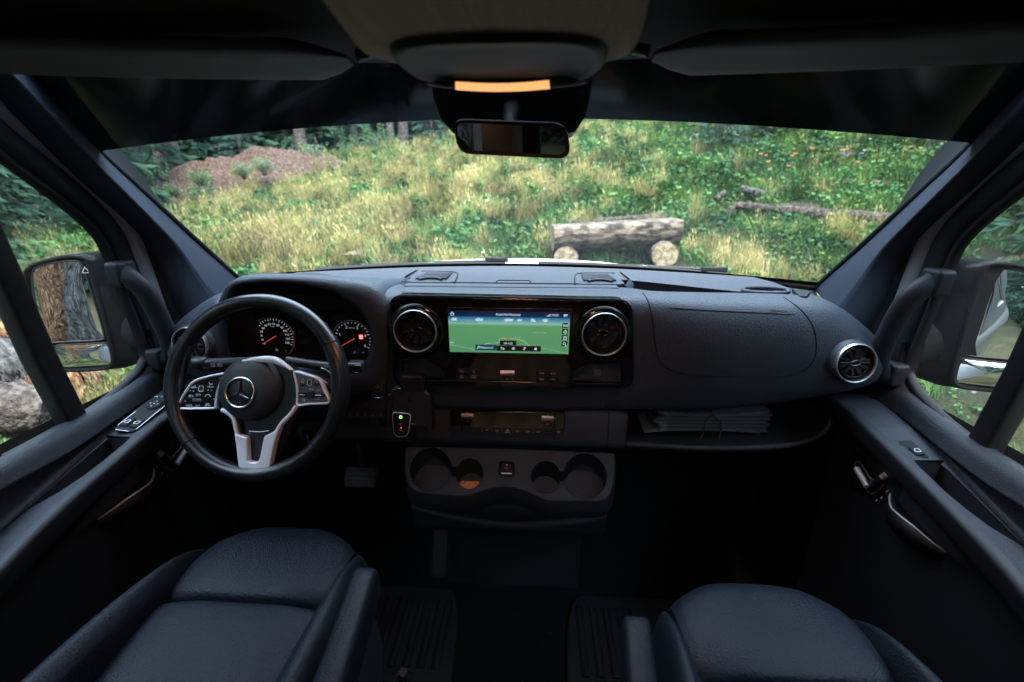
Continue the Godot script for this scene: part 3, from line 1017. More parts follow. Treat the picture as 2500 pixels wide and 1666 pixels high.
	var gp := cr([Vector3(-0.845, 1.125, -0.925), Vector3(-0.815, 1.105, -0.925), Vector3(-0.797, 1.07, -0.932), Vector3(-0.792, 1.0, -0.946), Vector3(-0.796, 0.94, -0.958), Vector3(-0.815, 0.905, -0.965), Vector3(-0.842, 0.90, -0.968)], 4)
	s = shp()
	s.tube(mirrored(gp, k), [0.017] + range(23).map(func(i): return 0.0155) + [0.017], 12, false, 1.35, Vector3(k, 0, 0.3))
	part("grip", s, M.trim, gt)
	for e in [Vector3(-0.842, 1.118, -0.93), Vector3(-0.842, 0.908, -0.968)]:
		s = shp()
		s.plate(round_corners([Vector2(-0.024, -0.026), Vector2(0.024, -0.026), Vector2(0.026, 0.026), Vector2(-0.022, 0.026)], 0.01), frame(mx(e + Vector3(0.018, 0, 0), k), Vector3(0, 0, k), Vector3(0, 1, 0.1)), 0.03, 0.006)
		part("handle_mount", s, M.trim, gt)

func lookup(xs: Array, ys: Array, v: float) -> float:
	for i in xs.size() - 1:
		if v <= xs[i] and v >= xs[i + 1]:
			return lerpf(ys[i], ys[i + 1], (xs[i] - v) / (xs[i] - xs[i + 1]))
	return ys[0]

# ---------------------------------------------------------------- door mirrors
func door_mirror(k: float):
	var driver := k < 0
	var t := thing("door_mirror", "black framed door mirror outside the %s window, %s" % ["driver's" if driver else "passenger's", "reflecting a stripped tree trunk" if driver else "reflecting the van's grey flank"], "mirror", mx(Vector3(-1.1, 0.95, -1.05), k), "door mirrors")
	var n := Vector3(0.30, 0.06, 0.95).normalized()
	var xa := Vector3.UP.cross(n).normalized()
	var xf := Transform3D(Basis(xa, n.cross(xa), n), Vector3(-1.10, 1.0, -1.05))
	var outer := cr([Vector2(-0.0978,0.0749),Vector2(-0.0852,0.109),Vector2(-0.042,0.1288),Vector2(0.0122,0.1376),Vector2(0.0442,0.1335),Vector2(0.0507,0.098),Vector2(0.0522,-0.0061),Vector2(0.0504,-0.1266),Vector2(0.0375,-0.1571),Vector2(0.0127,-0.166),Vector2(-0.078,-0.16),Vector2(-0.0863,-0.1358),Vector2(-0.0873,-0.0898),Vector2(-0.0974,-0.0611),Vector2(-0.1038,0.0146)], 3, true)
	var big := cr([Vector2(-0.08,0.074),Vector2(-0.0664,0.1062),Vector2(-0.0221,0.1192),Vector2(0.0169,0.1216),Vector2(0.0313,0.107),Vector2(0.0362,0.0213),Vector2(0.0378,-0.0677),Vector2(0.0266,-0.0822),Vector2(-0.0351,-0.0813),Vector2(-0.0848,-0.0793),Vector2(-0.0935,-0.0625),Vector2(-0.0883,0.0033)], 3, true)
	var small := cr([Vector2(-0.0747,-0.0909),Vector2(-0.0283,-0.0896),Vector2(0.022,-0.0906),Vector2(0.0399,-0.0955),Vector2(0.04,-0.1369),Vector2(0.03,-0.1495),Vector2(-0.0241,-0.1487),Vector2(-0.0661,-0.1467),Vector2(-0.0755,-0.1347)], 3, true)
	var back := Vector3(0.055, -0.01, -0.13)
	var s := shp()
	var rings := []
	for q in [[0.0, 1.0], [0.25, 1.03], [0.7, 1.0], [1.0, 0.8], [1.0, 0.0]]:
		rings.append(mirrored(outer.map(func(p): return xf * Vector3(p.x * q[1], p.y * q[1], -0.012) + back * q[0]), k))
	s.sheet(rings, false, true)
	part("housing", s, M.mirror_shell, t)
	s = shp()
	rings = []
	var oo: Array = outer.duplicate()
	if Geometry2D.is_polygon_clockwise(PackedVector2Array(oo)): oo.reverse()
	for q in [[0.0, -0.012], [0.0015, -0.004], [0.005, 0.0], [0.009, -0.003], [0.012, -0.010]]:
		rings.append(mirrored(Shape.inset(oo, q[0]).map(func(p): return xf * Vector3(p.x, p.y, q[1])), k))
	s.sheet(rings, false, true)
	s.fan(rings[-1])
	part("bezel", s, M.mirror_shell, t)
	for g in [[big, "mirror_glass", 0.0], [small, "wide_angle_glass", 0.0]]:
		var gp: Array = g[0].duplicate()
		if Geometry2D.is_polygon_clockwise(PackedVector2Array(gp)): gp.reverse()
		var c := Vector2.ZERO
		for p in gp: c += p
		c /= gp.size()
		var turn := 0.0 if driver else -0.10
		var bulge := 0.004 if g[1] == "mirror_glass" else 0.012
		var ring_at := func(q: float) -> Array:
			return mirrored(gp.map(func(p):
				var d: Vector2 = (p - c) * q
				return xf * Vector3(c.x + d.x, c.y + d.y, -0.0065 + bulge * (1.0 - q * q) * 0.5 + d.x * turn)), k)
		s = shp()
		s.sheet([ring_at.call(1.0), ring_at.call(0.85), ring_at.call(0.7), ring_at.call(0.5), ring_at.call(0.25), ring_at.call(0.0)], false, true)
		part(g[1], s, M.mirror, t)
		s = shp()
		s.tube(ring_at.call(1.0), 0.0022, 6, true)
		part("glass_edge", s, M.rubber, t)
	s = shp()
	s.tube(mirrored([Vector3(-1.02, 0.93, -1.12), Vector3(-0.95, 0.91, -1.10), Vector3(-0.885, 0.90, -1.06)], k), [0.045, 0.038, 0.045], 10, false, 1.3)
	part("arm", s, M.mirror_shell, t)
	if driver:
		var mk := strokes([[Vector2(0, 0.008), Vector2(-0.008, -0.006), Vector2(0.008, -0.006), Vector2(0, 0.008)]], 0.0022, xf.translated_local(Vector3(0.037, 0.098, -0.0025)))
		part("warning_mark", mk, M.print_dim, t)


# ---------------------------------------------------------------- dashboard
func dash_rows() -> Dictionary:
	# profile of 10 points (z, y) at stations across the van
	return {
		0.0: [[-1.12, 1.060], [-1.06, 1.064], [-1.02, 1.060], [-1.000, 1.046], [-0.995, 1.00], [-0.995, 0.93], [-0.995, 0.85], [-1.0, 0.79], [-1.012, 0.774], [-1.06, 0.768], [-1.25, 0.77]],
		0.27: [[-1.12, 1.060], [-1.06, 1.064], [-1.015, 1.060], [-0.992, 1.040], [-0.984, 1.00], [-0.982, 0.93], [-0.985, 0.85], [-0.995, 0.80], [-1.008, 0.782], [-1.05, 0.774], [-1.25, 0.775]],
		0.42: [[-1.075, 1.035], [-1.055, 1.064], [-1.0, 1.056], [-0.972, 1.03], [-0.957, 0.985], [-0.953, 0.93], [-0.960, 0.87], [-0.978, 0.815], [-0.995, 0.795], [-1.03, 0.782], [-1.25, 0.783]],
		0.55: [[-1.072, 1.035], [-1.052, 1.064], [-0.998, 1.055], [-0.968, 1.028], [-0.951, 0.985], [-0.946, 0.935], [-0.953, 0.875], [-0.972, 0.825], [-0.992, 0.808], [-1.03, 0.793], [-1.25, 0.795]],
		0.64: [[-1.070, 1.04], [-1.050, 1.062], [-0.996, 1.052], [-0.963, 1.022], [-0.945, 0.980], [-0.940, 0.935], [-0.948, 0.875], [-0.968, 0.838], [-0.990, 0.822], [-1.03, 0.808], [-1.25, 0.81]],
		0.70: [[-1.12, 1.052], [-1.06, 1.054], [-1.0, 1.043], [-0.965, 1.015], [-0.946, 0.975], [-0.940, 0.935], [-0.948, 0.88], [-0.967, 0.85], [-0.99, 0.836], [-1.03, 0.825], [-1.25, 0.825]],
		0.76: [[-1.15, 1.03], [-1.08, 1.032], [-1.02, 1.022], [-0.972, 1.002], [-0.945, 0.972], [-0.936, 0.935], [-0.942, 0.89], [-0.962, 0.866], [-0.99, 0.856], [-1.04, 0.848], [-1.25, 0.845]],
		0.805: [[-1.18, 1.0], [-1.12, 1.0], [-1.05, 0.995], [-0.995, 0.982], [-0.962, 0.96], [-0.948, 0.93], [-0.955, 0.898], [-0.972, 0.88], [-1.0, 0.872], [-1.05, 0.866], [-1.25, 0.865]],
		0.835: [[-1.2, 0.975], [-1.15, 0.972], [-1.09, 0.965], [-1.03, 0.955], [-1.0, 0.942], [-0.985, 0.925], [-0.99, 0.908], [-1.005, 0.898], [-1.03, 0.89], [-1.07, 0.886], [-1.25, 0.885]],
		0.855: [[-1.2, 0.95], [-1.17, 0.947], [-1.13, 0.942], [-1.09, 0.936], [-1.06, 0.93], [-1.05, 0.92], [-1.055, 0.91], [-1.065, 0.905], [-1.09, 0.90], [-1.12, 0.897], [-1.25, 0.895]],
	}

func dash_point(xx: float, w: float) -> Vector3:
	# a point on the passenger side of the dash front: w runs 0..10 down the profile
	var d := dash_rows()
	var ks: Array = d.keys()
	var i := int(w)
	var f := w - i
	for n in ks.size() - 1:
		if xx >= ks[n] and xx <= ks[n + 1]:
			var t: float = (xx - ks[n]) / (ks[n + 1] - ks[n])
			var c := func(key: float) -> Vector2:
				var r: Array = d[key]
				var p := func(q: int) -> Vector2: return Vector2(r[clampi(q, 0, 10)][0], r[clampi(q, 0, 10)][1])
				return p.call(i).cubic_interpolate(p.call(i + 1), p.call(i - 1), p.call(i + 2), f)
			var k0: float = ks[maxi(n - 1, 0)]
			var k3: float = ks[mini(n + 2, ks.size() - 1)]
			var v: Vector2 = c.call(ks[n]).cubic_interpolate(c.call(ks[n + 1]), c.call(k0), c.call(k3), t)
			return Vector3(xx, v.y, v.x)
	return Vector3(xx, 1, -1)

func w_at(xx: float, yy: float) -> float:
	var lo := 1.0
	var hi := 9.0
	for i in 24:
		var m := (lo + hi) / 2
		if dash_point(xx, m).y > yy: lo = m
		else: hi = m
	return lo

func on_dash(xx: float, yy: float, off := 0.0) -> Vector3:
	return dash_point(xx, w_at(xx, yy)) + Vector3(0, 0, off)

func dashboard() -> Node3D:
	var t := thing("dashboard", "wide dark blue grey dashboard under the windscreen, pale where daylight grazes its top", "dashboard", Vector3(0, 0.8, -1.05))
	var d := dash_rows()
	var rows := []
	for key in d: rows.append(d[key].map(func(p): return Vector3(key, p[1], p[0])))
	var first: Array = rows[0].map(func(p): return Vector3(-0.30, p.y, p.z))
	var mid: Array = rows[0].map(func(p): return Vector3(-0.15, p.y, p.z))
	var s := shp()
	var all := [first, mid] + rows
	s.sheet(smooth_rows(all, 6, 5))
	s.fan(smooth_rows(all, 1, 5)[-1])
	part("dash_front", s, M.dash, t)
	# driver's outer end with its own vent
	var lr := []
	for key in [0.855, 0.835, 0.805, 0.76, 0.70, 0.675]:
		var r: Array = d[0.70 if key == 0.675 else key]
		lr.append(r.map(func(p): return Vector3(-key, p[1], p[0])))
	lr.append(lr[-1].map(func(p): return Vector3(-0.665, 0.93 + (p.y - 0.93) * 0.85, p.z - 0.03)))
	s = shp()
	s.sheet(smooth_rows(lr, 4, 5))
	part("dash_end", s, M.dash, t)
	# strip between the trays and the glass
	s = shp()
	rows = []
	for i in 33:
		var u := (i - 16) / 16.0 * 0.99
		var b := screen_point(u, 0.0)
		var e := absf(u)
		var zf := lerpf(-1.245, -1.082, smoothstep(0.25, 0.85, e))
		var yy := 1.060 - 0.006 * e - 0.040 * smoothstep(0.80, 1.0, e)
		rows.append([b + Vector3(0, -0.012, 0.004), Vector3(b.x * 0.995, yy + 0.002, lerpf(b.z, zf, 0.15)), Vector3(b.x * 0.97, yy + 0.003, lerpf(b.z, zf, 0.6)), Vector3(b.x * 0.95, yy + 0.001, zf), Vector3(b.x * 0.95, yy - 0.006, zf + 0.004), Vector3(b.x * 0.95, yy - 0.05, zf - 0.01)])
	s.sheet(smooth_rows(rows, 1, 3))
	part("rear_strip", s, M.dash_smooth, t)
	s = shp()
	s.tube(range(31).map(func(i): return screen_point((i - 15) / 15.0 * 0.86, 0.0) + Vector3(0, 0.003, 0.045)), 0.0012, 5)  # dark tube standing in for the shade of the defrost gap
	part("defrost_shade_line", s, M.rubber, t)
	# centre top plate with its two grilles and lid
	s = shp()
	s.plate([Vector3(-0.2862,1.066,-1.2646),Vector3(0.2455,1.066,-1.2807),Vector3(0.2542,1.066,-1.0878),Vector3(-0.27,1.066,-1.0829)].map(func(p): return Vector2(p.x, -p.z)), frame(Vector3(0, 1.066, 0), Vector3.RIGHT, Vector3(0, 0, -1)), 0.03, 0.003)
	part("top_plate", s, M.dash_smooth, t)
	var tf := frame(Vector3(0, 1.0668, 0), Vector3.RIGHT, Vector3(0, 0, -1))
	for k in [-1.0, 1.0]:
		var o: Array = [Vector2(-0.150, 1.115), Vector2(-0.160, 1.235), Vector2(-0.185, 1.255), Vector2(-0.27, 1.262), Vector2(-0.275, 1.115)].map(func(p): return Vector2(p.x * -k, p.y))
		var g := thing_part("defrost_grille", t)
		s = shp()
		s.plate(round_corners(o, 0.02, 5), tf.translated_local(Vector3(0, 0, 0.002)), 0.006, 0.002)
		part("grille_frame", s, M.dash_smooth, g)
		s = shp()
		s.tube(lift(cr([Vector2(-0.150 * -k, 1.11), Vector2(-0.157 * -k, 1.20), Vector2(-0.166 * -k, 1.245), Vector2(-0.19 * -k, 1.261), Vector2(-0.27 * -k, 1.265)], 3), tf, 0.001), 0.0022, 6)  # dark raised line painting the shade round the grille
		part("grille_shade_line", s, M.rubber, g)
		var hole: Array = round_corners([Vector2(-0.172, 1.135), Vector2(-0.176, 1.215), Vector2(-0.19, 1.228), Vector2(-0.235, 1.228), Vector2(-0.252, 1.20), Vector2(-0.258, 1.135)], 0.012, 4).map(func(p): return Vector2(p.x * -k, p.y))
		s = shp()
		s.face(hole, [], tf.translated_local(Vector3(0, 0, 0.0028)))
		part("grille_well", s, M.trim, g)
		for i in 6:
			var yy := 1.147 + i * 0.0145
			s = shp()
			s.tube(lift([Vector2(-0.174 * -k, yy), Vector2((-0.256 + 0.003 * i * 0.6) * -k, yy)], tf, 0.005), 0.0025, 6)
			part("slat", s, M.dash_smooth, g)
		s = shp()
		s.tube(lift(circle_line(Vector2(-0.214 * -k, 1.118), 0.030, 14, 0.25, PI - 0.25), tf, 0.006), 0.003, 6)
		part("sensor_ring", s, M.dash_smooth, g)
	s = shp()
	s.tube(lift(cr([Vector2(-0.046, 1.135), Vector2(-0.044, 1.15), Vector2(-0.036, 1.154), Vector2(0.030, 1.154), Vector2(0.038, 1.15), Vector2(0.040, 1.135)], 3), tf, 0.0), 0.0016, 6)  # shade of the lid joint, laid on as a dark tube
	part("lid_shade_line", s, M.rubber, t)
	s = shp()
	s.tube([Vector3(-0.285, 1.0675, -1.118), Vector3(0.0, 1.0675, -1.118), Vector3(0.275, 1.0675, -1.118)], 0.0013, 6)  # seam shade painted as a thin dark tube
	part("seam", s, M.rubber, t)
	# tray wells
	for tr in [["1006 672,880 690,940 700,995 698", -1.0], ["", 1.0]]:
		s = shp()
		var x0: float = -0.66 if tr[1] < 0 else 0.262
		var x1: float = -0.275 if tr[1] < 0 else 0.70
		s.sheet([[Vector3(x0, 1.0, -1.06), Vector3(x1, 1.0, -1.06)], [Vector3(x0, 0.99, -1.32), Vector3(x1, 0.99, -1.32)]])
		s.sheet([[Vector3(x0, 1.04, -1.085), Vector3(x1, 1.04, -1.085)], [Vector3(x0, 0.99, -1.085), Vector3(x1, 0.99, -1.085)]])
		part("tray_well", s, M.trim, t)
	# end cheeks closing the trays beside the grilles
	for k in [-1.0, 1.0]:
		s = shp()
		s.sheet([[Vector3(0.272 * k, 1.066, -1.11), Vector3(0.300 * k, 1.066, -1.20), Vector3(0.292 * k, 1.066, -1.31)], [Vector3(0.288 * k, 1.052, -1.11), Vector3(0.312 * k, 1.052, -1.20), Vector3(0.300 * k, 1.05, -1.31)], [Vector3(0.288 * k, 1.0, -1.11), Vector3(0.312 * k, 1.0, -1.20), Vector3(0.300 * k, 1.0, -1.31)]])
		part("tray_cheek", s, M.dash_smooth, t)
	# cup ring in the passenger tray, seen edge-on
	s = shp()
	s.tube(circle_line(Vector2(0, 0), 0.052, 28).map(func(p): return Vector3(0.600 + p.x, 1.061 + (0.002 if p.y > 0 else 0.0), -1.092 - p.y * 0.5)), 0.005, 8, true)
	part("tray_cup_ring", s, M.dash_smooth, t)
	s = shp()
	s.plate(round_corners([Vector2(0.645, 1.03), Vector2(0.662, 1.03), Vector2(0.70, 1.085), Vector2(0.672, 1.115)], 0.004), frame(Vector3(0, 1.0635, 0), Vector3.RIGHT, Vector3(0, 0, -1)), 0.01, 0.002)
	part("tray_end_pad", s, M.rubber, t)
	# airbag lid: dark tubes painting the shade of the groove round it and tear line
	var ab: Array = [[0.300, 1.064], [0.306, 1.05], [0.316, 1.0], [0.325, 0.95], [0.338, 0.922], [0.365, 0.905], [0.40, 0.899], [0.50, 0.899], [0.59, 0.903], [0.625, 0.912], [0.645, 0.932], [0.652, 0.965], [0.646, 1.01], [0.630, 1.04], [0.607, 1.062]]
	var gp := cr(ab.map(func(p): return Vector2(p[0], p[1])), 5).map(func(p): return on_dash(p.x, p.y, 0.0004))
	s = shp()
	s.tube(gp, 0.0016, 5)
	part("airbag_lid_shade_line", s, M.rubber, t)
	s = shp()
	s.tube(range(21).map(func(i): return on_dash(lerpf(0.335, 0.612, i / 20.0), lerpf(1.044, 1.036, i / 20.0), 0.0004)), range(21).map(func(i): return 0.0011 if i > 1 and i < 20 else 0.0003), 5)
	part("airbag_tear_line", s, M.rubber, t)
	var ap := on_dash(0.592, 1.0425, 0.0)
	words("airbag_lettering", "SRS AIRBAG", 0.0065, frame(ap + Vector3(-0.012, 0.0002, 0.0002), Vector3(1, -0.03, 0.0), Vector3(0, 0.45, -0.9)), M.dash, t, 0.001)
	# outer round vents
	for k in [-1.0, 1.0]:
		var c := Vector3(0.7257,0.9449,-0.931) if k > 0 else Vector3(-0.7199,0.9566,-0.931)
		round_vent(t, c, Vector3(0.04 * k, 0.13, 1.0), 0.0405, 0.003, false)
	# lower centre strip
	s = shp()
	var ls := []
	for xx in [-0.60, -0.40, -0.25, 0.0, 0.24, 0.285]:
		ls.append([Vector3(xx, 0.776, -1.045), Vector3(xx, 0.770, -1.018), Vector3(xx, 0.76, -1.012), Vector3(xx, 0.69, -1.008), Vector3(xx, 0.672, -1.010), Vector3(xx, 0.666, -1.018), Vector3(xx, 0.664, -1.06)])
	s.sheet(ls)
	part("lower_strip", s, M.dash_smooth, t)
	for xx in [-0.254, 0.240]:
		s = shp()
		s.tube([Vector3(xx, 0.772, -1.013), Vector3(xx + 0.001, 0.70, -1.0075), Vector3(xx + 0.002, 0.668, -1.010)], 0.0014, 5)  # thin dark tube in place of shade in the panel joint
		part("seam", s, M.rubber, t)
	# driver's knee panel
	s = shp()
	var kr := []
	for q in [[-0.86, 0.0], [-0.72, 0.0], [-0.55, 0.005], [-0.40, 0.0], [-0.285, -0.004]]:
		kr.append([Vector3(q[0], 0.868, -1.10), Vector3(q[0], 0.860, -1.02 + q[1]), Vector3(q[0], 0.80, -1.005 + q[1]), Vector3(q[0], 0.72, -1.015 + q[1]), Vector3(q[0], 0.665, -1.035 + q[1]), Vector3(q[0], 0.655, -1.08), Vector3(q[0], 0.655, -1.3)])
	s.sheet(smooth_rows(kr, 2, 3))
	part("knee_panel", s, M.trim, t)
	# shelf under the passenger airbag
	s = shp()
	var fr := cr([Vector3(0.285, 0.690, -1.0), Vector3(0.456, 0.687, -0.995), Vector3(0.60, 0.697, -0.99), Vector3(0.70, 0.712, -0.992), Vector3(0.755, 0.745, -1.0), Vector3(0.765, 0.80, -1.01), Vector3(0.77, 0.85, -1.03)], 4)
	s.tube(fr, 0.009, 8)
	part("shelf_rim", s, M.trim, t)
	s = shp()
	s.sheet([fr, fr.map(func(p): return Vector3(p.x, p.y - 0.002, -1.30))])
	s.sheet([[Vector3(0.285, 0.688, -1.0), Vector3(0.285, 0.688, -1.3)], [Vector3(0.285, 0.78, -1.0), Vector3(0.285, 0.78, -1.3)]])
	s.sheet([[Vector3(0.28, 0.66, -1.28), Vector3(0.80, 0.66, -1.28)], [Vector3(0.28, 0.90, -1.28), Vector3(0.80, 0.90, -1.28)]])
	part("shelf_cavity", s, M.trim, t)
	s = shp()
	s.sheet([fr.map(func(p): return p + Vector3(0, -0.008, 0.0)), fr.map(func(p): return p + Vector3(0.0, -0.05, -0.05)), fr.map(func(p): return Vector3(p.x, minf(p.y - 0.08, 0.64), -1.3))])
	part("shelf_underside", s, M.trim, t)
	# start button
	var bf := frame(Vector3(-0.3254,0.8321,-0.998) + Vector3(0, 0, 0.010), Vector3.RIGHT, Vector3(0, 1, -0.05))
	s = shp()
	s.plate([Vector2(-0.0156,0.0105),Vector2(-0.0142,0.0247),Vector2(-0.0075,0.0303),Vector2(0.0158,0.0308),Vector2(0.0223,0.0245),Vector2(0.0196,-0.0161),Vector2(0.0116,-0.0252),Vector2(-0.0131,-0.0259),Vector2(-0.0194,-0.0171)], bf, 0.016, 0.002)
	part("start_button_surround", s, M.satin_black, t)
	s = shp()
	s.tube(lift(cr([Vector2(-0.0165, 0.008), Vector2(-0.013, 0.022), Vector2(0.0, 0.0265), Vector2(0.013, 0.022), Vector2(0.0165, 0.008), Vector2(0.0165, -0.014), Vector2(0.012, -0.024), Vector2(-0.012, -0.024), Vector2(-0.0165, -0.014)], 3, true), bf, 0.001), 0.0011, 6, true)
	part("start_button_trim", s, M.chrome, t)
	s = shp()
	s.lathe([Vector2(0.0145, 0.0), Vector2(0.0140, 0.003), Vector2(0.011, 0.0035), Vector2(0.0, 0.003)], bf.translated_local(Vector3(0, 0.0055, 0)), 24)
	part("start_button", s, M.satin_black, t)
	s = shp()
	s.tube(lift(ring2(0.0130, 24, Vector2(0, 0.0055)), bf, 0.0032), 0.0005, 5, true)
	part("start_button_ring", s, M.print_dim, t)
	for w in [["START", 0.0095, 0.0042], ["ENGINE", 0.0055, 0.0055], ["STOP", 0.0012, 0.0042]]:
		words("start_lettering", w[0], w[2], bf.translated_local(Vector3(0, w[1], 0.0045)), M.print_dim, t, 0.0003)
	# row of switches under the start button
	var rf := frame(Vector3(-0.366,0.7449,-1.003) + Vector3(0, 0, 0.008), Vector3.RIGHT, Vector3(0, 1, -0.06))
	s = shp()
	s.plate(rrect(0.108, 0.046, 0.005), rf, 0.012, 0.0015)
	part("switch_row_surround", s, M.satin_black, t)
	for i in 5:
		s = shp()
		s.plate(rrect(0.0185, 0.018, 0.003), rf.translated_local(Vector3(-0.039 + 0.0195 * i, 0.010, 0.002)), 0.004, 0.001)
		part("switch", s, M.switch_black, t)
		var q := Vector2(-0.039 + 0.0195 * i, 0.010)
		part("switch_symbol", strokes([circle_line(q, 0.0032, 6, i * 0.7, 4.6 + i * 0.7), [q + Vector2(-0.004, -0.002), q + Vector2(0.004, 0.001 * i)]], 0.0009, rf.translated_local(Vector3(0, 0, 0.0024))), M.print_dim, t)
	s = shp()
	s.plate(rrect(0.0185, 0.014, 0.003), rf.translated_local(Vector3(0.0195, -0.011, 0.002)), 0.004, 0.001)
	part("switch", s, M.switch_black, t)
	return t

func thing_part(called: String, parent: Node3D) -> Node3D:
	var o := Node3D.new()
	o.name = called
	parent.add_child(o, true)
	return o

# a turbine-style round vent
func round_vent(parent: Node3D, c: Vector3, facing: Vector3, r: float, deep: float, bulge: bool):
	var g := thing_part("air_vent", parent)
	var up := 0.0 if deep > 0.01 else 0.0165   # a shallow vent carries its vanes further out
	var n := facing.normalized()
	var xa := Vector3.UP.cross(n).normalized()
	var xf := Transform3D(Basis(xa, n.cross(xa), n), c)
	var s := shp()
	if bulge:
		s.lathe([Vector2(r * 1.42, -0.012), Vector2(r * 1.36, -0.002), Vector2(r * 1.24, 0.006), Vector2(r * 1.10, 0.010), Vector2(r * 1.0, 0.010)], xf, 40)
		part("surround", s, M.gloss_black, g)
	else:
		s = shp()
		s.lathe([Vector2(r * 1.16, -0.012), Vector2(r * 1.12, 0.000), Vector2(r * 1.08, 0.003), Vector2(r * 1.06, 0.004), Vector2(r * 1.0, 0.004)], xf, 40)
		part("collar", s, M.dash, g)
	s = shp()
	s.lathe([Vector2(r * 1.05, -0.006), Vector2(r * 1.05, 0.008), Vector2(r * 1.035, 0.0122), Vector2(r * 1.005, 0.0132), Vector2(r * 0.98, 0.0122), Vector2(r * 0.968, 0.006), Vector2(r * 0.955, -0.004)], xf, 48)
	part("ring", s, M.vent_silver, g)
	s = shp()
	s.lathe([Vector2(r * 0.96, 0.008), Vector2(r * 0.90, -0.12 * deep), Vector2(r * 0.84, -0.45 * deep), Vector2(r * 0.82, -deep), Vector2(0.0, -deep * 1.02)], xf, 32)
	part("throat", s, M.satin_black, g)
	s = shp()
	s.lathe([Vector2(r * 0.80, -0.018 + up), Vector2(r * 0.80, -0.012 + up), Vector2(r * 0.77, -0.009 + up), Vector2(r * 0.74, -0.012 + up), Vector2(r * 0.74, -0.018 + up)], xf, 32)
	part("inner_ring", s, M.gloss_black, g)
	for i in 10:
		var a := TAU * i / 10 + 0.2
		if absf(sin(a)) < 0.12: continue
		var d := Vector2(cos(a), sin(a))
		var e := Vector2(-d.y, d.x)
		s = shp()
		s.sheet([lift([d * r * 0.22 - e * 0.003, d * r * 0.22 + e * 0.003], xf, -0.012 + up), lift([d * r * 0.75 - e * 0.002, d * r * 0.75 + e * 0.004], xf, -0.010 + up)])
		s.sheet([lift([d * r * 0.22, d * r * 0.75], xf, -0.012 + up), lift([d * r * 0.22 + e * 0.006, d * r * 0.75 + e * 0.008], xf, -0.018 + up)])
		part("vane", s, M.satin_black, g)
	s = shp()
	s.tube(lift([Vector2(-r * 0.76, 0), Vector2(r * 0.76, 0)], xf, -0.012 + up), 0.0022, 6)
	part("cross_bar", s, M.satin_black, g)
	s = shp()
	s.plate(ring2(r * 0.26, 24, Vector2.ZERO, r * 0.135), xf.translated_local(Vector3(0, 0, -0.006 + up * 0.8)), 0.012, 0.0025)
	part("hub", s, M.gloss_black, g)
	s = shp()
	s.tube(lift(ring2(r * 0.26, 24, Vector2.ZERO, r * 0.135), xf, -0.0065 + up * 0.8), 0.0007, 5, true)
	part("hub_rim", s, M.dark_chrome, g)


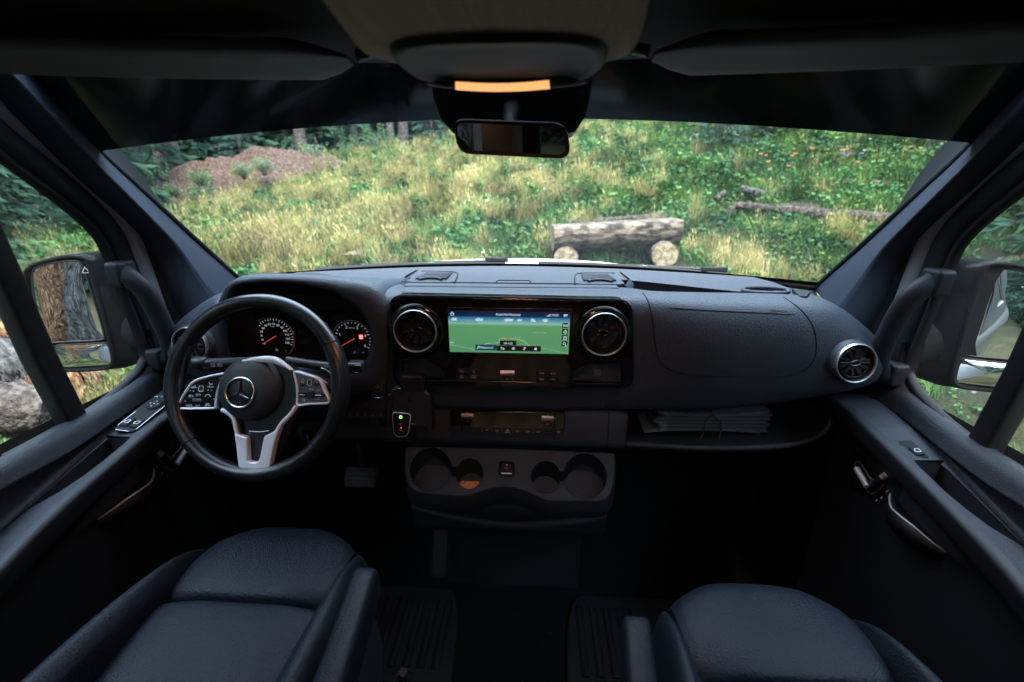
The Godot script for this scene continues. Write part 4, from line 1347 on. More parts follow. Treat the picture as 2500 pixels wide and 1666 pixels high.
# ---------------------------------------------------------------- instrument binnacle
func binnacle(dash: Node3D):
	# mouth of the hood, traced clockwise from its top left
	var mouth: Array = [Vector3(-0.6297,1.077,-0.985),Vector3(-0.5649,1.0891,-0.985),Vector3(-0.503,1.0888,-0.985),Vector3(-0.4492,1.081,-0.985),Vector3(-0.3971,1.0675,-0.985),Vector3(-0.3537,1.0337,-0.985),Vector3(-0.3323,0.9941,-0.985),Vector3(-0.3285,0.9562,-0.985),Vector3(-0.3405,0.9161,-0.985),Vector3(-0.3713,0.8788,-0.985),Vector3(-0.4838,0.8655,-0.985),Vector3(-0.606,0.8659,-0.985),Vector3(-0.6694,0.8828,-0.985),Vector3(-0.68,0.93,-0.985),Vector3(-0.6722,0.9764,-0.985),Vector3(-0.6537,1.0314,-0.985)]
	var skin: Array = [Vector3(-0.6396,1.0934,-0.992),Vector3(-0.5802,1.1063,-0.992),Vector3(-0.4942,1.1071,-0.992),Vector3(-0.4425,1.1049,-0.992),Vector3(-0.3868,1.098,-0.992),Vector3(-0.318,1.082,-0.992),Vector3(-0.2843,1.0396,-0.992),Vector3(-0.2779,0.9709,-0.992),Vector3(-0.2817,0.9042,-0.992),Vector3(-0.3197,0.8174,-0.992),Vector3(-0.4877,0.7907,-0.992),Vector3(-0.6448,0.7921,-0.992),Vector3(-0.724,0.8182,-0.992),Vector3(-0.7334,0.8946,-0.992),Vector3(-0.7147,0.9785,-0.992),Vector3(-0.6782,1.0537,-0.992)]
	var m := cr(mouth, 4, true)
	var k := cr(skin, 4, true)
	var c := Vector3(-0.535, 0.93, -1.0)
	var rings := []
	var inner := m.map(func(p): return Vector3(c.x + (p.x - c.x) * 0.985, c.y + (p.y - c.y) * 0.97, -1.13))
	rings.append(inner)
	rings.append(m.map(func(p): return p + Vector3(0, 0, -0.06)))
	rings.append(m)
	for q in [[0.10, 0.006], [0.3, 0.010], [0.65, 0.008], [0.92, 0.0]]:
		var ring := []
		for i in m.size(): ring.append(m[i].lerp(k[i], q[0]) + Vector3(0, 0, q[1]))
		rings.append(ring)
	rings.append(k.map(func(p): return p + Vector3(0, 0, -0.012)))
	rings.append(k.map(func(p): return Vector3(p.x, lerpf(p.y, minf(p.y, 1.085), 0.6), -1.06)))
	rings.append(k.map(func(p): return Vector3(p.x, minf(p.y, 1.072), -1.14)))
	rings.append(k.map(func(p): return Vector3(p.x, minf(p.y, 1.055), -1.24)))
	var s := shp()
	s.sheet(rings.slice(2), false, true)
	part("instrument_hood", s, M.dash, dash)
	s = shp()
	s.sheet(rings.slice(0, 3), false, true)
	part("hood_lining", s, M.trim, dash)
	# dashboard skin falling from the hood to the centre panel
	s = shp()
	var sk := [[Vector3(-0.3526,1.0646,-1.085),Vector3(-0.3219,1.0639,-1.085),Vector3(-0.2711,1.0604,-1.085)], [Vector3(-0.3446,1.0676,-1.03),Vector3(-0.3139,1.0621,-1.03),Vector3(-0.2552,1.0648,-1.03)], [Vector3(-0.3159,1.0481,-0.995),Vector3(-0.2898,1.0417,-0.995),Vector3(-0.256,1.0489,-0.995)], [Vector3(-0.302,0.996,-0.99),Vector3(-0.2885,0.9863,-0.99),Vector3(-0.2692,0.9867,-0.99)], [Vector3(-0.3016,0.9246,-0.992),Vector3(-0.2917,0.904,-0.992),Vector3(-0.2747,0.8939,-0.992)], [Vector3(-0.3191,0.8375,-0.996),Vector3(-0.3008,0.816,-0.996),Vector3(-0.2655,0.8114,-0.996)], [Vector3(-0.3787,0.7726,-1),Vector3(-0.3166,0.7686,-1),Vector3(-0.2701,0.7665,-1)]]
	s.sheet(smooth_rows(sk, 5, 5))
	part("hood_cheek", s, M.dash, dash)
	# instruments
	var t := thing("instrument_cluster", "round speedometer and rev counter behind the steering wheel, one red lamp lit", "instrument cluster", Vector3(-0.54, 0.9, -1.12))
	s = shp()
	s.fan(inner.map(func(p): return Vector3(p.x, p.y, -1.124)))
	part("cluster_face", s, M.switch_black, t)
	s = shp()
	s.plate([Vector2(-0.5606,0.9986),Vector2(-0.4803,0.9975),Vector2(-0.4979,0.8656),Vector2(-0.5852,0.8638)], frame(Vector3(0, 0, -1.115)), 0.01, 0.001)
	part("trip_display", s, M.screen_glass, t)
	var dials := [[Vector3(-0.6404,0.9151,-1.112), 0.0565, "speedometer"], [Vector3(-0.4274,0.9121,-1.112), 0.0530, "rev_counter"]]
	for q in dials:
		var r: float = q[1]
		var xf := frame(q[0])
		var g := thing_part(q[2], t)
		s = shp()
		s.lathe([Vector2(r * 0.99, 0.0), Vector2(r * 0.96, -0.004), Vector2(0, -0.0045)], xf, 40)
		part("dial", s, M.satin_black, g)
		s = shp()
		s.tube(lift(ring2(r, 48), xf), 0.0017, 8, true)
		part("bezel", s, M.satin_silver, g)
		var speed: bool = q[2] == "speedometer"
		var n := 27 if speed else 21
		var a0 := deg_to_rad(212.0)
		var a1 := deg_to_rad(-26.0 if speed else -30.0)
		if not speed: a0 = deg_to_rad(206.0)
		var ticks := []
		for i in n:
			var a := lerpf(a0, a1, float(i) / (n - 1))
			var v := Vector2.from_angle(a)
			var long: bool = i % 2 == 0 if speed else i % 4 == 0
			ticks.append([v * r * (0.80 if long else 0.84), v * r * 0.90])
		part("tick_marks", strokes(ticks, 0.0011, xf.translated_local(Vector3(0, 0, -0.0035))), M.cluster_print, g)
		var nums := range(0, 14) if speed else range(0, 6)
		for i in nums:
			var a := lerpf(a0, a1, float(i) / (13.0 if speed else 5.0))
			var v := Vector2.from_angle(a) * r * (0.64 if speed else 0.68)
			if i == 0 and not speed: continue
			words("dial_number", str(i * 10 if speed else i), 0.0072 if speed else 0.0095, xf.translated_local(Vector3(v.x, v.y, -0.003)), M.cluster_print, g, 0.0003)
		if speed:
			words("dial_unit", "mph", 0.005, xf.translated_local(Vector3(0, r * 0.52, -0.003)), M.lit_dim, g, 0.0003)
			words("fuel_mark", "0", 0.006, xf.translated_local(Vector3(-r * 0.42, -r * 0.72, -0.003)), M.lit_dim, g, 0.0003)
			words("fuel_mark", "1/2", 0.005, xf.translated_local(Vector3(0.0, -r * 0.84, -0.003)), M.lit_dim, g, 0.0003)
			words("fuel_mark", "1", 0.006, xf.translated_local(Vector3(r * 0.44, -r * 0.70, -0.003)), M.lit_dim, g, 0.0003)
			part("fuel_symbol", strokes([[Vector2(-0.003, -0.039), Vector2(-0.003, -0.033), Vector2(0.001, -0.033), Vector2(0.001, -0.039), Vector2(-0.003, -0.039)], [Vector2(0.002, -0.035), Vector2(0.004, -0.036), Vector2(0.004, -0.039)]], 0.0008, xf.translated_local(Vector3(0, 0, -0.003))), M.lit_dim, g)
		else:
			words("dial_unit", "x1000 rpm", 0.0042, xf.translated_local(Vector3(0, r * 0.60, -0.003)), M.lit_dim, g, 0.0003)
			words("gauge_mark", "H", 0.006, xf.translated_local(Vector3(r * 0.45, -r * 0.72, -0.003)), M.lit_dim, g, 0.0003)
			part("temperature_symbol", strokes([[Vector2(0, -0.034), Vector2(0, -0.041)], [Vector2(-0.004, -0.042), Vector2(0.004, -0.042)], [Vector2(0, -0.036), Vector2(0.0025, -0.036)]], 0.0009, xf.translated_local(Vector3(0, 0, -0.003))), M.lit_dim, g)
		var na := deg_to_rad(209.0)
		s = shp()
		s.tube(lift([Vector2.from_angle(na) * -0.008, Vector2.from_angle(na) * r * 0.70], xf, 0.0015), [0.0014, 0.0006], 6)
		part("needle", s, M.lit_red, g)
		s = shp()
		s.lathe([Vector2(0.0075, -0.003), Vector2(0.007, 0.001), Vector2(0.004, 0.002), Vector2(0, 0.002)], xf, 20)
		part("needle_cap", s, M.satin_black, g)
	var wf := frame(Vector3(-0.4017,0.9219,-1.108))
	s = shp()
	s.plate(rrect(0.0105, 0.0125, 0.001), wf, 0.001)
	part("brake_warning_lamp", s, M.lamp_red, t)
	part("brake_symbol", strokes([circle_line(Vector2(0, 0.0015), 0.0028, 10), [Vector2(-0.0042, 0.004), Vector2(-0.0048, 0.0015), Vector2(-0.0042, -0.001)], [Vector2(0.0042, 0.004), Vector2(0.0048, 0.0015), Vector2(0.0042, -0.001)], [Vector2(-0.0007, -0.0002), Vector2(-0.0007, 0.0032), Vector2(0.001, 0.003), Vector2(0.0008, 0.0014), Vector2(-0.0006, 0.0014)]], 0.0008, wf.translated_local(Vector3(0, 0, 0.0006))), M.lit_white, t)
	words("brake_lettering", "PARK", 0.0036, wf.translated_local(Vector3(0, -0.0042, 0.0006)), M.lit_white, t, 0.0002, true)

# ---------------------------------------------------------------- centre panel with screen
func infotainment():
	var t := thing("infotainment_panel", "glossy black centre panel with lit map screen between two chrome ringed air vents", "control panel", Vector3(0, 0.83, -0.98))
	var o: Array = round_corners([Vector2(-0.2719,1.0658),Vector2(0.263,1.0617),Vector2(0.2836,0.8515),Vector2(-0.2818,0.8437)], 0.032, 7)
	var xf := frame(Vector3(0, 0, -0.975))
	var cub: Array = [Vector2(0.1403,0.8678),Vector2(0.1504,0.8968),Vector2(0.1805,0.9106),Vector2(0.2479,0.9141),Vector2(0.2555,0.8633),Vector2(0.1453,0.8627)]
	var cul: Array = [Vector2(-0.2585,0.9114),Vector2(-0.2021,0.9146),Vector2(-0.1592,0.8877),Vector2(-0.1566,0.8617),Vector2(-0.2408,0.8617),Vector2(-0.2599,0.8697)]
	cub = round_corners(cub, 0.007)
	cul = round_corners(cul, 0.007)
	var vl := Vector2(-0.2265, 0.9755)
	var vr := Vector2(0.2095, 0.976)
	vl = [Vector2(-0.2159,0.9866)][0]
	vr = [Vector2(0.2063,0.9864)][0]
	var s := shp()
	s.plate(o, xf, 0.035, 0.004, [cub, cul, ring2(0.052, 32, vl), ring2(0.052, 32, vr)], 0.055, false)
	part("fascia", s, M.gloss_black, t)
	s = shp()
	s.tube(lift(Shape.inset(o if not Geometry2D.is_polygon_clockwise(PackedVector2Array(o)) else rev(o), -0.001), xf, -0.003), 0.0016, 6, true)
	part("fascia_edge", s, M.satin_black, t)
	for c in [cub, cul]:
		s = shp()
		s.sheet([lift(c, xf), lift(c, xf, -0.055)], false, true)
		s.face(c, [], xf.translated_local(Vector3(0, 0, -0.055)))
		part("cubby", s, M.trim, t)
		s = shp()
		s.tube(lift(c, xf, 0.0005), 0.0012, 6, true)
		part("cubby_rim", s, M.satin_black, t)
	for v in [vl, vr]:
		round_vent(t, Vector3(v.x, v.y, -0.972), Vector3(0.02, 0.06, 1.0), 0.0475, 0.045, true)
	# ledge lines under the screen
	s = shp()
	s.tube([Vector3(-0.1754,0.8636,-0.972),Vector3(0.0024,0.8637,-0.972),Vector3(0.1357,0.8617,-0.972)], 0.0022, 6)
	part("ledge_line", s, M.gloss_black, t)
	# screen
	var sf := frame(Vector3(-0.0051,0.985,-0.9725))
	var sw := 0.2715
	var sh := 0.0985
	s = shp()
	s.plate(rrect(sw + 0.012, sh + 0.014, 0.004), sf.translated_local(Vector3(0, 0, -0.0006)), 0.004, 0.0012)
	part("screen_border", s, M.screen_glass, t)
	var g := MeshInstance3D.new()
	g.name = "map_screen"
	var qm := QuadMesh.new()
	qm.size = Vector2(sw, sh)
	g.mesh = qm
	g.material_override = map_material()
	g.transform = Transform3D(Basis(), sf.origin + Vector3(0, 0, 0.0008) - t.position)
	t.add_child(g, true)
	# the print on the screen
	var put := func(px: float, py: float) -> Vector3:   # screen fractions from its top left
		return Vector3((px - 0.5) * sw, (0.5 - py) * sh, 0.0014)
	var w := func(called: String, text: String, h: float, px: float, py: float, m: Material):
		words(called, text, h, sf.translated_local(put.call(px, py)), m, t, 0.0002)
	w.call("screen_title", "Road Not Mapped", 0.0068, 0.497, 0.075, M.lit_white)
	w.call("screen_clock", "19:03", 0.0066, 0.877, 0.075, M.lit_white)
	w.call("place_name", "Collins Creek", 0.0055, 0.755, 0.49, M.lit_place)
	w.call("place_name", "White River National Forest", 0.0048, 0.14, 0.265, M.lit_faint)
	w.call("road_number", "NF-103", 0.0062, 0.495, 0.765, M.lit_white)
	w.call("road_number", "NF-103", 0.0042, 0.573, 0.615, M.lit_place)
	w.call("search_lettering", "Where to?", 0.0066, 0.315, 0.875, M.lit_white)
	w.call("view_lettering", "2D", 0.0045, 0.978, 0.80, M.lit_white)
	w.call("parking_letter", "P", 0.006, 0.966, 0.61, M.lit_white)
	var at := func(px: float, py: float) -> Vector2: return Vector2((px - 0.5) * sw, (0.5 - py) * sh)
	var h: Vector2 = at.call(0.035, 0.07)
	var lines := [[h + Vector2(-0.004, 0), h + Vector2(0, 0.004), h + Vector2(0.004, 0)], [h + Vector2(-0.003, 0), h + Vector2(-0.003, -0.004), h + Vector2(-0.001, -0.004)], [h + Vector2(0.003, 0), h + Vector2(0.003, -0.004), h + Vector2(0.001, -0.004)], [h + Vector2(-0.002, 0), h + Vector2(0.002, 0)]]
	var ms: Vector2 = at.call(0.963, 0.08)
	lines += [[ms + Vector2(-0.004, 0.0025), ms + Vector2(0.004, 0.0025)], [ms + Vector2(-0.004, 0.001), ms + Vector2(0.004, 0.001)], [ms + Vector2(-0.004, -0.0005), ms + Vector2(0.004, -0.0005)], [ms + Vector2(-0.002, -0.002), ms + Vector2(-0.002, -0.0038)]]
	var sg: Vector2 = at.call(0.825, 0.085)
	for i in 5: lines.append([sg + Vector2(-0.0034 + i * 0.0017, -0.0018), sg + Vector2(-0.0034 + i * 0.0017, -0.001 + i * 0.0011)])
	var fk: Vector2 = at.call(0.966, 0.315)
	lines += [circle_line(fk, 0.0021, 8), [fk + Vector2(-0.0042, 0.003), fk + Vector2(-0.0042, -0.003)], [fk + Vector2(0.0042, 0.003), fk + Vector2(0.0042, -0.003)]]
	var cp: Vector2 = at.call(0.966, 0.46)
	lines += [circle_line(cp, 0.0034, 12), [cp + Vector2(-0.0015, -0.0018), cp + Vector2(0.0017, 0.002)]]
	var pk: Vector2 = at.call(0.966, 0.61)
	lines += [[pk + Vector2(-0.0035, -0.0035), pk + Vector2(-0.0035, 0.0035), pk + Vector2(0.0035, 0.0035), pk + Vector2(0.0035, -0.0035), pk + Vector2(-0.0035, -0.0035)]]
	var zo: Vector2 = at.call(0.962, 0.745)
	lines += [circle_line(zo, 0.0028, 10), [zo + Vector2(0.002, -0.002), zo + Vector2(0.0045, -0.005)]]
	var mg: Vector2 = at.call(0.245, 0.872)
	lines += [circle_line(mg + Vector2(0.001, 0.001), 0.0023, 10), [mg + Vector2(-0.001, -0.001), mg + Vector2(-0.0035, -0.0035)]]
	for i in 4:
		var b: Vector2 = at.call([0.447, 0.537, 0.632, 0.725][i], 0.885)
		if i == 0: lines += [[b + Vector2(-0.003, -0.003), b + Vector2(-0.003, 0.003), b + Vector2(0, 0.001)], circle_line(b + Vector2(0.0025, -0.001), 0.0018, 8)]
		if i == 1: lines += [[b + Vector2(-0.003, 0.001), b + Vector2(-0.001, 0.001), b + Vector2(0.001, 0.003), b + Vector2(0.001, -0.003), b + Vector2(-0.001, -0.001), b + Vector2(-0.003, -0.001)], circle_line(b, 0.0035, 5, -0.7, 0.7)]
		if i == 2: lines += [circle_line(b + Vector2(0.001, 0.002), 0.0018, 8), [b + Vector2(0.001, 0), b + Vector2(-0.001, -0.003), b + Vector2(-0.003, -0.001)]]
		if i == 3: lines += [circle_line(b, 0.0026, 8), circle_line(b, 0.0012, 6)]
	part("screen_symbols", strokes(lines, 0.0009, sf.translated_local(Vector3(0, 0, 0.0014))), M.lit_white, t)
	var ar: Vector2 = at.call(0.495, 0.645)
	part("position_arrow", strokes([[ar + Vector2(-0.004, -0.002), ar + Vector2(0, 0.002), ar + Vector2(0.004, -0.002)]], 0.0018, sf.translated_local(Vector3(0, 0, 0.0014))), M.lit_red, t)
	# buttons below
	for q in [[Vector3(-0.1148,0.8877,-0.975), 0.026], [Vector3(-0.0869,0.8863,-0.975), 0.024], [Vector3(-0.1153,0.8731,-0.975), 0.026], [Vector3(-0.0872,0.8727,-0.975), 0.024], [Vector3(0.0706,0.8868,-0.975), 0.026], [Vector3(0.0981,0.8864,-0.975), 0.026], [Vector3(0.0709,0.8713,-0.975), 0.026], [Vector3(0.0985,0.8719,-0.975), 0.026]]:
		var c: Vector3 = q[0]
		s = shp()
		s.plate(rrect(q[1], 0.0125, 0.0015), frame(c + Vector3(0, 0, 0.0012)), 0.004, 0.0006)
		part("button", s, M.satin_black, t)
	for q in [["TEL", Vector3(-0.0868,0.8873,-0.975)], ["NAV", Vector3(-0.1152,0.8757,-0.975)], ["MAP", Vector3(-0.1154,0.871,-0.975)], ["RADIO", Vector3(-0.0871,0.8764,-0.975)], ["MEDIA", Vector3(-0.0873,0.8717,-0.975)], ["VOL", Vector3(-0.0084,0.8694,-0.975)]]:
		words("button_lettering", q[0], 0.0036 if q[0].length() > 4 else 0.0042, frame(q[1] + Vector3(0, 0, 0.0016)), M.print, t, 0.0002)
	var bl := []
	var b0: Vector2 = flat2(Vector3(-0.1148,0.8877,-0.975))
	bl += [[b0 + Vector2(-0.0045, -0.002), b0 + Vector2(-0.0045, 0.002), b0 + Vector2(0.0005, 0.002), b0 + Vector2(0.004, -0.0005), b0 + Vector2(0.004, -0.002), b0 + Vector2(-0.0045, -0.002)]]
	var b1: Vector2 = flat2(Vector3(0.0706,0.8868,-0.975))
	bl += [[b1 + Vector2(-0.002, -0.0005), b1 + Vector2(-0.005, 0.001), b1 + Vector2(-0.003, 0.0028)], [b1 + Vector2(-0.0005, -0.002), b1 + Vector2(0.001, 0.002)], circle_line(b1 + Vector2(0.0042, 0), 0.0018, 8)]
	var b2: Vector2 = flat2(Vector3(0.0981,0.8864,-0.975))
	bl += [[b2 + Vector2(-0.006, 0), b2 + Vector2(-0.003, 0.002), b2 + Vector2(-0.003, -0.002), b2 + Vector2(-0.006, 0)], [b2 + Vector2(-0.0005, -0.002), b2 + Vector2(0.001, 0.002)], circle_line(b2 + Vector2(0.0042, 0), 0.0018, 8)]
	var b3: Vector2 = flat2(Vector3(0.0709,0.8713,-0.975))
	bl += [[b3 + Vector2(-0.003, -0.002), b3 + Vector2(0.003, 0.002)], [b3 + Vector2(-0.003, 0.002), b3 + Vector2(0.003, -0.002)], [b3 + Vector2(-0.004, 0.002), b3 + Vector2(-0.004, -0.002)], [b3 + Vector2(0.004, 0.002), b3 + Vector2(0.004, -0.002)]]
	var b4: Vector2 = flat2(Vector3(0.0985,0.8719,-0.975))
	bl += [[b4 + Vector2(-0.001, 0.0015), b4 + Vector2(-0.004, 0), b4 + Vector2(-0.001, -0.0015)], [b4 + Vector2(0.001, 0.0015), b4 + Vector2(0.004, 0), b4 + Vector2(0.001, -0.0015)]]
	for x0 in [Vector3(-0.0208,0.8691,-0.975), Vector3(0.0032,0.8697,-0.975)]:
		var e: Vector2 = flat2(x0)
		bl.append([e - Vector2(0.0013, 0), e + Vector2(0.0013, 0)])
	part("button_symbols", strokes(bl, 0.0009, frame(Vector3(0, 0, -0.975 + 0.0017))), M.print, t)
	# volume roller
	s = shp()
	var rc := Vector3(-0.0083,0.885,-0.975)
	s.tube([rc + Vector3(-0.0165, 0, -0.001), rc + Vector3(0.0165, 0, -0.001)], 0.0068, 16)
	part("volume_roller", s, M.satin_silver, t)
	for i in 2:
		s = shp()
		s.tube([rc + Vector3(-0.0165, -0.0005 - 0.0035 * i, 0.0058 - 0.0012 * i), rc + Vector3(0.0165, -0.0005 - 0.0035 * i, 0.0058 - 0.0012 * i)], 0.0006, 5)  # shade between the roller ribs, laid on as dark lines
		part("roller_shade_line", s, M.rubber, t)
	for k in [-1, 1]:
		s = shp()
		s.tube([rc + Vector3(0.0165 * k, 0, -0.001), rc + Vector3(0.0195 * k, 0, -0.001)], [0.0066, 0.0045], 12)
		part("roller_end", s, M.gloss_black, t)
	# card left in the right cubby
	var kt := thing("lighter", "small clear topped lighter lying in the right cubby of the centre panel", "lighter", Vector3(0.18, 0.845, -0.98))
	s = shp()
	s.tube([Vector3(0.1483,0.8657,-0.992),Vector3(0.2056,0.8691,-0.992)], 0.0055, 10, false, 0.7)
	part("case", s, M.satin_black, kt)
	s = shp()
	s.box(Vector3(0.017, 0.018, 0.006), frame(Vector3(0.2014,0.8865,-0.99), Vector3(1, 0.1, 0), Vector3(-0.1, 1, 0)), 0.001)
	part("tag", s, M.paper, kt)

func map_material() -> StandardMaterial3D:
	var w := 640
	var h := 232
	var im := Image.create(w, h, false, Image.FORMAT_RGB8)
	var n := FastNoiseLite.new()
	n.seed = 4
	n.frequency = 0.03
	var green := Color(0.36, 0.60, 0.40)
	for yy in h:
		var v := float(yy) / h
		for xx in w:
			var c: Color
			if v < 0.13: c = Color(0.03, 0.11, 0.22).lerp(Color(0.05, 0.16, 0.30), v / 0.13)
			elif v < 0.34:
				c = Color(0.10, 0.38, 0.56).lerp(Color(0.55, 0.74, 0.70), (v - 0.13) / 0.15) if v < 0.28 else Color(0.55, 0.74, 0.70).lerp(Color(0.40, 0.62, 0.46), (v - 0.28) / 0.06)
				# little clouds
				for q in [[0.26, 0.045], [0.50, 0.05], [0.59, 0.025], [0.70, 0.025], [0.80, 0.028], [0.05, 0.03]]:
					var d := Vector2((float(xx) / w - q[0]) / q[1], (v - 0.205) / 0.055)
					if d.length() < 0.75 + 0.5 * n.get_noise_2d(xx * 3.0, yy * 3.0) and d.y < 0.5 + 0.3 * n.get_noise_2d(xx * 2.0, 9.0):
						c = c.lerp(Color(0.92, 0.95, 0.96), 0.75)
			else: c = green.lerp(Color(0.33, 0.57, 0.40), (v - 0.34) / 0.66) * (1.0 + 0.02 * n.get_noise_2d(xx * 8.0, yy * 8.0))
			im.set_pixel(xx, yy, c)
	var road := func(p: Array):
		var q := cr(p, 24)
		for v in q:
			for dx in 2:
				for dy in 2:
					im.set_pixel(clampi(int(v.x * w) + dx, 0, w - 1), clampi(int(v.y * h) + dy, 0, h - 1), Color(0.80, 0.86, 0.66))
	road.call([Vector2(0.0, 0.82), Vector2(0.10, 0.86), Vector2(0.20, 0.92), Vector2(0.21, 0.93)])
	road.call([Vector2(0.30, 0.80), Vector2(0.32, 0.77), Vector2(0.41, 0.745), Vector2(0.425, 0.66), Vector2(0.46, 0.635), Vector2(0.54, 0.645), Vector2(0.62, 0.69), Vector2(0.66, 0.79), Vector2(0.70, 0.84), Vector2(0.78, 0.86), Vector2(0.90, 0.93), Vector2(0.995, 0.99)])
	road.call([Vector2(0.30, 0.80), Vector2(0.31, 0.82)])
	road.call([Vector2(0.0, 0.75), Vector2(0.03, 0.755), Vector2(0.035, 0.77), Vector2(0.0, 0.775)])
	im.fill_rect(Rect2i(int(0.425 * w), int(0.70 * h), int(0.14 * w), int(0.115 * h)), Color(0.04, 0.09, 0.08))
	im.fill_rect(Rect2i(int(0.22 * w), int(0.81 * h), int(0.18 * w), int(0.135 * h)), Color(0.05, 0.30, 0.42))
	im.fill_rect(Rect2i(int(0.225 * w), int(0.825 * h), int(0.17 * w), int(0.105 * h)), Color(0.04, 0.20, 0.30))
	im.fill_rect(Rect2i(int(0.40 * w), int(0.82 * h), int(0.37 * w), int(0.13 * h)), Color(0.03, 0.05, 0.05))
	for i in 4: im.fill_rect(Rect2i(int(0.942 * w), int((0.255 + 0.145 * i) * h), int(0.048 * w), int(0.12 * h)), Color(0.05, 0.07, 0.08))
	var m := mat("map_picture", Color(0.005, 0.005, 0.005), 0.08)
	m.emission_enabled = true
	m.emission = Color.WHITE
	m.emission_operator = BaseMaterial3D.EMISSION_OP_MULTIPLY
	m.emission_texture = ImageTexture.create_from_image(im)
	m.emission_energy_multiplier = 0.068
	return m

# ---------------------------------------------------------------- climate strip
func climate():
	var t := thing("climate_panel", "black climate strip with two silver rocker switches below the centre panel", "control panel", Vector3(0, 0.71, -1.0))
	var o: Array = round_corners([Vector2(-0.1527,0.7687),Vector2(0.1321,0.7724),Vector2(0.1311,0.7475),Vector2(0.1309,0.7247),Vector2(0.1173,0.708),Vector2(-0.1417,0.7115),Vector2(-0.1545,0.7274)], 0.008)
	var xf := frame(Vector3(0, 0, -1.0))
	var s := shp()
	s.plate(o, xf, 0.012, 0.002)
	part("panel", s, M.gloss_black, t)
	for q in [Vector3(-0.1102,0.7552,-1), Vector3(0.0887,0.7542,-1)]:
		var c: Vector3 = q + Vector3(0, 0, 0.003)
		s = shp()
		s.plate(rrect(0.031, 0.013, 0.002), frame(c, Vector3.RIGHT, Vector3(0, 1, 0.35)), 0.01, 0.002)
		part("rocker_switch", s, M.satin_silver, t)
		s = shp()
		s.tube([c + Vector3(-0.0155, -0.0015, 0.001), c + Vector3(0.0155, -0.0015, 0.001)], 0.0008, 5)  # dark line painting the shade across the rocker
		part("rocker_shade_line", s, M.rubber, t)
		part("rocker_marks", strokes([[Vector2(c.x - 0.001, c.y - 0.014), Vector2(c.x + 0.001, c.y - 0.014)], [Vector2(c.x - 0.001, c.y + 0.011), Vector2(c.x + 0.001, c.y + 0.011)], [Vector2(c.x + 0.018, c.y + 0.002), Vector2(c.x + 0.0188, c.y + 0.001)]], 0.0016, frame(Vector3(0, 0, -0.9992))), M.print, t)
	var xs := [Vector3(-0.1383,0.718,-1), Vector3(-0.1114,0.7182,-1), Vector3(-0.0866,0.7184,-1), Vector3(-0.0618,0.7186,-1), Vector3(-0.0361,0.7189,-1), Vector3(-0.0104,0.7191,-1), Vector3(0.0152,0.7193,-1), Vector3(0.0407,0.7195,-1), Vector3(0.0662,0.7197,-1), Vector3(0.0926,0.72,-1), Vector3(0.1169,0.7202,-1)]
	for i in xs.size():
		s = shp()
		s.plate(rrect(0.0236, 0.018, 0.002), frame(xs[i] + Vector3(0, 0, 0.0016)), 0.004, 0.0008)
		part("button", s, M.switch_black, t)
	words("button_lettering", "A/C", 0.005, frame(Vector3(-0.0618,0.7186,-1) + Vector3(0, 0, 0.002)), M.print, t, 0.0002)
	var a: Vector2 = flat2(Vector3(-0.0361,0.7177,-1))
	var b: Vector2 = flat2(Vector3(-0.0104,0.7179,-1))
	var lines := [[a + Vector2(-0.004, 0.004), a + Vector2(-0.002, 0.004)], [a + Vector2(-0.002, 0.001), a + Vector2(0.002, -0.001), a + Vector2(0.004, 0.002)], [a + Vector2(-0.004, 0.0), a + Vector2(-0.002, -0.003), a + Vector2(0.002, -0.003)],
		[b + Vector2(-0.0062, -0.0042), b + Vector2(0, 0.0058), b + Vector2(0.0062, -0.0042), b + Vector2(-0.0062, -0.0042)], [b + Vector2(-0.003, -0.0026), b + Vector2(0, 0.0022), b + Vector2(0.003, -0.0026), b + Vector2(-0.003, -0.0026)]]
	for px in [Vector3(0.0152,0.7181,-1), Vector3(0.0407,0.7184,-1), Vector3(0.0662,0.7186,-1)]:
		var c: Vector2 = flat2(px)
		lines.append([c + Vector2(-0.005, -0.0015), c + Vector2(-0.0045, 0.001), c + Vector2(0.0, 0.0018), c + Vector2(0.0025, 0.0), c + Vector2(0.006, 0.0012)])
		lines.append([c + Vector2(-0.005, -0.0015), c + Vector2(0.003, -0.0018)])
	var f: Vector2 = flat2(Vector3(0.117,0.719,-1))
	lines += [[f + Vector2(-0.004, 0.0015), f + Vector2(-0.002, 0.003), f + Vector2(0.002, 0.003), f + Vector2(0.004, 0.0015), f + Vector2(0.002, -0.002), f + Vector2(-0.002, -0.002), f + Vector2(-0.004, 0.0015)], [f + Vector2(0, 0.002), f + Vector2(0, -0.004)]]
	part("button_symbols", strokes(lines, 0.0009, frame(Vector3(0, 0, -0.9978))), M.print, t)

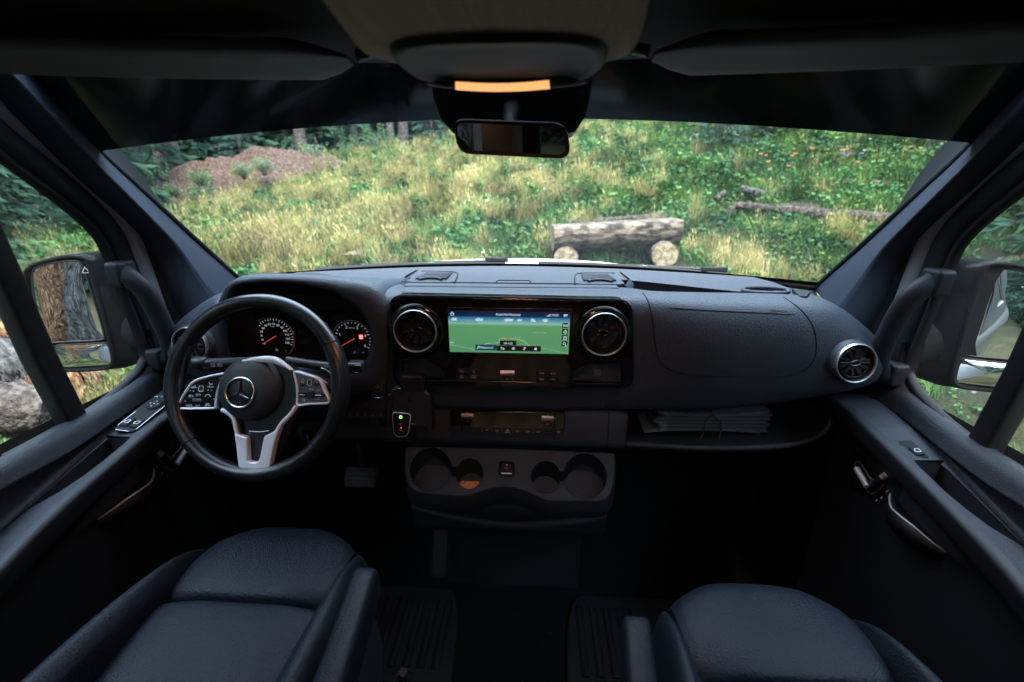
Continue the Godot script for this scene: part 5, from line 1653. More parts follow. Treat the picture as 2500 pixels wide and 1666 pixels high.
# ---------------------------------------------------------------- phone cradle with its remote
func phone_cradle():
	var t := thing("phone_cradle", "empty black phone cradle clipped to the left of the centre panel", "phone holder", Vector3(-0.23, 0.75, -0.96))
	var xf := tilted(Vector3(-0.237, 0.80, -0.955), 8.0)
	var s := shp()
	s.plate(cr([Vector2(-0.043, 0.040), Vector2(-0.020, 0.0465), Vector2(0.012, 0.044), Vector2(0.044, 0.033), Vector2(0.046, -0.045), Vector2(0.043, -0.050), Vector2(-0.043, -0.048), Vector2(-0.046, -0.044)], 4, true), xf, 0.012, 0.002)
	part("back_plate", s, M.switch_black, t)
	s = shp()
	s.tube(lift(cr([Vector2(-0.043, 0.040), Vector2(-0.020, 0.0468), Vector2(0.012, 0.0445), Vector2(0.044, 0.033)], 5), xf, 0.0005), 0.0007, 5)
	part("plate_edge", s, M.dark_chrome, t)
	for k in [-1.0, 1.0]:
		s = shp()
		s.plate(round_corners([Vector2(0.042 * k, 0.030), Vector2(0.050 * k, 0.032), Vector2(0.053 * k, 0.010), Vector2(0.053 * k, -0.052), Vector2(0.042 * k, -0.054)], 0.004), xf.translated_local(Vector3(0, -0.004 if k > 0 else 0.004, 0.014)), 0.024, 0.002)
		part("side_clamp", s, M.satin_black, t)
		s = shp()
		s.tube(lift([Vector2(0.046 * k, 0.029), Vector2(0.047 * k, 0.017), Vector2(0.050 * k, 0.010)], xf, 0.0145), 0.0016, 6)
		part("clamp_pad", s, M.dark_chrome, t)
	for yy in [0.018, -0.006, -0.030]:
		s = shp()
		s.lathe([Vector2(0.0035, 0.0002), Vector2(0.003, 0.001), Vector2(0, 0.001)], xf.translated_local(Vector3(-0.004, yy, 0)), 12)
		part("screw", s, M.rubber, t)
	var zig := []
	for i in 9: zig.append([Vector2(-0.012 + i * 0.0019, -0.0415 - 0.0003 * i + 0.0012 * (i % 2)), Vector2(-0.0112 + i * 0.0019, -0.0385 - 0.0003 * i)])
	part("cradle_print", strokes(zig, 0.0011, xf.translated_local(Vector3(0.003, 0, 0.0006))), M.print, t)
	s = shp()
	s.box(Vector3(0.055, 0.04, 0.03), frame(Vector3(-0.232, 0.857, -0.973)), 0.004)
	part("mount_block", s, M.satin_black, t)
	var r := thing("remote_control", "small tapered remote with a green ring light and a red dot, below the phone cradle", "remote", Vector3(-0.275, 0.70, -0.965))
	var o: Array = [Vector2(0.0034,0.0667),Vector2(0.0467,0.0637),Vector2(0.0433,0.0442),Vector2(0.0371,0.0135),Vector2(0.0304,0.0033),Vector2(0.0087,0.0026),Vector2(0.0026,0.0124)]
	o = round_corners(o, 0.008)
	var rf := frame(Vector3(-0.279, 0.73, -0.932))
	s = shp()
	s.plate(o, rf, 0.022, 0.003)
	part("body", s, M.satin_black, r)
	s = shp()
	s.tube(lift(o, rf, -0.002), 0.0011, 6, true)
	part("edge", s, M.satin_silver, r)
	s = shp()
	s.tube(lift(ring2(0.0030, 16), frame(Vector3(-0.2559,0.786,-0.931))), 0.0013, 6, true)
	part("green_ring_light", s, M.green_led, r)
	s = shp()
	s.blob(Vector3(-0.2573,0.7576,-0.9315), Vector3(0.0016, 0.0016, 0.001), 5)
	part("red_light", s, M.red_led, r)
	var pf := frame(Vector3(-0.2584,0.7675,-0.9312))
	part("plus_and_minus", strokes([[Vector2(-0.0028, 0), Vector2(0.0028, 0)], [Vector2(0, -0.0028), Vector2(0, 0.0028)], [Vector2(-0.0028, -0.0165), Vector2(0.0028, -0.0165)]], 0.0012, pf), M.print, r)

# ---------------------------------------------------------------- cup holders, papers
func cup_console():
	var t := thing("cup_holder_console", "dark cup holder tray with four round wells under the climate strip", "cup holder", Vector3(0, 0.55, -0.95))
	var o: Array = [Vector2(-0.2694,0.0626),Vector2(-0.0084,0.0652),Vector2(0.2568,0.062),Vector2(0.2557,0.0183),Vector2(0.2458,-0.0292),Vector2(0.2334,-0.0481),Vector2(0.212,-0.0553),Vector2(0.0891,-0.0585),Vector2(0.0627,-0.0483),Vector2(0.0429,-0.0396),Vector2(0.0171,-0.032),Vector2(-0.0097,-0.0301),Vector2(-0.0394,-0.032),Vector2(-0.0637,-0.0403),Vector2(-0.0879,-0.0505),Vector2(-0.1223,-0.0554),Vector2(-0.2125,-0.0509),Vector2(-0.2374,-0.0441),Vector2(-0.2536,-0.0266),Vector2(-0.2643,0.0119)]
	var xf := tilted(Vector3(0,0.63,-0.94), 40.0)
	var oo := round_corners(o, 0.012)
	var wl: Array = merged(ring2(0.0520, 36, [Vector2(-0.1973,0.0081)][0], 0.052), ring2(0.0345, 28, [Vector2(-0.1003,0.0004)][0], 0.037))
	var wr: Array = merged(ring2(0.0525, 36, [Vector2(0.1815,0.0045)][0], 0.053), ring2(0.0370, 28, [Vector2(0.0867,-0.0014)][0], 0.038))
	var usb: Array = rrect(0.040, 0.036, 0.009, 5, [Vector2(-0.0095,0.0149)][0])
	var s := shp()
	s.face(Shape.inset(oo if not Geometry2D.is_polygon_clockwise(PackedVector2Array(oo)) else rev(oo), 0.004), [wl, wr, usb], xf)
	var rings := []
	var oc: Array = oo if not Geometry2D.is_polygon_clockwise(PackedVector2Array(oo)) else rev(oo)
	for q in [[0.004, 0.0, 0.0], [0.0012, -0.0008, -0.001], [0.0, -0.002, -0.003], [-0.002, -0.002, -0.020], [-0.003, -0.002, -0.046], [0.0, -0.002, -0.050], [0.006, -0.004, -0.052]]:
		rings.append(Shape.inset(oc, q[0]).map(func(p): return xf * Vector3(p.x, p.y, q[1]) + Vector3(0, q[2], q[2] * 0.12)))
	s.sheet(rings, false, true)
	part("tray", s, M.trim, t)
	for w in [[wl, 0.030, [Vector2(0, 0)]], [wr, 0.030, []]]:
		var hole: Array = w[0]
		s = shp()
		var walls := [lift(hole, xf, 0.0), lift(hole, xf, -0.003)]
		for dd in [0.025, 0.055]: walls.append(hole.map(func(p): return xf * Vector3(p.x * 0.995, p.y * 0.99, 0) + Vector3(0, -dd, -dd * 0.30)))
		s.sheet(walls, false, true)
		s.face(hole, [], Transform3D(xf.basis, xf.origin + Vector3(0, -0.055, -0.055 * 0.30)))
		part("cup_well", s, M.trim, t)
		s = shp()
		s.tube(lift(hole, xf, 0.0003), 0.0014, 6, true)
		part("well_rim", s, M.trim, t)
	# socket in the middle
	s = shp()
	s.sheet([lift(usb, xf), lift(usb, xf, -0.010)], false, true)
	s.face(usb, [], xf.translated_local(Vector3(0, 0, -0.010)))
	part("socket_recess", s, M.matt_black, t)
	s = shp()
	s.tube(lift(usb, xf, 0.0006), 0.0016, 6, true)
	part("socket_rim", s, M.satin_black, t)
	var uc: Vector2 = [Vector2(-0.0095,0.0149)][0]
	s = shp()
	s.plate(rrect(0.029, 0.026, 0.004, 4, uc), xf.translated_local(Vector3(0, 0, -0.003)), 0.005, 0.001)
	part("socket_cover", s, M.matt_black, t)
	s = shp()
	s.tube(lift([uc + Vector2(-0.0125, -0.0115), uc + Vector2(0.0125, -0.0115)], xf, -0.001), 0.0016, 6)
	part("socket_bar", s, M.satin_silver, t)
	s = shp()
	s.blob(xf * Vector3(uc.x, uc.y + 0.009, -0.002), Vector3(0.0015, 0.0012, 0.0012), 5)
	part("socket_light", s, M.red_led, t)
	part("socket_symbol", strokes([circle_line(uc + Vector2(0, 0.002), 0.0018, 8), [uc + Vector2(-0.006, 0.002), uc + Vector2(-0.003, 0.002)]], 0.0008, xf.translated_local(Vector3(0, 0, -0.0022))), M.print_dim, t)
	# mouth and pedestal below
	s = shp()
	var pr := []
	for xx in [-0.27, -0.24, -0.16, 0.0, 0.16, 0.22, 0.25]:
		var e: float = xx / 0.27
		pr.append([Vector3(xx, 0.665, -1.05), Vector3(xx, 0.60, -1.05), Vector3(xx, 0.47 + 0.03 * e * e, -1.06), Vector3(xx, 0.445 + 0.05 * e * e, -1.02), Vector3(xx, 0.438 + 0.05 * e * e, -0.995), Vector3(xx, 0.42 + 0.05 * e * e, -0.992), Vector3(xx, 0.385, -1.02), Vector3(xx * 0.96, 0.365, -1.08), Vector3(xx * 0.9, 0.33, -1.15), Vector3(xx * 0.86, 0.22, -1.18), Vector3(xx * 0.85, 0.1, -1.19), Vector3(xx * 0.85, 0.0, -1.19)])
	s.sheet(smooth_rows(pr, 3, 3))
	part("pedestal", s, M.trim, t)
	# coaster in the small left well
	var c: Vector3 = xf * Vector3([Vector2(-0.1003,0.0004)][0].x, [Vector2(-0.1003,0.0004)][0].y, 0) + Vector3(0.002, -0.053, -0.012)
	var cf := frame(c, Vector3.RIGHT, Vector3(0, 0.45, -0.9))
	var ct := thing("coaster", "round orange coaster at the bottom of the small left cup well", "coaster", c)
	s = shp()
	s.lathe([Vector2(0.033, -0.002), Vector2(0.034, 0.001), Vector2(0.032, 0.003), Vector2(0.0, 0.003)], cf, 32)
	part("disc", s, M.coaster, ct)
	part("printed_arc", strokes([circle_line(Vector2.ZERO, 0.0245, 26, 0.5, PI - 0.5)], 0.0022, cf.translated_local(Vector3(0, 0, 0.0036))), M.rubber, ct)
	# papers in the shelf
	var pt := thing("document_stack", "stack of documents in clear sleeves tied with a dark cord, on the shelf", "documents", Vector3(0.5, 0.70, -1.05))
	for i in 20:
		s = shp()
		var yy := 0.704 + i * 0.0034
		var x0 := 0.362 + rng.randf_range(-0.012, 0.006) - (0.02 if i < 2 else 0.0)
		var x1 := 0.632 + rng.randf_range(-0.010, 0.010)
		var rws := []
		for j in 9:
			var f := j / 8.0
			var bend := (0.010 * sin(PI * f) if i < 2 else 0.0) - (0.010 * sin(PI * f) if i > 16 else 0.0)
			rws.append([Vector3(lerpf(x0, x1, f), yy + bend + 0.006 * f, -1.032 - rng.randf() * 0.002), Vector3(lerpf(x0, x1, f), yy + bend + 0.0012 + 0.006 * f, -1.030), Vector3(lerpf(x0, x1, f), yy + bend + 0.004 + 0.006 * f, -1.20)])
		s.sheet(rws)
		part("sheet", s, M.paper if i in [1, 17, 18] else (M.paper_dim if i % 3 else M.paper_mid), pt)
	for xx in [0.478, 0.515]:
		s = shp()
		s.tube(cr([Vector3(0.494, 0.768, -1.06), Vector3(0.492, 0.768, -1.026), Vector3(xx, 0.745, -1.022), Vector3(xx + (0.004 if xx > 0.5 else 0.0), 0.715, -1.022), Vector3(xx - (0.008 if xx < 0.5 else -0.002), 0.698, -1.021)], 4), 0.0022, 6)
		part("cord", s, M.cord, pt)

func flat2(v: Vector3) -> Vector2:
	return Vector2(v.x, v.y)

func merged(a: Array, b: Array) -> Array:
	# union of two outlines; reach makes sure that they meet
	var ca := Vector2.ZERO
	var cb := Vector2.ZERO
	for p in a: ca += p / a.size()
	for p in b: cb += p / b.size()
	var n := (cb - ca).normalized()
	var e := Vector2(-n.y, n.x) * 0.012
	var neck := [ca - e, cb - e, cb + e, ca + e]
	var out := PackedVector2Array(a.map(func(p): return p * 1000.0))
	for q in [neck, b]:
		var u := Geometry2D.merge_polygons(out, PackedVector2Array(q.map(func(p): return p * 1000.0)))
		out = u[0]
		for w in u:
			if w.size() > out.size(): out = w
	return Array(out).map(func(p): return p / 1000.0)


# ---------------------------------------------------------------- steering wheel
func steering_wheel():
	var t := thing("steering_wheel", "black leather steering wheel with silver spokes and a three-pointed star badge", "steering wheel", Vector3(-0.5265,0.899,-0.84))
	var xf := tilted(Vector3(-0.5265,0.899,-0.84), 22.0)
	var R := 0.1800
	var s := shp()
	var path := []
	var rad := []
	var n := 96
	for i in n:
		var a := TAU * i / n
		path.append(xf * Vector3(cos(a) * R, sin(a) * R, 0))
		var grip := maxf(0.0, 1.0 - absf(absf(wrapf(a - PI / 2, -PI, PI)) - 1.45) / 0.55)
		rad.append(0.0165 + 0.002 * smoothstep(0.0, 0.6, grip))
	# rim section: flattened a little towards the driver
	var rows := []
	for i in n:
		var a := TAU * i / n
		var o := Vector3(cos(a), sin(a), 0)
		var row := []
		for j in 16:
			var w := TAU * j / 16
			row.append(xf * (o * (R + rad[i] * cos(w)) + Vector3(0, 0, rad[i] * 1.05 * sin(w))))
		rows.append(row)
	s.sheet(rows, true, true)
	part("rim", s, M.wheel_leather, t)
	for deg in [30.0, 150.0, 222.0, 318.0]:
		var a := deg_to_rad(deg)
		var o := Vector3(cos(a), sin(a), 0)
		var loop := []
		for j in 20:
			var w := TAU * j / 20
			var r := 0.0182 if (deg < 200) else 0.0175
			loop.append(xf * (o * (R + r * cos(w)) + Vector3(0, 0, r * 1.04 * sin(w)) + Vector3(-sin(a), cos(a), 0) * 0.004 * sin(w) * (1 if deg < 90 or deg > 270 else -1)))
		s = shp()
		s.tube(loop, 0.0013, 6, true)
		part("rim_seam", s, M.rubber, t)
	# hub
	var hc: Vector2 = [Vector2(-0.0177,-0.0049)][0]
	s = shp()
	var hub := [Vector2(0.0, 0.047), Vector2(0.025, 0.0465), Vector2(0.045, 0.043), Vector2(0.058, 0.036), Vector2(0.066, 0.024), Vector2(0.068, 0.010), Vector2(0.066, -0.006), Vector2(0.05, -0.05), Vector2(0.045, -0.10)]
	var hx := xf.translated_local(Vector3(hc.x + 0.004, hc.y, -0.022))
	s.lathe(cr(hub, 3), hx, 48)
	part("airbag_cover", s, M.hub_plastic, t)
	# badge
	var bc := hx.translated_local(Vector3(-0.004, -0.006, 0.0470))
	s = shp()
	s.lathe([Vector2(0.0, 0.0004), Vector2(0.0315, 0.0004), Vector2(0.033, -0.001)], bc, 36)
	part("badge_field", s, M.satin_black, t)
	s = shp()
	s.tube(lift(ring2(0.0300, 48), bc, 0.0022), 0.0024, 8, true)
	part("badge_ring", s, M.chrome, t)
	s = shp()
	for i in 3:
		var a := PI / 2 + TAU * i / 3
		var d := Vector2.from_angle(a)
		var e := Vector2(-d.y, d.x)
		var tip := bc * Vector3(d.x * 0.0292, d.y * 0.0292, 0.0015)
		var mid := bc * Vector3(0, 0, 0.006)
		var d1 := Vector2.from_angle(a + PI / 3) * 0.0060
		var d2 := Vector2.from_angle(a - PI / 3) * 0.0068
		s.flat()
		s.tri(mid, tip, bc * Vector3(d1.x, d1.y, 0.001))
		s.tri(mid, bc * Vector3(d2.x, d2.y, 0.001), tip)
	part("badge_star", s, M.chrome, t)
	# horn mark
	part("horn_symbol", strokes([[Vector2(-0.004, 0.003), Vector2(0.004, 0.0), Vector2(-0.004, -0.003)], [Vector2(-0.004, 0.003), Vector2(-0.002, 0), Vector2(-0.004, -0.003)]], 0.0008, hx.translated_local(Vector3(-0.052, 0.022, 0.0402))), M.print_dim, t)
	# rubbery body that carries the spokes
	s = shp()
	var body: Array = cr([Vector2(-0.1591,-0.0151),Vector2(-0.1397,0.006),Vector2(-0.1044,0.0172),Vector2(-0.0603,0.0267),Vector2(-0.0345,0.0445),Vector2(0.0093,0.0574),Vector2(0.0539,0.048),Vector2(0.0766,0.0339),Vector2(0.1165,0.0253),Vector2(0.1432,0.0123),Vector2(0.1548,-0.0137),Vector2(0.1537,-0.0306),Vector2(0.0936,-0.0491),Vector2(0.0695,-0.0961),Vector2(0.0418,-0.1558),Vector2(0.0208,-0.1732),Vector2(-0.0229,-0.1746),Vector2(-0.041,-0.1331),Vector2(-0.0588,-0.0827),Vector2(-0.0915,-0.0537),Vector2(-0.1361,-0.0549),Vector2(-0.1767,-0.0516)], 3, true)
	s.plate(body, xf.translated_local(Vector3(0, 0, -0.008)), 0.03, 0.008)
	part("spoke_body", s, M.wheel_leather, t)
	# silver frames round the switch packs, one smooth loop each
	var left_o: Array = cr([Vector2(-0.0525,0.0312),Vector2(-0.0668,0.0154),Vector2(-0.0761,-0.0106),Vector2(-0.0791,-0.0363),Vector2(-0.0811,-0.0484),Vector2(-0.1095,-0.0508),Vector2(-0.1587,-0.052),Vector2(-0.1661,-0.0471),Vector2(-0.1625,-0.0324),Vector2(-0.1521,-0.0123),Vector2(-0.1354,0.0096),Vector2(-0.1047,0.0215)], 4, true)
	var right_o: Array = cr([Vector2(0.081,0.0348),Vector2(0.1119,0.0295),Vector2(0.1385,0.0199),Vector2(0.1527,-0.0053),Vector2(0.163,-0.0245),Vector2(0.1599,-0.0313),Vector2(0.1495,-0.0341),Vector2(0.1192,-0.0357),Vector2(0.0913,-0.0381),Vector2(0.0885,-0.0153),Vector2(0.0858,0.0059)], 4, true)
	for q in [[left_o, "left"], [right_o, "right"]]:
		var lo: Array = q[0]
		if Geometry2D.is_polygon_clockwise(PackedVector2Array(lo)): lo.reverse()
		var li := Shape.inset(lo, 0.0062)
		s = shp()
		s.sheet([lift(lo, xf, 0.000), lift(Shape.inset(lo, 0.0006), xf, 0.0065), lift(Shape.inset(lo, 0.003), xf, 0.0088), lift(Shape.inset(lo, 0.0052), xf, 0.0078), lift(li, xf, 0.004)], false, true)
		part("spoke_frame", s, M.satin_silver, t)
		s = shp()
		s.face(Shape.inset(lo, 0.0055), [], xf.translated_local(Vector3(0, 0, 0.0055)))
		part("switch_pack", s, M.gloss_black if q[1] == "left" else M.switch_grey, t)  # right pack coloured greyer to stand for a reflection on it
	# silver arch over the hub and blades down to the fork
	s = shp()
	var arch: Array = [Vector2(-0.0408,0.046),Vector2(-0.0262,0.0558),Vector2(0.009,0.0634),Vector2(0.04,0.0623),Vector2(0.0627,0.049),Vector2(0.0764,0.0373)]
	rows = []
	var ar := cr(arch, 5)
	for i in ar.size():
		var d: Vector2 = (ar[mini(i + 1, ar.size() - 1)] - ar[maxi(i - 1, 0)]).normalized()
		var e := Vector2(-d.y, d.x)
		var f := sin(PI * clampf(float(i) / (ar.size() - 1), 0.04, 0.96))
		rows.append([xf * Vector3((ar[i] + e * 0.001).x, (ar[i] + e * 0.001).y, 0.0), xf * Vector3(ar[i].x, ar[i].y, 0.010), xf * Vector3((ar[i] - e * 0.006 * f).x, (ar[i] - e * 0.006 * f).y, 0.0135), xf * Vector3((ar[i] - e * 0.013 * f).x, (ar[i] - e * 0.013 * f).y, 0.010)])
	s.sheet(rows)
	part("spoke_arch", s, M.satin_silver, t)
	for bl in [[Vector2(-0.0695,-0.0498),Vector2(-0.0558,-0.0554),Vector2(-0.0427,-0.0687),Vector2(-0.0362,-0.0906),Vector2(-0.033,-0.1007)], [Vector2(0.0896,-0.0381),Vector2(0.0781,-0.0554),Vector2(0.0598,-0.0753),Vector2(0.051,-0.0924),Vector2(0.0489,-0.1035)]]:
		var cp := cr(bl, 5)
		s = shp()
		s.tube(lift(cp, xf, 0.0045), 0.0042, 8, false, 1.2)
		part("spoke_blade", s, M.satin_silver, t)
	# lower fork: a U of brushed silver
	var fo: Array = [Vector2(-0.0377,-0.0957),Vector2(-0.0233,-0.1004),Vector2(-0.0099,-0.1043),Vector2(-0.0091,-0.1195),Vector2(-0.0058,-0.1489),Vector2(-0.0039,-0.1522),Vector2(0.0024,-0.1545),Vector2(0.0129,-0.1542),Vector2(0.0171,-0.1507),Vector2(0.02,-0.1397),Vector2(0.026,-0.1007),Vector2(0.038,-0.0953),Vector2(0.0533,-0.0856),Vector2(0.0585,-0.0838),Vector2(0.0494,-0.1136),Vector2(0.042,-0.16),Vector2(0.0381,-0.1693),Vector2(0.0279,-0.1747),Vector2(-0.0141,-0.176),Vector2(-0.0213,-0.172),Vector2(-0.0254,-0.1621),Vector2(-0.0318,-0.1243)]
	fo = round_corners(fo, 0.004, 3)
	s = shp()
	s.plate(fo, xf.translated_local(Vector3(0, 0, 0.010)), 0.014, 0.0028)
	part("lower_spoke", s, M.satin_silver, t)
	s = shp()
	s.plate([Vector2(-0.0104,-0.095),Vector2(0.0256,-0.094),Vector2(0.0215,-0.1522),Vector2(-0.0047,-0.153)], xf.translated_local(Vector3(0, 0, -0.002)), 0.01, 0.002)
	part("spoke_gap_panel", s, M.trim, t)
	s = shp()
	s.tube(lift([Vector2(-0.0062,-0.0915),Vector2(0.0168,-0.0925),Vector2(0.0359,-0.0895)], xf, 0.008), 0.001, 6)
	part("gap_edge", s, M.dark_chrome, t)
	# print and keys on the switch packs
	var kf := xf.translated_local(Vector3(0, 0, 0.0064))
	for q in [["RES", Vector2(-0.1371,-0.0223), 0.0062], ["SET+", Vector2(-0.1211,-0.0198), 0.0060], ["CNCL", Vector2(-0.1395,-0.0421), 0.0060], ["SET-", Vector2(-0.1207,-0.0425), 0.0060], ["ON/OFF", Vector2(-0.0953,-0.0024), 0.0042]]:
		var p: Vector2 = q[1]
		words("switch_lettering", q[0], q[2], kf.translated_local(Vector3(p.x, p.y, 0)), M.print, t, 0.0002)
	for q in [["VOL", Vector2(0.1212,-0.0022), 0.0058], ["+", Vector2(0.1156,-0.0146), 0.005]]:
		var p: Vector2 = q[1]
		words("switch_lettering", q[0], q[2], kf.translated_local(Vector3(p.x, p.y, 0)), M.print, t, 0.0002)
	var wl := []
	var a0 := Vector2(-0.1005,-0.021)
	wl += [[a0 + Vector2(-0.006, -0.002), a0 + Vector2(-0.003, 0.0025), a0 + Vector2(0.003, 0.0025), a0 + Vector2(0.006, -0.002)]]
	var a1 := Vector2(-0.0994,-0.0394)
	wl += [circle_line(a1 + Vector2(0, -0.002), 0.0048, 8, 0, PI), circle_line(a1 + Vector2(0, -0.002), 0.0025, 6, 0, PI), [a1 + Vector2(-0.006, -0.002), a1 + Vector2(0.006, -0.002)]]
	var a2 := Vector2(-0.1319,-0.0041)
	wl += [[a2 + Vector2(-0.005, 0), a2 + Vector2(-0.002, 0.001), a2 + Vector2(0, 0.003), a2 + Vector2(0.003, 0.003), a2 + Vector2(0.005, 0), a2 + Vector2(-0.005, -0.001)]]
	var a3 := Vector2(-0.0956,0.0036)
	wl += [[a3 + Vector2(-0.004, 0.003), a3 + Vector2(0.0, -0.001), a3 + Vector2(0.003, 0.002)], [a3 + Vector2(-0.003, -0.002), a3 + Vector2(0.004, 0.0)]]
	for q in [Vector2(-0.1395,-0.0112), Vector2(-0.1323,-0.0119), Vector2(-0.1011,-0.0094), Vector2(-0.0931,-0.0093), Vector2(-0.149,-0.0329), Vector2(-0.0867,-0.0271)]:
		var p: Vector2 = q
		wl.append([p - Vector2(0.0012, 0), p + Vector2(0.0012, 0)])
	var b0 := Vector2(0.1012,0.0139)
	wl += [circle_line(b0, 0.003, 6), [b0 + Vector2(0, 0.003), b0 + Vector2(0.001, 0.005)]]
	var b1 := Vector2(0.1309,0.0146)
	wl += [[b1 + Vector2(-0.003, 0.002), b1 + Vector2(0.002, 0.002), b1 + Vector2(0.003, -0.001), b1 + Vector2(0.0, -0.003)]]
	var b2 := Vector2(0.1361,-0.004)
	wl += [circle_line(b2 + Vector2(0.001, -0.003), 0.0048, 5, PI * 0.35, PI * 0.95)]
	var b3 := Vector2(0.1056,-0.025)
	wl += [circle_line(b3, 0.0028, 5, PI / 2, PI / 2 + TAU)]
	var b4 := Vector2(0.136,-0.0226)
	wl += [circle_line(b4 + Vector2(0, -0.003), 0.0045, 5, PI * 0.2, PI * 0.8)]
	part("switch_symbols", strokes(wl, 0.0011, kf), M.print, t)
	for q in [[Vector2(-0.1156,-0.0063), 0.0105, 0.0115], [Vector2(0.1162,0.0117), 0.0085, 0.0115]]:
		var p: Vector2 = q[0]
		s = shp()
		s.tube(lift(rrect(q[1], q[2], 0.0032, 4, p), kf, 0.0004), 0.0007, 6, true)
		part("touch_pad_rim", s, M.print, t)
		s = shp()
		s.plate(rrect(q[1], q[2], 0.0032, 4, p), kf, 0.002, 0.0005)
		part("touch_pad", s, M.satin_black, t)
	for q in [[Vector2(-0.1223,-0.0305), 0.020, 0.006]]:
		var p: Vector2 = q[0]
		s = shp()
		s.plate(rrect(q[1], q[2], 0.001, 3, p), kf.translated_local(Vector3(0, 0, 0.0025)), 0.004, 0.001)
		part("speed_rocker", s, M.switch_grey, t)
	for q in [Vector2(0.1015,0.0063), Vector2(0.1312,0.0087)]:
		var p: Vector2 = q
		s = shp()
		s.plate(rrect(0.0105, 0.0052, 0.0015, 3, p), kf.translated_local(Vector3(0, 0, 0.002)), 0.004, 0.0008)
		part("key", s, M.gloss_black, t)
	var vp := Vector2(0.1199,-0.0137)
	s = shp()
	s.plate(rrect(0.056, 0.0080, 0.001, 3, vp), kf.translated_local(Vector3(0, 0, 0.0012)), 0.003, 0.0006)
	part("volume_bar", s, M.gloss_black, t)
	s = shp()
	s.plate(rrect(0.0145, 0.0150, 0.002, 3, vp), kf.translated_local(Vector3(0, 0, 0.0048)), 0.006, 0.0015)
	part("volume_thumb_roller", s, M.satin_black, t)
	for k in [-1, 1]:
		s = shp()
		s.tube(lift([vp + Vector2(0.009 * k, -0.0005), vp + Vector2(0.026 * k, -0.0005)], kf, 0.0018), 0.0010, 5)
		part("volume_slot_edge", s, M.dark_chrome, t)
	# steering column behind
	var ct := thing("steering_column", "dark steering column shroud between wheel and dashboard", "steering column", Vector3(-0.53, 0.85, -0.95))
	s = shp()
	var cx := xf.translated_local(Vector3(0, -0.01, -0.03))
	rows = []
	for q in [[0.0, 0.055, 0.05], [-0.04, 0.066, 0.058], [-0.12, 0.078, 0.066], [-0.20, 0.080, 0.07]]:
		rows.append(lift(rrect(q[1] * 2, q[2] * 2, 0.03, 6), cx, q[0]))
	s.sheet(smooth_rows(rows, 3, 1, false, true), false, true)
	s.fan(rows[0])
	part("shroud", s, M.dash, ct)
	# stalks
	var st := thing("indicator_stalk", "black indicator and wiper stalk pointing left behind the steering wheel", "stalk", Vector3(-0.66, 0.93, -0.92))
	var sp := [Vector3(-0.5848,0.928,-0.905),Vector3(-0.6278,0.9241,-0.905),Vector3(-0.676,0.9201,-0.905),Vector3(-0.7015,0.9206,-0.905)]
	s = shp()
	s.tube(sp, [0.011, 0.012, 0.0135, 0.0135], 12)
	part("lever", s, M.switch_black, st)
	s = shp()
	s.tube([Vector3(-0.6738,0.9212,-0.905),Vector3(-0.6767,0.9211,-0.905),Vector3(-0.701,0.9225,-0.905),Vector3(-0.7068,0.9224,-0.905),Vector3(-0.7087,0.9224,-0.905)], [0.0155, 0.0165, 0.0165, 0.014, 0.0], 16)
	part("end_knob", s, M.switch_black, st)
	s = shp()
	s.tube([Vector3(-0.7082,0.9165,-0.905),Vector3(-0.7168,0.9163,-0.905)], [0.002, 0.0015], 6)
	part("end_button", s, M.chrome, st)
	var sf := frame(Vector3(-0.6643,0.9262,-0.8905))
	part("stalk_symbols", strokes([[Vector2(0.010, -0.004), Vector2(0.010, 0.003), Vector2(0.018, 0.003), Vector2(0.018, -0.004), Vector2(0.010, -0.004)], [Vector2(0.026, -0.0035), Vector2(0.026, 0.002), Vector2(0.034, 0.002), Vector2(0.034, -0.0035), Vector2(0.026, -0.0035)], [Vector2(0.012, 0.002), Vector2(0.016, -0.002)], [Vector2(0.028, 0.001), Vector2(0.032, -0.002)], [Vector2(-0.012, -0.008), Vector2(-0.004, -0.008)], [Vector2(0.0, -0.009), Vector2(0.003, -0.009)]], 0.0011, sf.translated_local(Vector3(0, 0, 0.0015))), M.print, st)
	var gt := thing("gear_stalk", "black gear selector stalk pointing right behind the steering wheel", "stalk", Vector3(-0.37, 0.92, -0.92))
	s = shp()
	s.tube([Vector3(-0.4906,0.9339,-0.905),Vector3(-0.4364,0.9253,-0.905),Vector3(-0.382,0.9188,-0.905),Vector3(-0.3592,0.9173,-0.905)], [0.010, 0.010, 0.011, 0.012], 12)
	part("lever", s, M.switch_black, gt)
	s = shp()
	s.plate(round_corners([Vector2(-0.018, -0.0125), Vector2(0.014, -0.0125), Vector2(0.017, 0), Vector2(0.014, 0.0125), Vector2(-0.018, 0.0125)], 0.005), frame(Vector3(-0.3357,0.9201,-0.895)), 0.024, 0.005)
	part("end_knob", s, M.switch_black, gt)
	s = shp()
	s.tube(lift(rrect(0.016, 0.017, 0.004), frame(Vector3(-0.3289,0.9206,-0.894))), 0.0008, 6, true)
	part("park_button_rim", s, M.dark_chrome, gt)
	var pd := thing("shift_paddle", "slim shift paddle with a plus sign behind the right spoke", "paddle", Vector3(-0.41, 0.93, -0.88))
	s = shp()
	s.plate(round_corners([Vector2(-0.4085,0.9264),Vector2(-0.3901,0.9287),Vector2(-0.3831,0.9136),Vector2(-0.3871,0.9106),Vector2(-0.4026,0.917)], 0.003), frame(Vector3(0, 0, -0.885)), 0.004, 0.001)
	part("blade", s, M.switch_black, pd)
	s = shp()
	s.tube([Vector3(-0.4057,0.9257,-0.8845),Vector3(-0.3935,0.9222,-0.8845),Vector3(-0.384,0.9118,-0.8845)], 0.0011, 6)
	part("edge", s, M.satin_silver, pd)



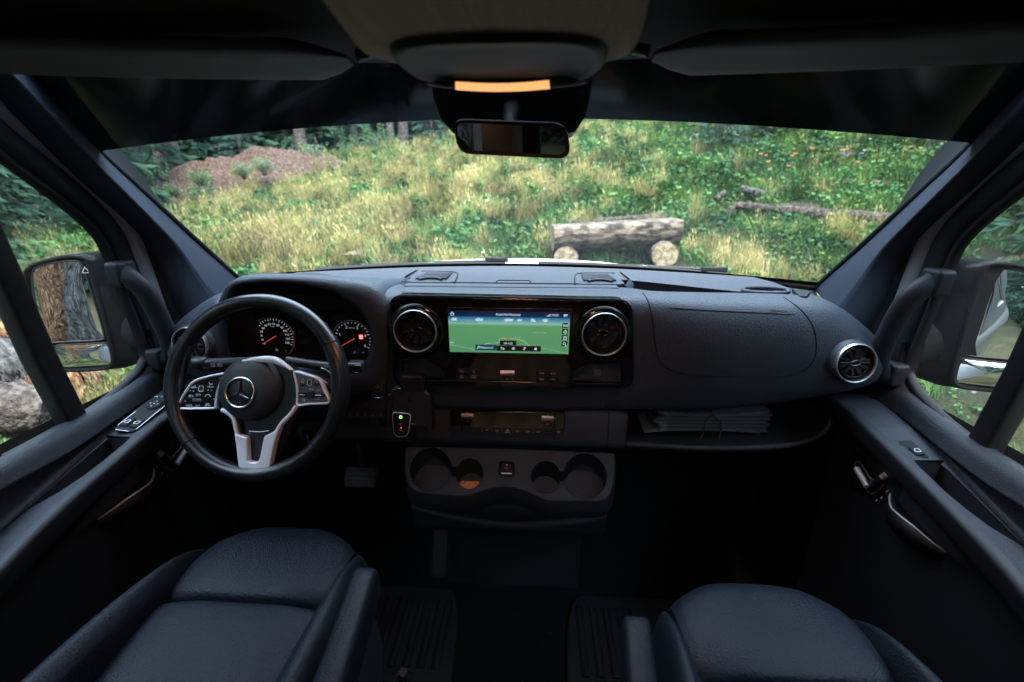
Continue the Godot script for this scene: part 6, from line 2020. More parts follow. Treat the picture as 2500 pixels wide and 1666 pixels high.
# ---------------------------------------------------------------- seats, pedals, mats
func seat(k: float):
	var dz := 0.0 if k < 0 else 0.095
	var az := 0.0 if k < 0 else 0.062
	var t := thing("driver_seat" if k < 0 else "passenger_seat", "black leather %s seat with thigh pad, side bolsters and folding armrest" % ["driver's" if k < 0 else "passenger's"], "seat", Vector3(0.455 * k, 0.3, -0.4 + dz), "cab seats")
	var P := func(x: float, y: float, z: float) -> Vector3: return Vector3((0.452 + x) * k, y, z + dz)
	# thigh pad
	var s := shp()
	var rows := []
	for f in [-1.0, -0.97, -0.85, -0.5, 0.0, 0.5, 0.85, 0.97, 1.0]:
		var w := 0.150
		var e: float = f * f
		var drop := 0.020 * pow(absf(f), 5.0)
		var front := -0.772 + 0.045 * pow(absf(f), 3.0)
		var dip := -0.004 * (1.0 - e)
		rows.append([P.call(w * f, 0.50, front + 0.035), P.call(w * f, 0.56, front + 0.002), P.call(w * f, 0.600 - drop, front + 0.006), P.call(w * f, 0.618 - drop + dip, front + 0.025), P.call(w * f, 0.624 - drop + dip, front + 0.06), P.call(w * f * 0.99, 0.626 - drop + dip, -0.64), P.call(w * f * 0.985, 0.620 - drop + dip, -0.602), P.call(w * f * 0.98, 0.606 - drop, -0.587), P.call(w * f * 0.98, 0.575, -0.583)])
	s.sheet(smooth_rows(rows, 4, 4))
	for r in [rows[0], rows[-1]]: s.fan(r)
	part("thigh_pad", s, M.leather, t)
	# cushion
	s = shp()
	rows = []
	for f in [-1.0, -0.97, -0.85, -0.5, 0.0, 0.5, 0.85, 0.97, 1.0]:
		var w := 0.152
		var drop := 0.022 * pow(absf(f), 6.0)
		rows.append([P.call(w * f, 0.575, -0.580), P.call(w * f, 0.604 - drop, -0.577), P.call(w * f, 0.616 - drop, -0.560), P.call(w * f, 0.614 - drop, -0.48), P.call(w * f, 0.600 - drop, -0.36), P.call(w * f * 0.98, 0.595 - drop, -0.24), P.call(w * f * 0.98, 0.59 - drop, -0.14), P.call(w * f * 0.98, 0.52, -0.12)])
	s.sheet(smooth_rows(rows, 4, 4))
	part("cushion", s, M.leather, t)
	# bolsters either side
	for q in [-1.0, 1.0]:
		s = shp()
		var b := []
		var cl := [[-0.730, 0.56, 0.006, 0.35], [-0.715, 0.585, 0.016, 0.7], [-0.68, 0.615, 0.024, 1.0], [-0.62, 0.640, 0.029, 1.0], [-0.52, 0.655, 0.032, 1.0], [-0.40, 0.662, 0.036, 1.0], [-0.25, 0.665, 0.038, 1.0], [-0.12, 0.66, 0.038, 1.0]]
		var x_in := 0.148
		for c in cl:
			var xo: float = x_in + 0.036 * c[3] + (0.022 * smoothstep(-0.7, -0.42, c[0]) if q * k > 0 or true else 0.0)
			b.append([P.call(q * x_in * 0.985, 0.52, c[0]), P.call(q * x_in, c[1] - 0.040, c[0]), P.call(q * (x_in + 0.006), c[1] - 0.016, c[0]), P.call(q * lerpf(x_in, xo, 0.45), c[1], c[0]), P.call(q * lerpf(x_in, xo, 0.8), c[1] - 0.012, c[0]), P.call(q * xo, c[1] - 0.045, c[0]), P.call(q * (xo + 0.006), c[1] - 0.11, c[0]), P.call(q * xo * 0.97, 0.40, c[0] + 0.03)])
		s.sheet(smooth_rows(b, 4, 4))
		s.fan(b[0])
		part("side_bolster", s, M.leather, t)
	# seam piping between pad and cushion
	s = shp()
	s.tube(cr([P.call(-0.149, 0.578, -0.581), P.call(0.0, 0.586, -0.5815), P.call(0.149, 0.578, -0.581)], 5), 0.0022, 6)
	part("piping", s, M.leather, t)
	# armrest on the aisle side
	s = shp()
	var ax := -0.245   # towards the aisle from the seat's middle
	var ar := []
	var az0 := -0.548 + az - dz
	for c in [[0.0, 0.0, 0.45], [0.004, 0.35, 0.85], [0.012, 0.8, 0.97], [0.03, 1.0, 1.0], [0.10, 1.0, 1.0], [0.20, 1.0, 1.02], [0.32, 1.0, 1.05]]:
		var z0: float = az0 + c[0]
		var w: float = 0.0195 * c[2]
		var h: float = 0.030 * c[1]
		var cx: float = ax - 0.006 + c[0] * -0.13
		var yy: float = 0.712 + c[0] * 0.10
		var ring := []
		for i in 20:
			var a := TAU * i / 20
			ring.append(P.call(cx + signf(cos(a)) * pow(absf(cos(a)), 0.45) * w, yy + signf(sin(a)) * pow(absf(sin(a)), 0.5) * (h + 0.004), z0))
		ar.append(ring)
	s.sheet(smooth_rows(ar, 3, 1, false, true), false, true)
	s.fan(ar[0])
	part("armrest", s, M.leather, t)
	# plastic side shield, runner and base
	s = shp()
	s.sheet([[P.call(-0.215, 0.56, -0.62), P.call(-0.235, 0.55, -0.45), P.call(-0.235, 0.55, -0.1)], [P.call(-0.222, 0.45, -0.63), P.call(-0.245, 0.44, -0.45), P.call(-0.245, 0.44, -0.1)], [P.call(-0.215, 0.32, -0.60), P.call(-0.235, 0.30, -0.45), P.call(-0.235, 0.30, -0.1)]])
	part("side_shield", s, M.trim, t)
	s = shp()
	s.box(Vector3(0.40, 0.30, 0.46), Transform3D(Basis(), Vector3(0.452 * k, 0.15, -0.35 + dz)), 0.01)
	part("seat_box", s, M.trim, t)
	s = shp()
	s.box(Vector3(0.34, 0.22, 0.56), Transform3D(Basis(), Vector3(0.452 * k, 0.41, -0.39 + dz)), 0.02)
	part("cushion_pan", s, M.trim, t)
	# backrest and headrest (seen in the rear-view mirror)
	s = shp()
	rows = []
	for c in [[0.56, 0.16, -0.10], [0.62, 0.20, -0.10], [0.80, 0.215, -0.085], [1.0, 0.205, -0.055], [1.12, 0.17, -0.03], [1.17, 0.10, -0.02]]:
		var ring := []
		for i in 20:
			var a := TAU * i / 20
			ring.append(P.call(signf(cos(a)) * pow(absf(cos(a)), 0.6) * c[1], c[0], c[2] - dz * 0.5 + sin(a) * 0.055))
		rows.append(ring)
	s.sheet(smooth_rows(rows, 3, 1, false, true), false, true)
	s.fan(rows[-1])
	part("backrest", s, M.leather, t)
	s = shp()
	s.blob(P.call(0.0, 1.27, 0.0 - dz * 0.5), Vector3(0.13, 0.085, 0.05), 10)
	part("headrest", s, M.leather, t)
	for q in [-1.0, 1.0]:
		s = shp()
		s.tube([P.call(0.06 * q, 1.15, -0.01 - dz * 0.5), P.call(0.06 * q, 1.23, -0.005 - dz * 0.5)], 0.007, 8)
		part("headrest_post", s, M.chrome, t)

func floor_things():
	# rubber mats with ribs
	for k in [-1.0, 1.0]:
		var t := thing("floor_mat", "ribbed black rubber mat in the %s footwell" % ["driver's" if k < 0 else "passenger's"], "floor mat", Vector3(0.40 * k, 0.01, -0.95), "rubber floor mats")
		var o := [Vector2(0.14, -0.62), Vector2(0.72, -0.62), Vector2(0.76, -1.10), Vector2(0.66, -1.16), Vector2(0.20, -1.16), Vector2(0.17, -1.05)].map(func(p): return Vector2(p.x * k, -p.y))
		var s := shp()
		s.plate(round_corners(o, 0.04), frame(Vector3(0, 0.018, 0), Vector3.RIGHT, Vector3(0, 0, -1)), 0.014, 0.004)
		part("mat", s, M.rubber, t)
		for i in 12:
			s = shp()
			var xx := 0.21 + i * 0.042
			s.box(Vector3(0.020, 0.007, 0.22), Transform3D(Basis(), Vector3(xx * k, 0.021, -1.0)), 0.002)
			part("rib", s, M.rubber, t)
		for i in 5:
			s = shp()
			s.tube([Vector3(0.19 * k, 0.020, -0.84 + i * 0.045), Vector3(0.42 * k, 0.020, -0.80 + i * 0.045), Vector3(0.68 * k, 0.020, -0.84 + i * 0.045)], 0.006, 6)
			part("rib", s, M.rubber, t)
	var pd := thing("brake_pedal", "wide ribbed brake pedal in the dark driver's footwell", "pedal", Vector3(-0.36, 0.2, -1.1))
	var pf := frame(Vector3(-0.4382,0.5064,-1.08), Vector3.RIGHT, Vector3(0, 0.8, -0.6))
	var s := shp()
	s.plate(rrect(0.095, 0.060, 0.012), pf, 0.014, 0.004)
	part("pad", s, M.rubber, pd)
	for i in 4:
		s = shp()
		s.box(Vector3(0.078, 0.005, 0.004), pf.translated_local(Vector3(0, -0.02 + i * 0.0135, 0.001)), 0.001)
		part("rib", s, M.trim, pd)
	s = shp()
	s.tube([pf.origin + Vector3(0.0, 0.0, -0.02), pf.origin + Vector3(-0.03, 0.18, -0.08), pf.origin + Vector3(-0.05, 0.34, -0.10)], 0.012, 8)
	part("lever", s, M.trim, pd)
	var pc := thing("steering_lock_lever", "short ribbed steering adjuster lever under the wheel's right side", "lever", Vector3(-0.5002,0.7073,-0.96))
	for i in 4:
		s = shp()
		s.tube([Vector3(-0.5002,0.7073,-0.96) + Vector3(-0.012 + i * 0.008, 0.016, 0), Vector3(-0.5002,0.7073,-0.96) + Vector3(-0.012 + i * 0.008, -0.018, 0.002)], 0.0042, 8)
		part("grip_rib", s, M.dark_chrome if i == 1 else M.satin_black, pc)
	var ap := thing("accelerator_pedal", "long narrow accelerator pedal beside the brake pedal", "pedal", Vector3(-0.24, 0.15, -1.12))
	var af := frame(Vector3(-0.235, 0.20, -1.13), Vector3.RIGHT, Vector3(0, 0.85, -0.5))
	s = shp()
	s.plate(rrect(0.05, 0.15, 0.012), af, 0.014, 0.004)
	part("pad", s, M.rubber, ap)
	# lever poking up at the foot of the frame
	var hl := thing("seat_lever", "rounded dark lever standing at the driver's seat base beside the aisle", "lever", Vector3(-0.2616,0.12,-0.7901))
	s = shp()
	s.tube([Vector3(-0.2404,0.22,-0.7396),Vector3(-0.2438,0.19,-0.7432),Vector3(-0.2538,0.12,-0.7516)], [0.010, 0.011, 0.010], 12)
	part("handle", s, M.trim, hl)
	s = shp()
	s.tube(circle_line(Vector2.ZERO, 0.024, 24).map(func(p): return Vector3(-0.2503,0.16,-0.7614) + Vector3(p.x, 0.0, p.y)), 0.003, 6, true)
	part("collar", s, M.trim, hl)
	# crumbs on the mats
	s = shp()
	for i in 40:
		var p := Vector3(rng.randf_range(-0.6, 0.6), 0.020, rng.randf_range(-1.1, -0.5))
		s.blob(p, Vector3.ONE * rng.randf_range(0.0008, 0.0022), 3)
	single("crumbs", s, M.paper, "pale crumbs and grit scattered on the dark cab floor", "crumbs", "", "stuff")


# ---------------------------------------------------------------- the clearing outside
func land(x: float, z: float) -> float:
	var d := -z
	var f := maxf(0.0, d - 2.2)
	var y := -0.65 + 0.25 * minf(f, 18.0) + 0.16 * maxf(0.0, f - 18.0)
	y += 0.11 * clampf(x, -12.0, 12.0) * smoothstep(4.0, 12.0, d)
	y -= smoothstep(1.0, 6.0, -x) * maxf(0.0, d - 16.0) * 0.20
	var side := maxf(0.0, -x - 2.4) * 0.07 + maxf(0.0, x - 2.4) * 0.10
	return y + side * (1.0 - smoothstep(2.0, 9.0, d))

func on_land(x: float, z: float, up := 0.0) -> Vector3:
	return Vector3(x, land(x, z) + up, z)

var patch := FastNoiseLite.new()
var patch2 := FastNoiseLite.new()

func straw_share(p: Vector3) -> float:
	var s := 0.03 + 1.5 * patch.get_noise_2d(p.x * 20.0, p.z * 20.0)
	for q in [[Vector3(-1.2401,1.1436,-9.8321), 1.5, 0.75], [Vector3(-3.3819,0.4167,-6.8599), 1.3, 0.7], [Vector3(-4.7103,0.4015,-6.9098), 1.2, 0.5], [Vector3(-2.3347,0.5952,-7.6349), 1.0, 0.4], [Vector3(-3.2356,1.503,-12.2417), 2.0, 0.25], [Vector3(1.5809,1.7405,-11.1016), 1.6, 0.2], [Vector3(-5.9165,0.8572,-10.6452), 2.0, 0.3]]:
		var d: float = Vector2(p.x - q[0].x, p.z - q[0].z).length() / q[1]
		s += q[2] * 0.6 * exp(-d * d)
	for q in [[Vector3(4.7488,1.683,-9.8341), 3.5, 0.45], [Vector3(4.0886,2.4973,-13.0024), 3.0, 0.35], [Vector3(-0.7116,0.4147,-6.559), 0.9, 0.35], [Vector3(-6.1885,2.1876,-23.7413), 3.0, 0.3]]:
		var d: float = Vector2(p.x - q[0].x, p.z - q[0].z).length() / q[1]
		s -= q[2] * exp(-d * d)
	if p.z > -9.0 and absf(p.x) > 4.5: s *= 0.45
	return clampf(s, 0.0, 1.0)

func bare_share(p: Vector3) -> float:
	var s := 0.10 + 0.8 * patch2.get_noise_2d(p.x * 12.0, p.z * 12.0)
	for q in [[Vector3(3.4363,0.6828,-6.982), 1.3, 0.34], [Vector3(2.8367,0.9795,-8.0898), 0.9, 0.32], [Vector3(3.1185,0.3676,-5.9664), 0.8, 0.15], [Vector3(-0.2796,0.6287,-7.3764), 0.5, 0.5], [Vector3(1.8686,0.3418,-6.0593), 0.7, 0.4], [Vector3(4.5306,1.1719,-8.3538), 1.2, 0.35], [Vector3(1.7927,0.9702,-8.2631), 0.7, 0.35]]:
		var d: float = Vector2(p.x - q[0].x, p.z - q[0].z).length() / q[1]
		s += q[2] * exp(-d * d)
	if absf(p.x) > 2.2 and p.z > -6.5: s += 0.10
	if Vector2(p.x + 8.6, p.z + 7.4).length() < 3.2: s += 0.5
	if p.x > 2.5 and p.z > -5.5: s += 0.10
	return clampf(s, 0.0, 1.0)

func tuft(blades: int, tall: float, spread: float, width: float, lean: float, heads: bool) -> ArrayMesh:
	var s := shp()
	for i in blades:
		var a := rng.randf() * TAU
		var r := sqrt(rng.randf()) * spread
		var base := Vector3(cos(a) * r, 0, sin(a) * r)
		var h := tall * rng.randf_range(0.45, 1.0)
		var b := rng.randf() * TAU
		var l := Vector3(cos(b), 0, sin(b)) * h * lean * rng.randf_range(0.2, 1.0)
		var side := Vector3(-sin(b + 0.6), 0, cos(b + 0.6)) * width * rng.randf_range(0.6, 1.2)
		var p1 := base + Vector3(0, h * 0.55, 0) + l * 0.35
		var p2 := base + Vector3(0, h, 0) + l
		s.smooth()
		s.quad(base - side, p1 - side * 0.8, p1 + side * 0.8, base + side)
		s.tri(p1 - side * 0.8, p2, p1 + side * 0.8)
		if heads and i % 2 == 0:
			var e := p2 + (p2 - p1).normalized() * 0.05
			s.quad(p2 - side * 1.6, e, p2 + side * 1.6, p2 - (p2 - p1).normalized() * 0.03)
	return s.done()

func weed(leaves: int, tall: float, spread: float) -> ArrayMesh:
	# a low broad leaved plant: short stalks with oval leaves
	var s := shp()
	for i in leaves:
		var a := rng.randf() * TAU
		var r := sqrt(rng.randf()) * spread
		var o := Vector3(cos(a), 0, sin(a))
		var p := o * r * 0.6 + Vector3(0, tall * rng.randf_range(0.15, 0.95) * (1.1 - r / spread * 0.5), 0)
		leaf_card(s, p, o + Vector3(0, 0.35, 0), 0.075, 0.15)
		s.smooth()
		var e := Vector3(-o.z, 0, o.x) * 0.003
		s.quad(o * r * 0.3 - e, p - e, p + e, o * r * 0.3 + e)
	return s.done()

func scatter(called: String, label: String, category: String, m: Mesh, material: Material, places: Array, tints: Array):
	var mm := MultiMesh.new()
	mm.transform_format = MultiMesh.TRANSFORM_3D
	mm.use_colors = true
	mm.mesh = m
	mm.instance_count = places.size()
	for i in places.size():
		mm.set_instance_transform(i, places[i])
		mm.set_instance_color(i, tints[i])
	var o := MultiMeshInstance3D.new()
	o.name = numbered(called)
	o.multimesh = mm
	o.material_override = material
	add_child(o, true)
	tag(o, label, category, "", "stuff")

func plant_mat(called: String, c: Color, rough := 0.7, back := 0.35) -> StandardMaterial3D:
	var m := mat(called, c, rough, 0.0, 0.3)
	m.vertex_color_use_as_albedo = true
	m.backlight_enabled = true
	m.backlight = Color(back, back, back)
	return m

func meadow():
	patch.seed = 21
	patch.frequency = 0.05
	patch.fractal_octaves = 3
	patch2.seed = 5
	patch2.frequency = 0.05
	# ground sheet
	var st := SurfaceTool.new()
	st.begin(Mesh.PRIMITIVE_TRIANGLES)
	var nz := FastNoiseLite.new()
	nz.seed = 3
	nz.frequency = 0.6
	var xs := []
	var zs := []
	for i in 121: xs.append(signf(i - 60) * pow(absf(i - 60) / 60.0, 1.6) * 90.0)
	for i in 141: zs.append(-3.0 + signf(i - 70) * pow(absf(i - 70) / 70.0, 1.6) * 90.0)
	for z in zs:
		for x in xs:
			var p := on_land(x, z)
			var b := bare_share(p)
			var w := straw_share(p)
			var n := nz.get_noise_2d(x * 4.0, z * 4.0)
			var c := Color(0.034, 0.042, 0.018).lerp(Color(0.085, 0.075, 0.038), w).lerp(Color(0.055, 0.048, 0.040) if p.x < 2.4 or p.z < -5.5 else Color(0.030, 0.030, 0.026), b)  # bare soil at the near right painted darker, for tree shade
			c = c * (1.0 + 0.35 * n)
			c.a = 1.0
			st.set_color(c)
			var van := Vector2(x, z + 0.5).length() < 2.6
			st.add_vertex(p + Vector3(0, 0.0 if van else 0.04 * n, 0))
	var w := xs.size()
	for j in zs.size() - 1:
		for i in w - 1:
			var a := j * w + i
			for k in [a, a + 1, a + w + 1, a, a + w + 1, a + w]: st.add_index(k)
	st.generate_normals()
	var gm := mat("soil", Color(1, 1, 1), 0.95, 0.0, 0.2)
	gm.vertex_color_use_as_albedo = true
	gm.albedo_texture = noise_tex(0.05, false, 1.0, FastNoiseLite.TYPE_SIMPLEX, 512, 5, [[0.2, Color(0.55, 0.55, 0.55)], [0.8, Color(1, 1, 1)]], 12)
	gm.uv1_triplanar = true
	gm.uv1_scale = Vector3.ONE * 1.3
	gm.heightmap_enabled = false
	struct("ground", st.commit(), gm, "sloping ground of soil and trampled grass in front of the van")
	# grass
	var green := plant_mat("grass_green", Color(1, 1, 1))
	var straw := plant_mat("grass_straw", Color(1, 1, 1), 0.8, 0.4)
	var kinds := [tuft(34, 0.30, 0.12, 0.0075, 0.9, false), tuft(28, 0.15, 0.15, 0.0070, 1.3, false), tuft(24, 0.38, 0.08, 0.0045, 0.6, true), weed(22, 0.26, 0.15)]
	var places := [[], [], [], []]
	var tints := [[], [], [], []]
	var bench := Vector3(1.0585,0.3014,-5.9379)
	var stump := Vector3(-2.4179,0.2573,-6.0098)
	var tries := 118000
	for i in tries:
		var p: Vector3
		if i < 92000:
			var d := 2.7 + 21.0 * pow(rng.randf(), 1.35)
			var a := rng.randf_range(-0.95, 0.80)
			p = on_land(tan(a) * d * 0.85, -d)
		else:
			var k := -1.0 if rng.randf() < 0.6 else 1.0
			p = on_land(k * (1.35 + 13.0 * pow(rng.randf(), 1.5)), rng.randf_range(-9.0, 6.0))
		if absf(p.x) < 1.25 and p.z > -2.45: continue
		if Vector2((p.x - bench.x) / 1.25, (p.z - bench.z - 0.45) / 0.95).length() < 1.0 and rng.randf() < 0.95: continue
		if Vector2(p.x - stump.x, p.z - stump.z - 0.25).length() < 0.42: continue
		if rng.randf() < bare_share(p) * 1.05: continue
		if patch2.get_noise_2d(p.x * 55.0, p.z * 55.0 + 90.0) < rng.randf_range(-0.55, 0.0): continue
		var sw := straw_share(p)
		var kind := 2 if rng.randf() < sw * 0.9 else (3 if rng.randf() < 0.30 else (0 if rng.randf() < 0.5 else 1))
		var near := smoothstep(2.0, 6.0, -p.z)
		var size := rng.randf_range(0.55, 1.15) * (1.0 + 0.12 * smoothstep(6.0, 14.0, -p.z)) * lerpf(0.55, 1.0, near)
		if p.x > 1.5: size *= lerpf(1.0, 0.75, smoothstep(9.0, 5.0, -p.z))
		var b := Basis(Vector3.UP, rng.randf() * TAU).scaled(Vector3(size, size * rng.randf_range(0.75, 1.2), size))
		places[kind].append(Transform3D(b, p - Vector3(0, 0.02, 0)))
		var v := rng.randf_range(0.8, 1.2) * (0.62 + 0.76 * smoothstep(-0.35, 0.35, patch.get_noise_2d(p.x * 14.0 + 300.0, p.z * 14.0)))
		var gt := clampf(0.5 + 0.9 * patch2.get_noise_2d(p.x * 30.0 + 50.0, p.z * 30.0) + rng.randf_range(-0.3, 0.3), 0.0, 1.0)
		var c := Color(0.024, 0.080, 0.026).lerp(Color(0.120, 0.165, 0.044), gt * gt)
		if p.x > 2.0: c = c.lerp(Color(0.040, 0.090, 0.022), 0.4)
		if kind == 2: c = Color(0.34, 0.275, 0.135).lerp(Color(0.145, 0.155, 0.045), clampf(rng.randf() + 0.5 * gt - 0.2, 0.0, 1.0))
		elif rng.randf() < sw: c = c.lerp(Color(0.17, 0.155, 0.06), 0.6)
		if kind == 3: c = Color(0.020, 0.080, 0.034).lerp(Color(0.075, 0.145, 0.036), gt)
		tints[kind].append(Color(c.r * v, c.g * v, c.b * v))
	scatter("meadow_grass", "tall green meadow grass covering the slope", "grass", kinds[0], green, places[0], tints[0])
	scatter("short_grass", "short trampled green grass between the taller tufts", "grass", kinds[1], green, places[1], tints[1])
	scatter("dry_grass", "pale straw coloured dry grass standing in patches on the slope", "grass", kinds[2], straw, places[2], tints[2])
	scatter("meadow_weeds", "broad leaved green weeds among the grass", "weeds", kinds[3], green, places[3], tints[3])
	# stones and litter of the bare soil
	var s := shp()
	s.blob(Vector3.ZERO, Vector3(0.03, 0.016, 0.022), 4)
	var sp := []
	var stn := []
	for i in 5000:
		var p := on_land(rng.randf_range(-8, 8), rng.randf_range(-12, 3))
		if rng.randf() > bare_share(p) or (absf(p.x) < 1.2 and p.z > -2.4): continue
		sp.append(Transform3D(Basis(Vector3.UP, rng.randf() * TAU).scaled(Vector3.ONE * rng.randf_range(0.3, 1.3)), p + Vector3(0, 0.004, 0)))
		var g := rng.randf_range(0.04, 0.13)
		stn.append(Color(g, g * 0.95, g * 0.9))
	var pm := mat("pebble", Color(1, 1, 1), 0.9, 0.0, 0.2)
	pm.vertex_color_use_as_albedo = true
	scatter("gravel", "loose pebbles and wood chips on the bare soil", "gravel", s.done(), pm, sp, stn)

# a log between two points: bark, cut ends
func log_mesh(a: Vector3, b: Vector3, r0: float, r1: float, rough: float, sd: int, half := false) -> Shape:
	var nz := FastNoiseLite.new()
	nz.seed = sd
	nz.frequency = 1.4
	var t := (b - a).normalized()
	var side := t.cross(Vector3.UP).normalized()
	var up := side.cross(t)
	var s := shp()
	var rows := []
	var n := 14
	for i in n + 1:
		var f := float(i) / n
		var row := []
		for j in 22:
			var w := TAU * j / 22
			var r := lerpf(r0, r1, f) * (1.0 + rough * nz.get_noise_3d(f * 4.0, cos(w) * 1.2, sin(w) * 1.2))
			var q := Vector2(cos(w) * r, sin(w) * r)
			if half: q.y = minf(q.y, r0 * 0.42)
			row.append(a.lerp(b, f) + side * q.x + up * q.y)
		rows.append(row)
	s.sheet(rows, false, true)
	return s

func log_ends(a: Vector3, b: Vector3, r0: float, r1: float, half := false) -> Shape:
	var t := (b - a).normalized()
	var side := t.cross(Vector3.UP).normalized()
	var up := side.cross(t)
	var s := shp()
	for e in [[a - t * 0.003, r0, true], [b + t * 0.003, r1, false]]:
		var ring := []
		for j in 22:
			var w := TAU * j / 22
			var q: Vector2 = Vector2(cos(w), sin(w)) * e[1] * 0.985
			if half: q.y = minf(q.y, r0 * 0.42)
			ring.append(e[0] + side * q.x + up * q.y)
		s.fan(ring, e[2])
	return s

func a_log(called: String, label: String, a: Vector3, b: Vector3, r0: float, r1: float, bark: Material, wood: Material, rough := 0.12, sd := 1):
	var t := thing(called, label, "log", (a + b) / 2 - Vector3(0, r0, 0))
	part("bark", log_mesh(a, b, r0, r1, rough, sd), bark, t)
	part("cut_end", log_ends(a, b, r0, r1), wood, t)
	return t

func bark_mat(called: String, a: Color, b: Color, c: Color, freq := 0.03, scale := 1.5, stretch := Vector3(1, 1, 1)) -> StandardMaterial3D:
	var m := mat(called, Color(1, 1, 1), 0.9, 0.0, 0.25)
	m.albedo_texture = noise_tex(freq, false, 1.0, FastNoiseLite.TYPE_SIMPLEX, 256, 5, [[0.25, a.linear_to_srgb()], [0.5, b.linear_to_srgb()], [0.75, c.linear_to_srgb()]], 31)
	m.uv1_triplanar = true
	m.uv1_scale = stretch * scale
	m.normal_enabled = true
	m.normal_texture = noise_tex(0.06, true, 10.0, FastNoiseLite.TYPE_SIMPLEX, 256, 4)
	return m

func timber():
	var pale := bark_mat("pale_bark", Color(0.04, 0.034, 0.030), Color(0.135, 0.11, 0.09), Color(0.25, 0.21, 0.165), 0.02, 1.2, Vector3(0.6, 2.0, 2.0))
	var grey := bark_mat("grey_bark", Color(0.05, 0.045, 0.044), Color(0.13, 0.12, 0.11), Color(0.23, 0.22, 0.20), 0.03, 1.0)
	var brown := bark_mat("brown_bark", Color(0.05, 0.025, 0.014), Color(0.16, 0.085, 0.045), Color(0.28, 0.16, 0.09), 0.03, 0.9, Vector3(2.0, 0.5, 2.0))
	var dark := bark_mat("dark_bark", Color(0.02, 0.017, 0.016), Color(0.06, 0.05, 0.045), Color(0.11, 0.095, 0.08))
	var wood := bark_mat("cut_wood", Color(0.19, 0.155, 0.10), Color(0.29, 0.25, 0.165), Color(0.37, 0.32, 0.22), 0.02, 2.0)
	var silver := bark_mat("weathered_wood", Color(0.022, 0.021, 0.020), Color(0.065, 0.065, 0.063), Color(0.115, 0.115, 0.11), 0.025, 0.8, Vector3(2.5, 0.4, 2.5))
	# half-log bench on two round logs
	var t := thing("log_bench", "bench of a split pale log resting on two short round logs in the grass", "bench", Vector3(1.0585,0.3014,-5.9379))
	var a := Vector3(0.2503,0.7099,-5.9503)
	var b := Vector3(1.8387,0.7938,-6.0652)
	part("seat_log", log_mesh(a, b, 0.225, 0.225, 0.10, 7, true), pale, t)
	part("seat_end", log_ends(a, b, 0.225, 0.225, true), wood, t)
	for q in [[Vector3(0.4217,0.4145,-5.7518), 0.155], [Vector3(1.638,0.4747,-5.7537), 0.158]]:
		var c: Vector3 = q[0]
		part("support_log", log_mesh(c, c + Vector3(0.05, 0.02, -0.75), q[1], q[1], 0.06, 9), grey, t)
		part("support_end", log_ends(c, c + Vector3(0.05, 0.02, -0.75), q[1], q[1]), wood, t)
	a_log("fallen_log", "dark grey fallen log lying just behind the log bench", Vector3(0.5021,0.7123,-7.0239), Vector3(1.9671,0.8107,-7.1372), 0.075, 0.10, dark, grey, 0.25, 3)
	a_log("fallen_log", "long grey fallen log lying at the right edge of the windscreen view", Vector3(4.0449,0.8981,-7.068), Vector3(5.2521,0.8351,-6.5821), 0.075, 0.085, dark, grey, 0.2, 4)
	a_log("fallen_log", "short broken log with a pale end left of the long grey fallen log", Vector3(3.0458,0.9973,-7.3659), Vector3(4.1052,0.9034,-7.179), 0.055, 0.075, dark, wood, 0.3, 5)
	a_log("fallen_log", "thin pale log lying level in the grass near the right pillar", Vector3(5.2167,1.3296,-8.5513), Vector3(6.0645,1.303,-8.4821), 0.055, 0.06, pale, wood, 0.15, 6)
	a_log("fallen_log", "short bleached log piece in the grass left of the thin pale log", Vector3(3.3885,1.2391,-8.1033), Vector3(3.7315,1.1517,-7.9858), 0.05, 0.06, silver, wood, 0.3, 8)
	a_log("fallen_log", "charred stub of wood standing beside the bleached log piece", Vector3(2.9092,1.0667,-7.8061), Vector3(3.0644,1.191,-7.8573), 0.05, 0.035, dark, dark, 0.3, 8)
	# small stump in the straw
	var sb := Vector3(-2.4179,0.2573,-6.0098)
	var st := thing("tree_stump", "small sawn tree stump with a pale slanted top in the straw", "stump", sb)
	var sc := Vector3(-2.3649,0.4598,-5.9342)
	part("trunk", log_mesh(sc + Vector3(0, -0.45, 0), sc, 0.15, 0.125, 0.08, 2), grey, st)
	var ring := ring2(0.127, 20).map(func(p): return sc + Vector3(p.x, 0.004 + p.x * 0.22 - p.y * -0.10, p.y))
	var sh := shp()
	sh.sheet([ring.map(func(p): return Vector3(p.x, sc.y - 0.02, p.z)), ring], false, true)
	sh.fan(ring)
	part("sawn_top", sh, wood, st)
	# logs by the driver's window
	a_log("fallen_log", "thick bleached log lying low outside the driver's window", Vector3(-4.3015,-0.0153,-2.9117), Vector3(-3.9431,-0.2087,-3.394), 0.27, 0.24, silver, wood, 0.12, 12)
	a_log("fallen_log", "brown barked log on top of the bleached log, outside the driver's window", Vector3(-5.2279,-0.089,-3.7894), Vector3(-4.8965,-0.0293,-4.1456), 0.16, 0.13, brown, wood, 0.15, 13)
	a_log("fallen_log", "reddish brown rotten log below the driver's door mirror", Vector3(-3.6407,-0.188,-2.9938), Vector3(-3.8523,-0.432,-3.6397), 0.20, 0.15, brown, brown, 0.2, 14)
	a_log("fallen_log", "dark rotten log in the shade under the bleached log", Vector3(-4.1274,-0.1558,-2.6608), Vector3(-3.5324,-0.2902,-2.8586), 0.22, 0.16, dark, dark, 0.25, 15)
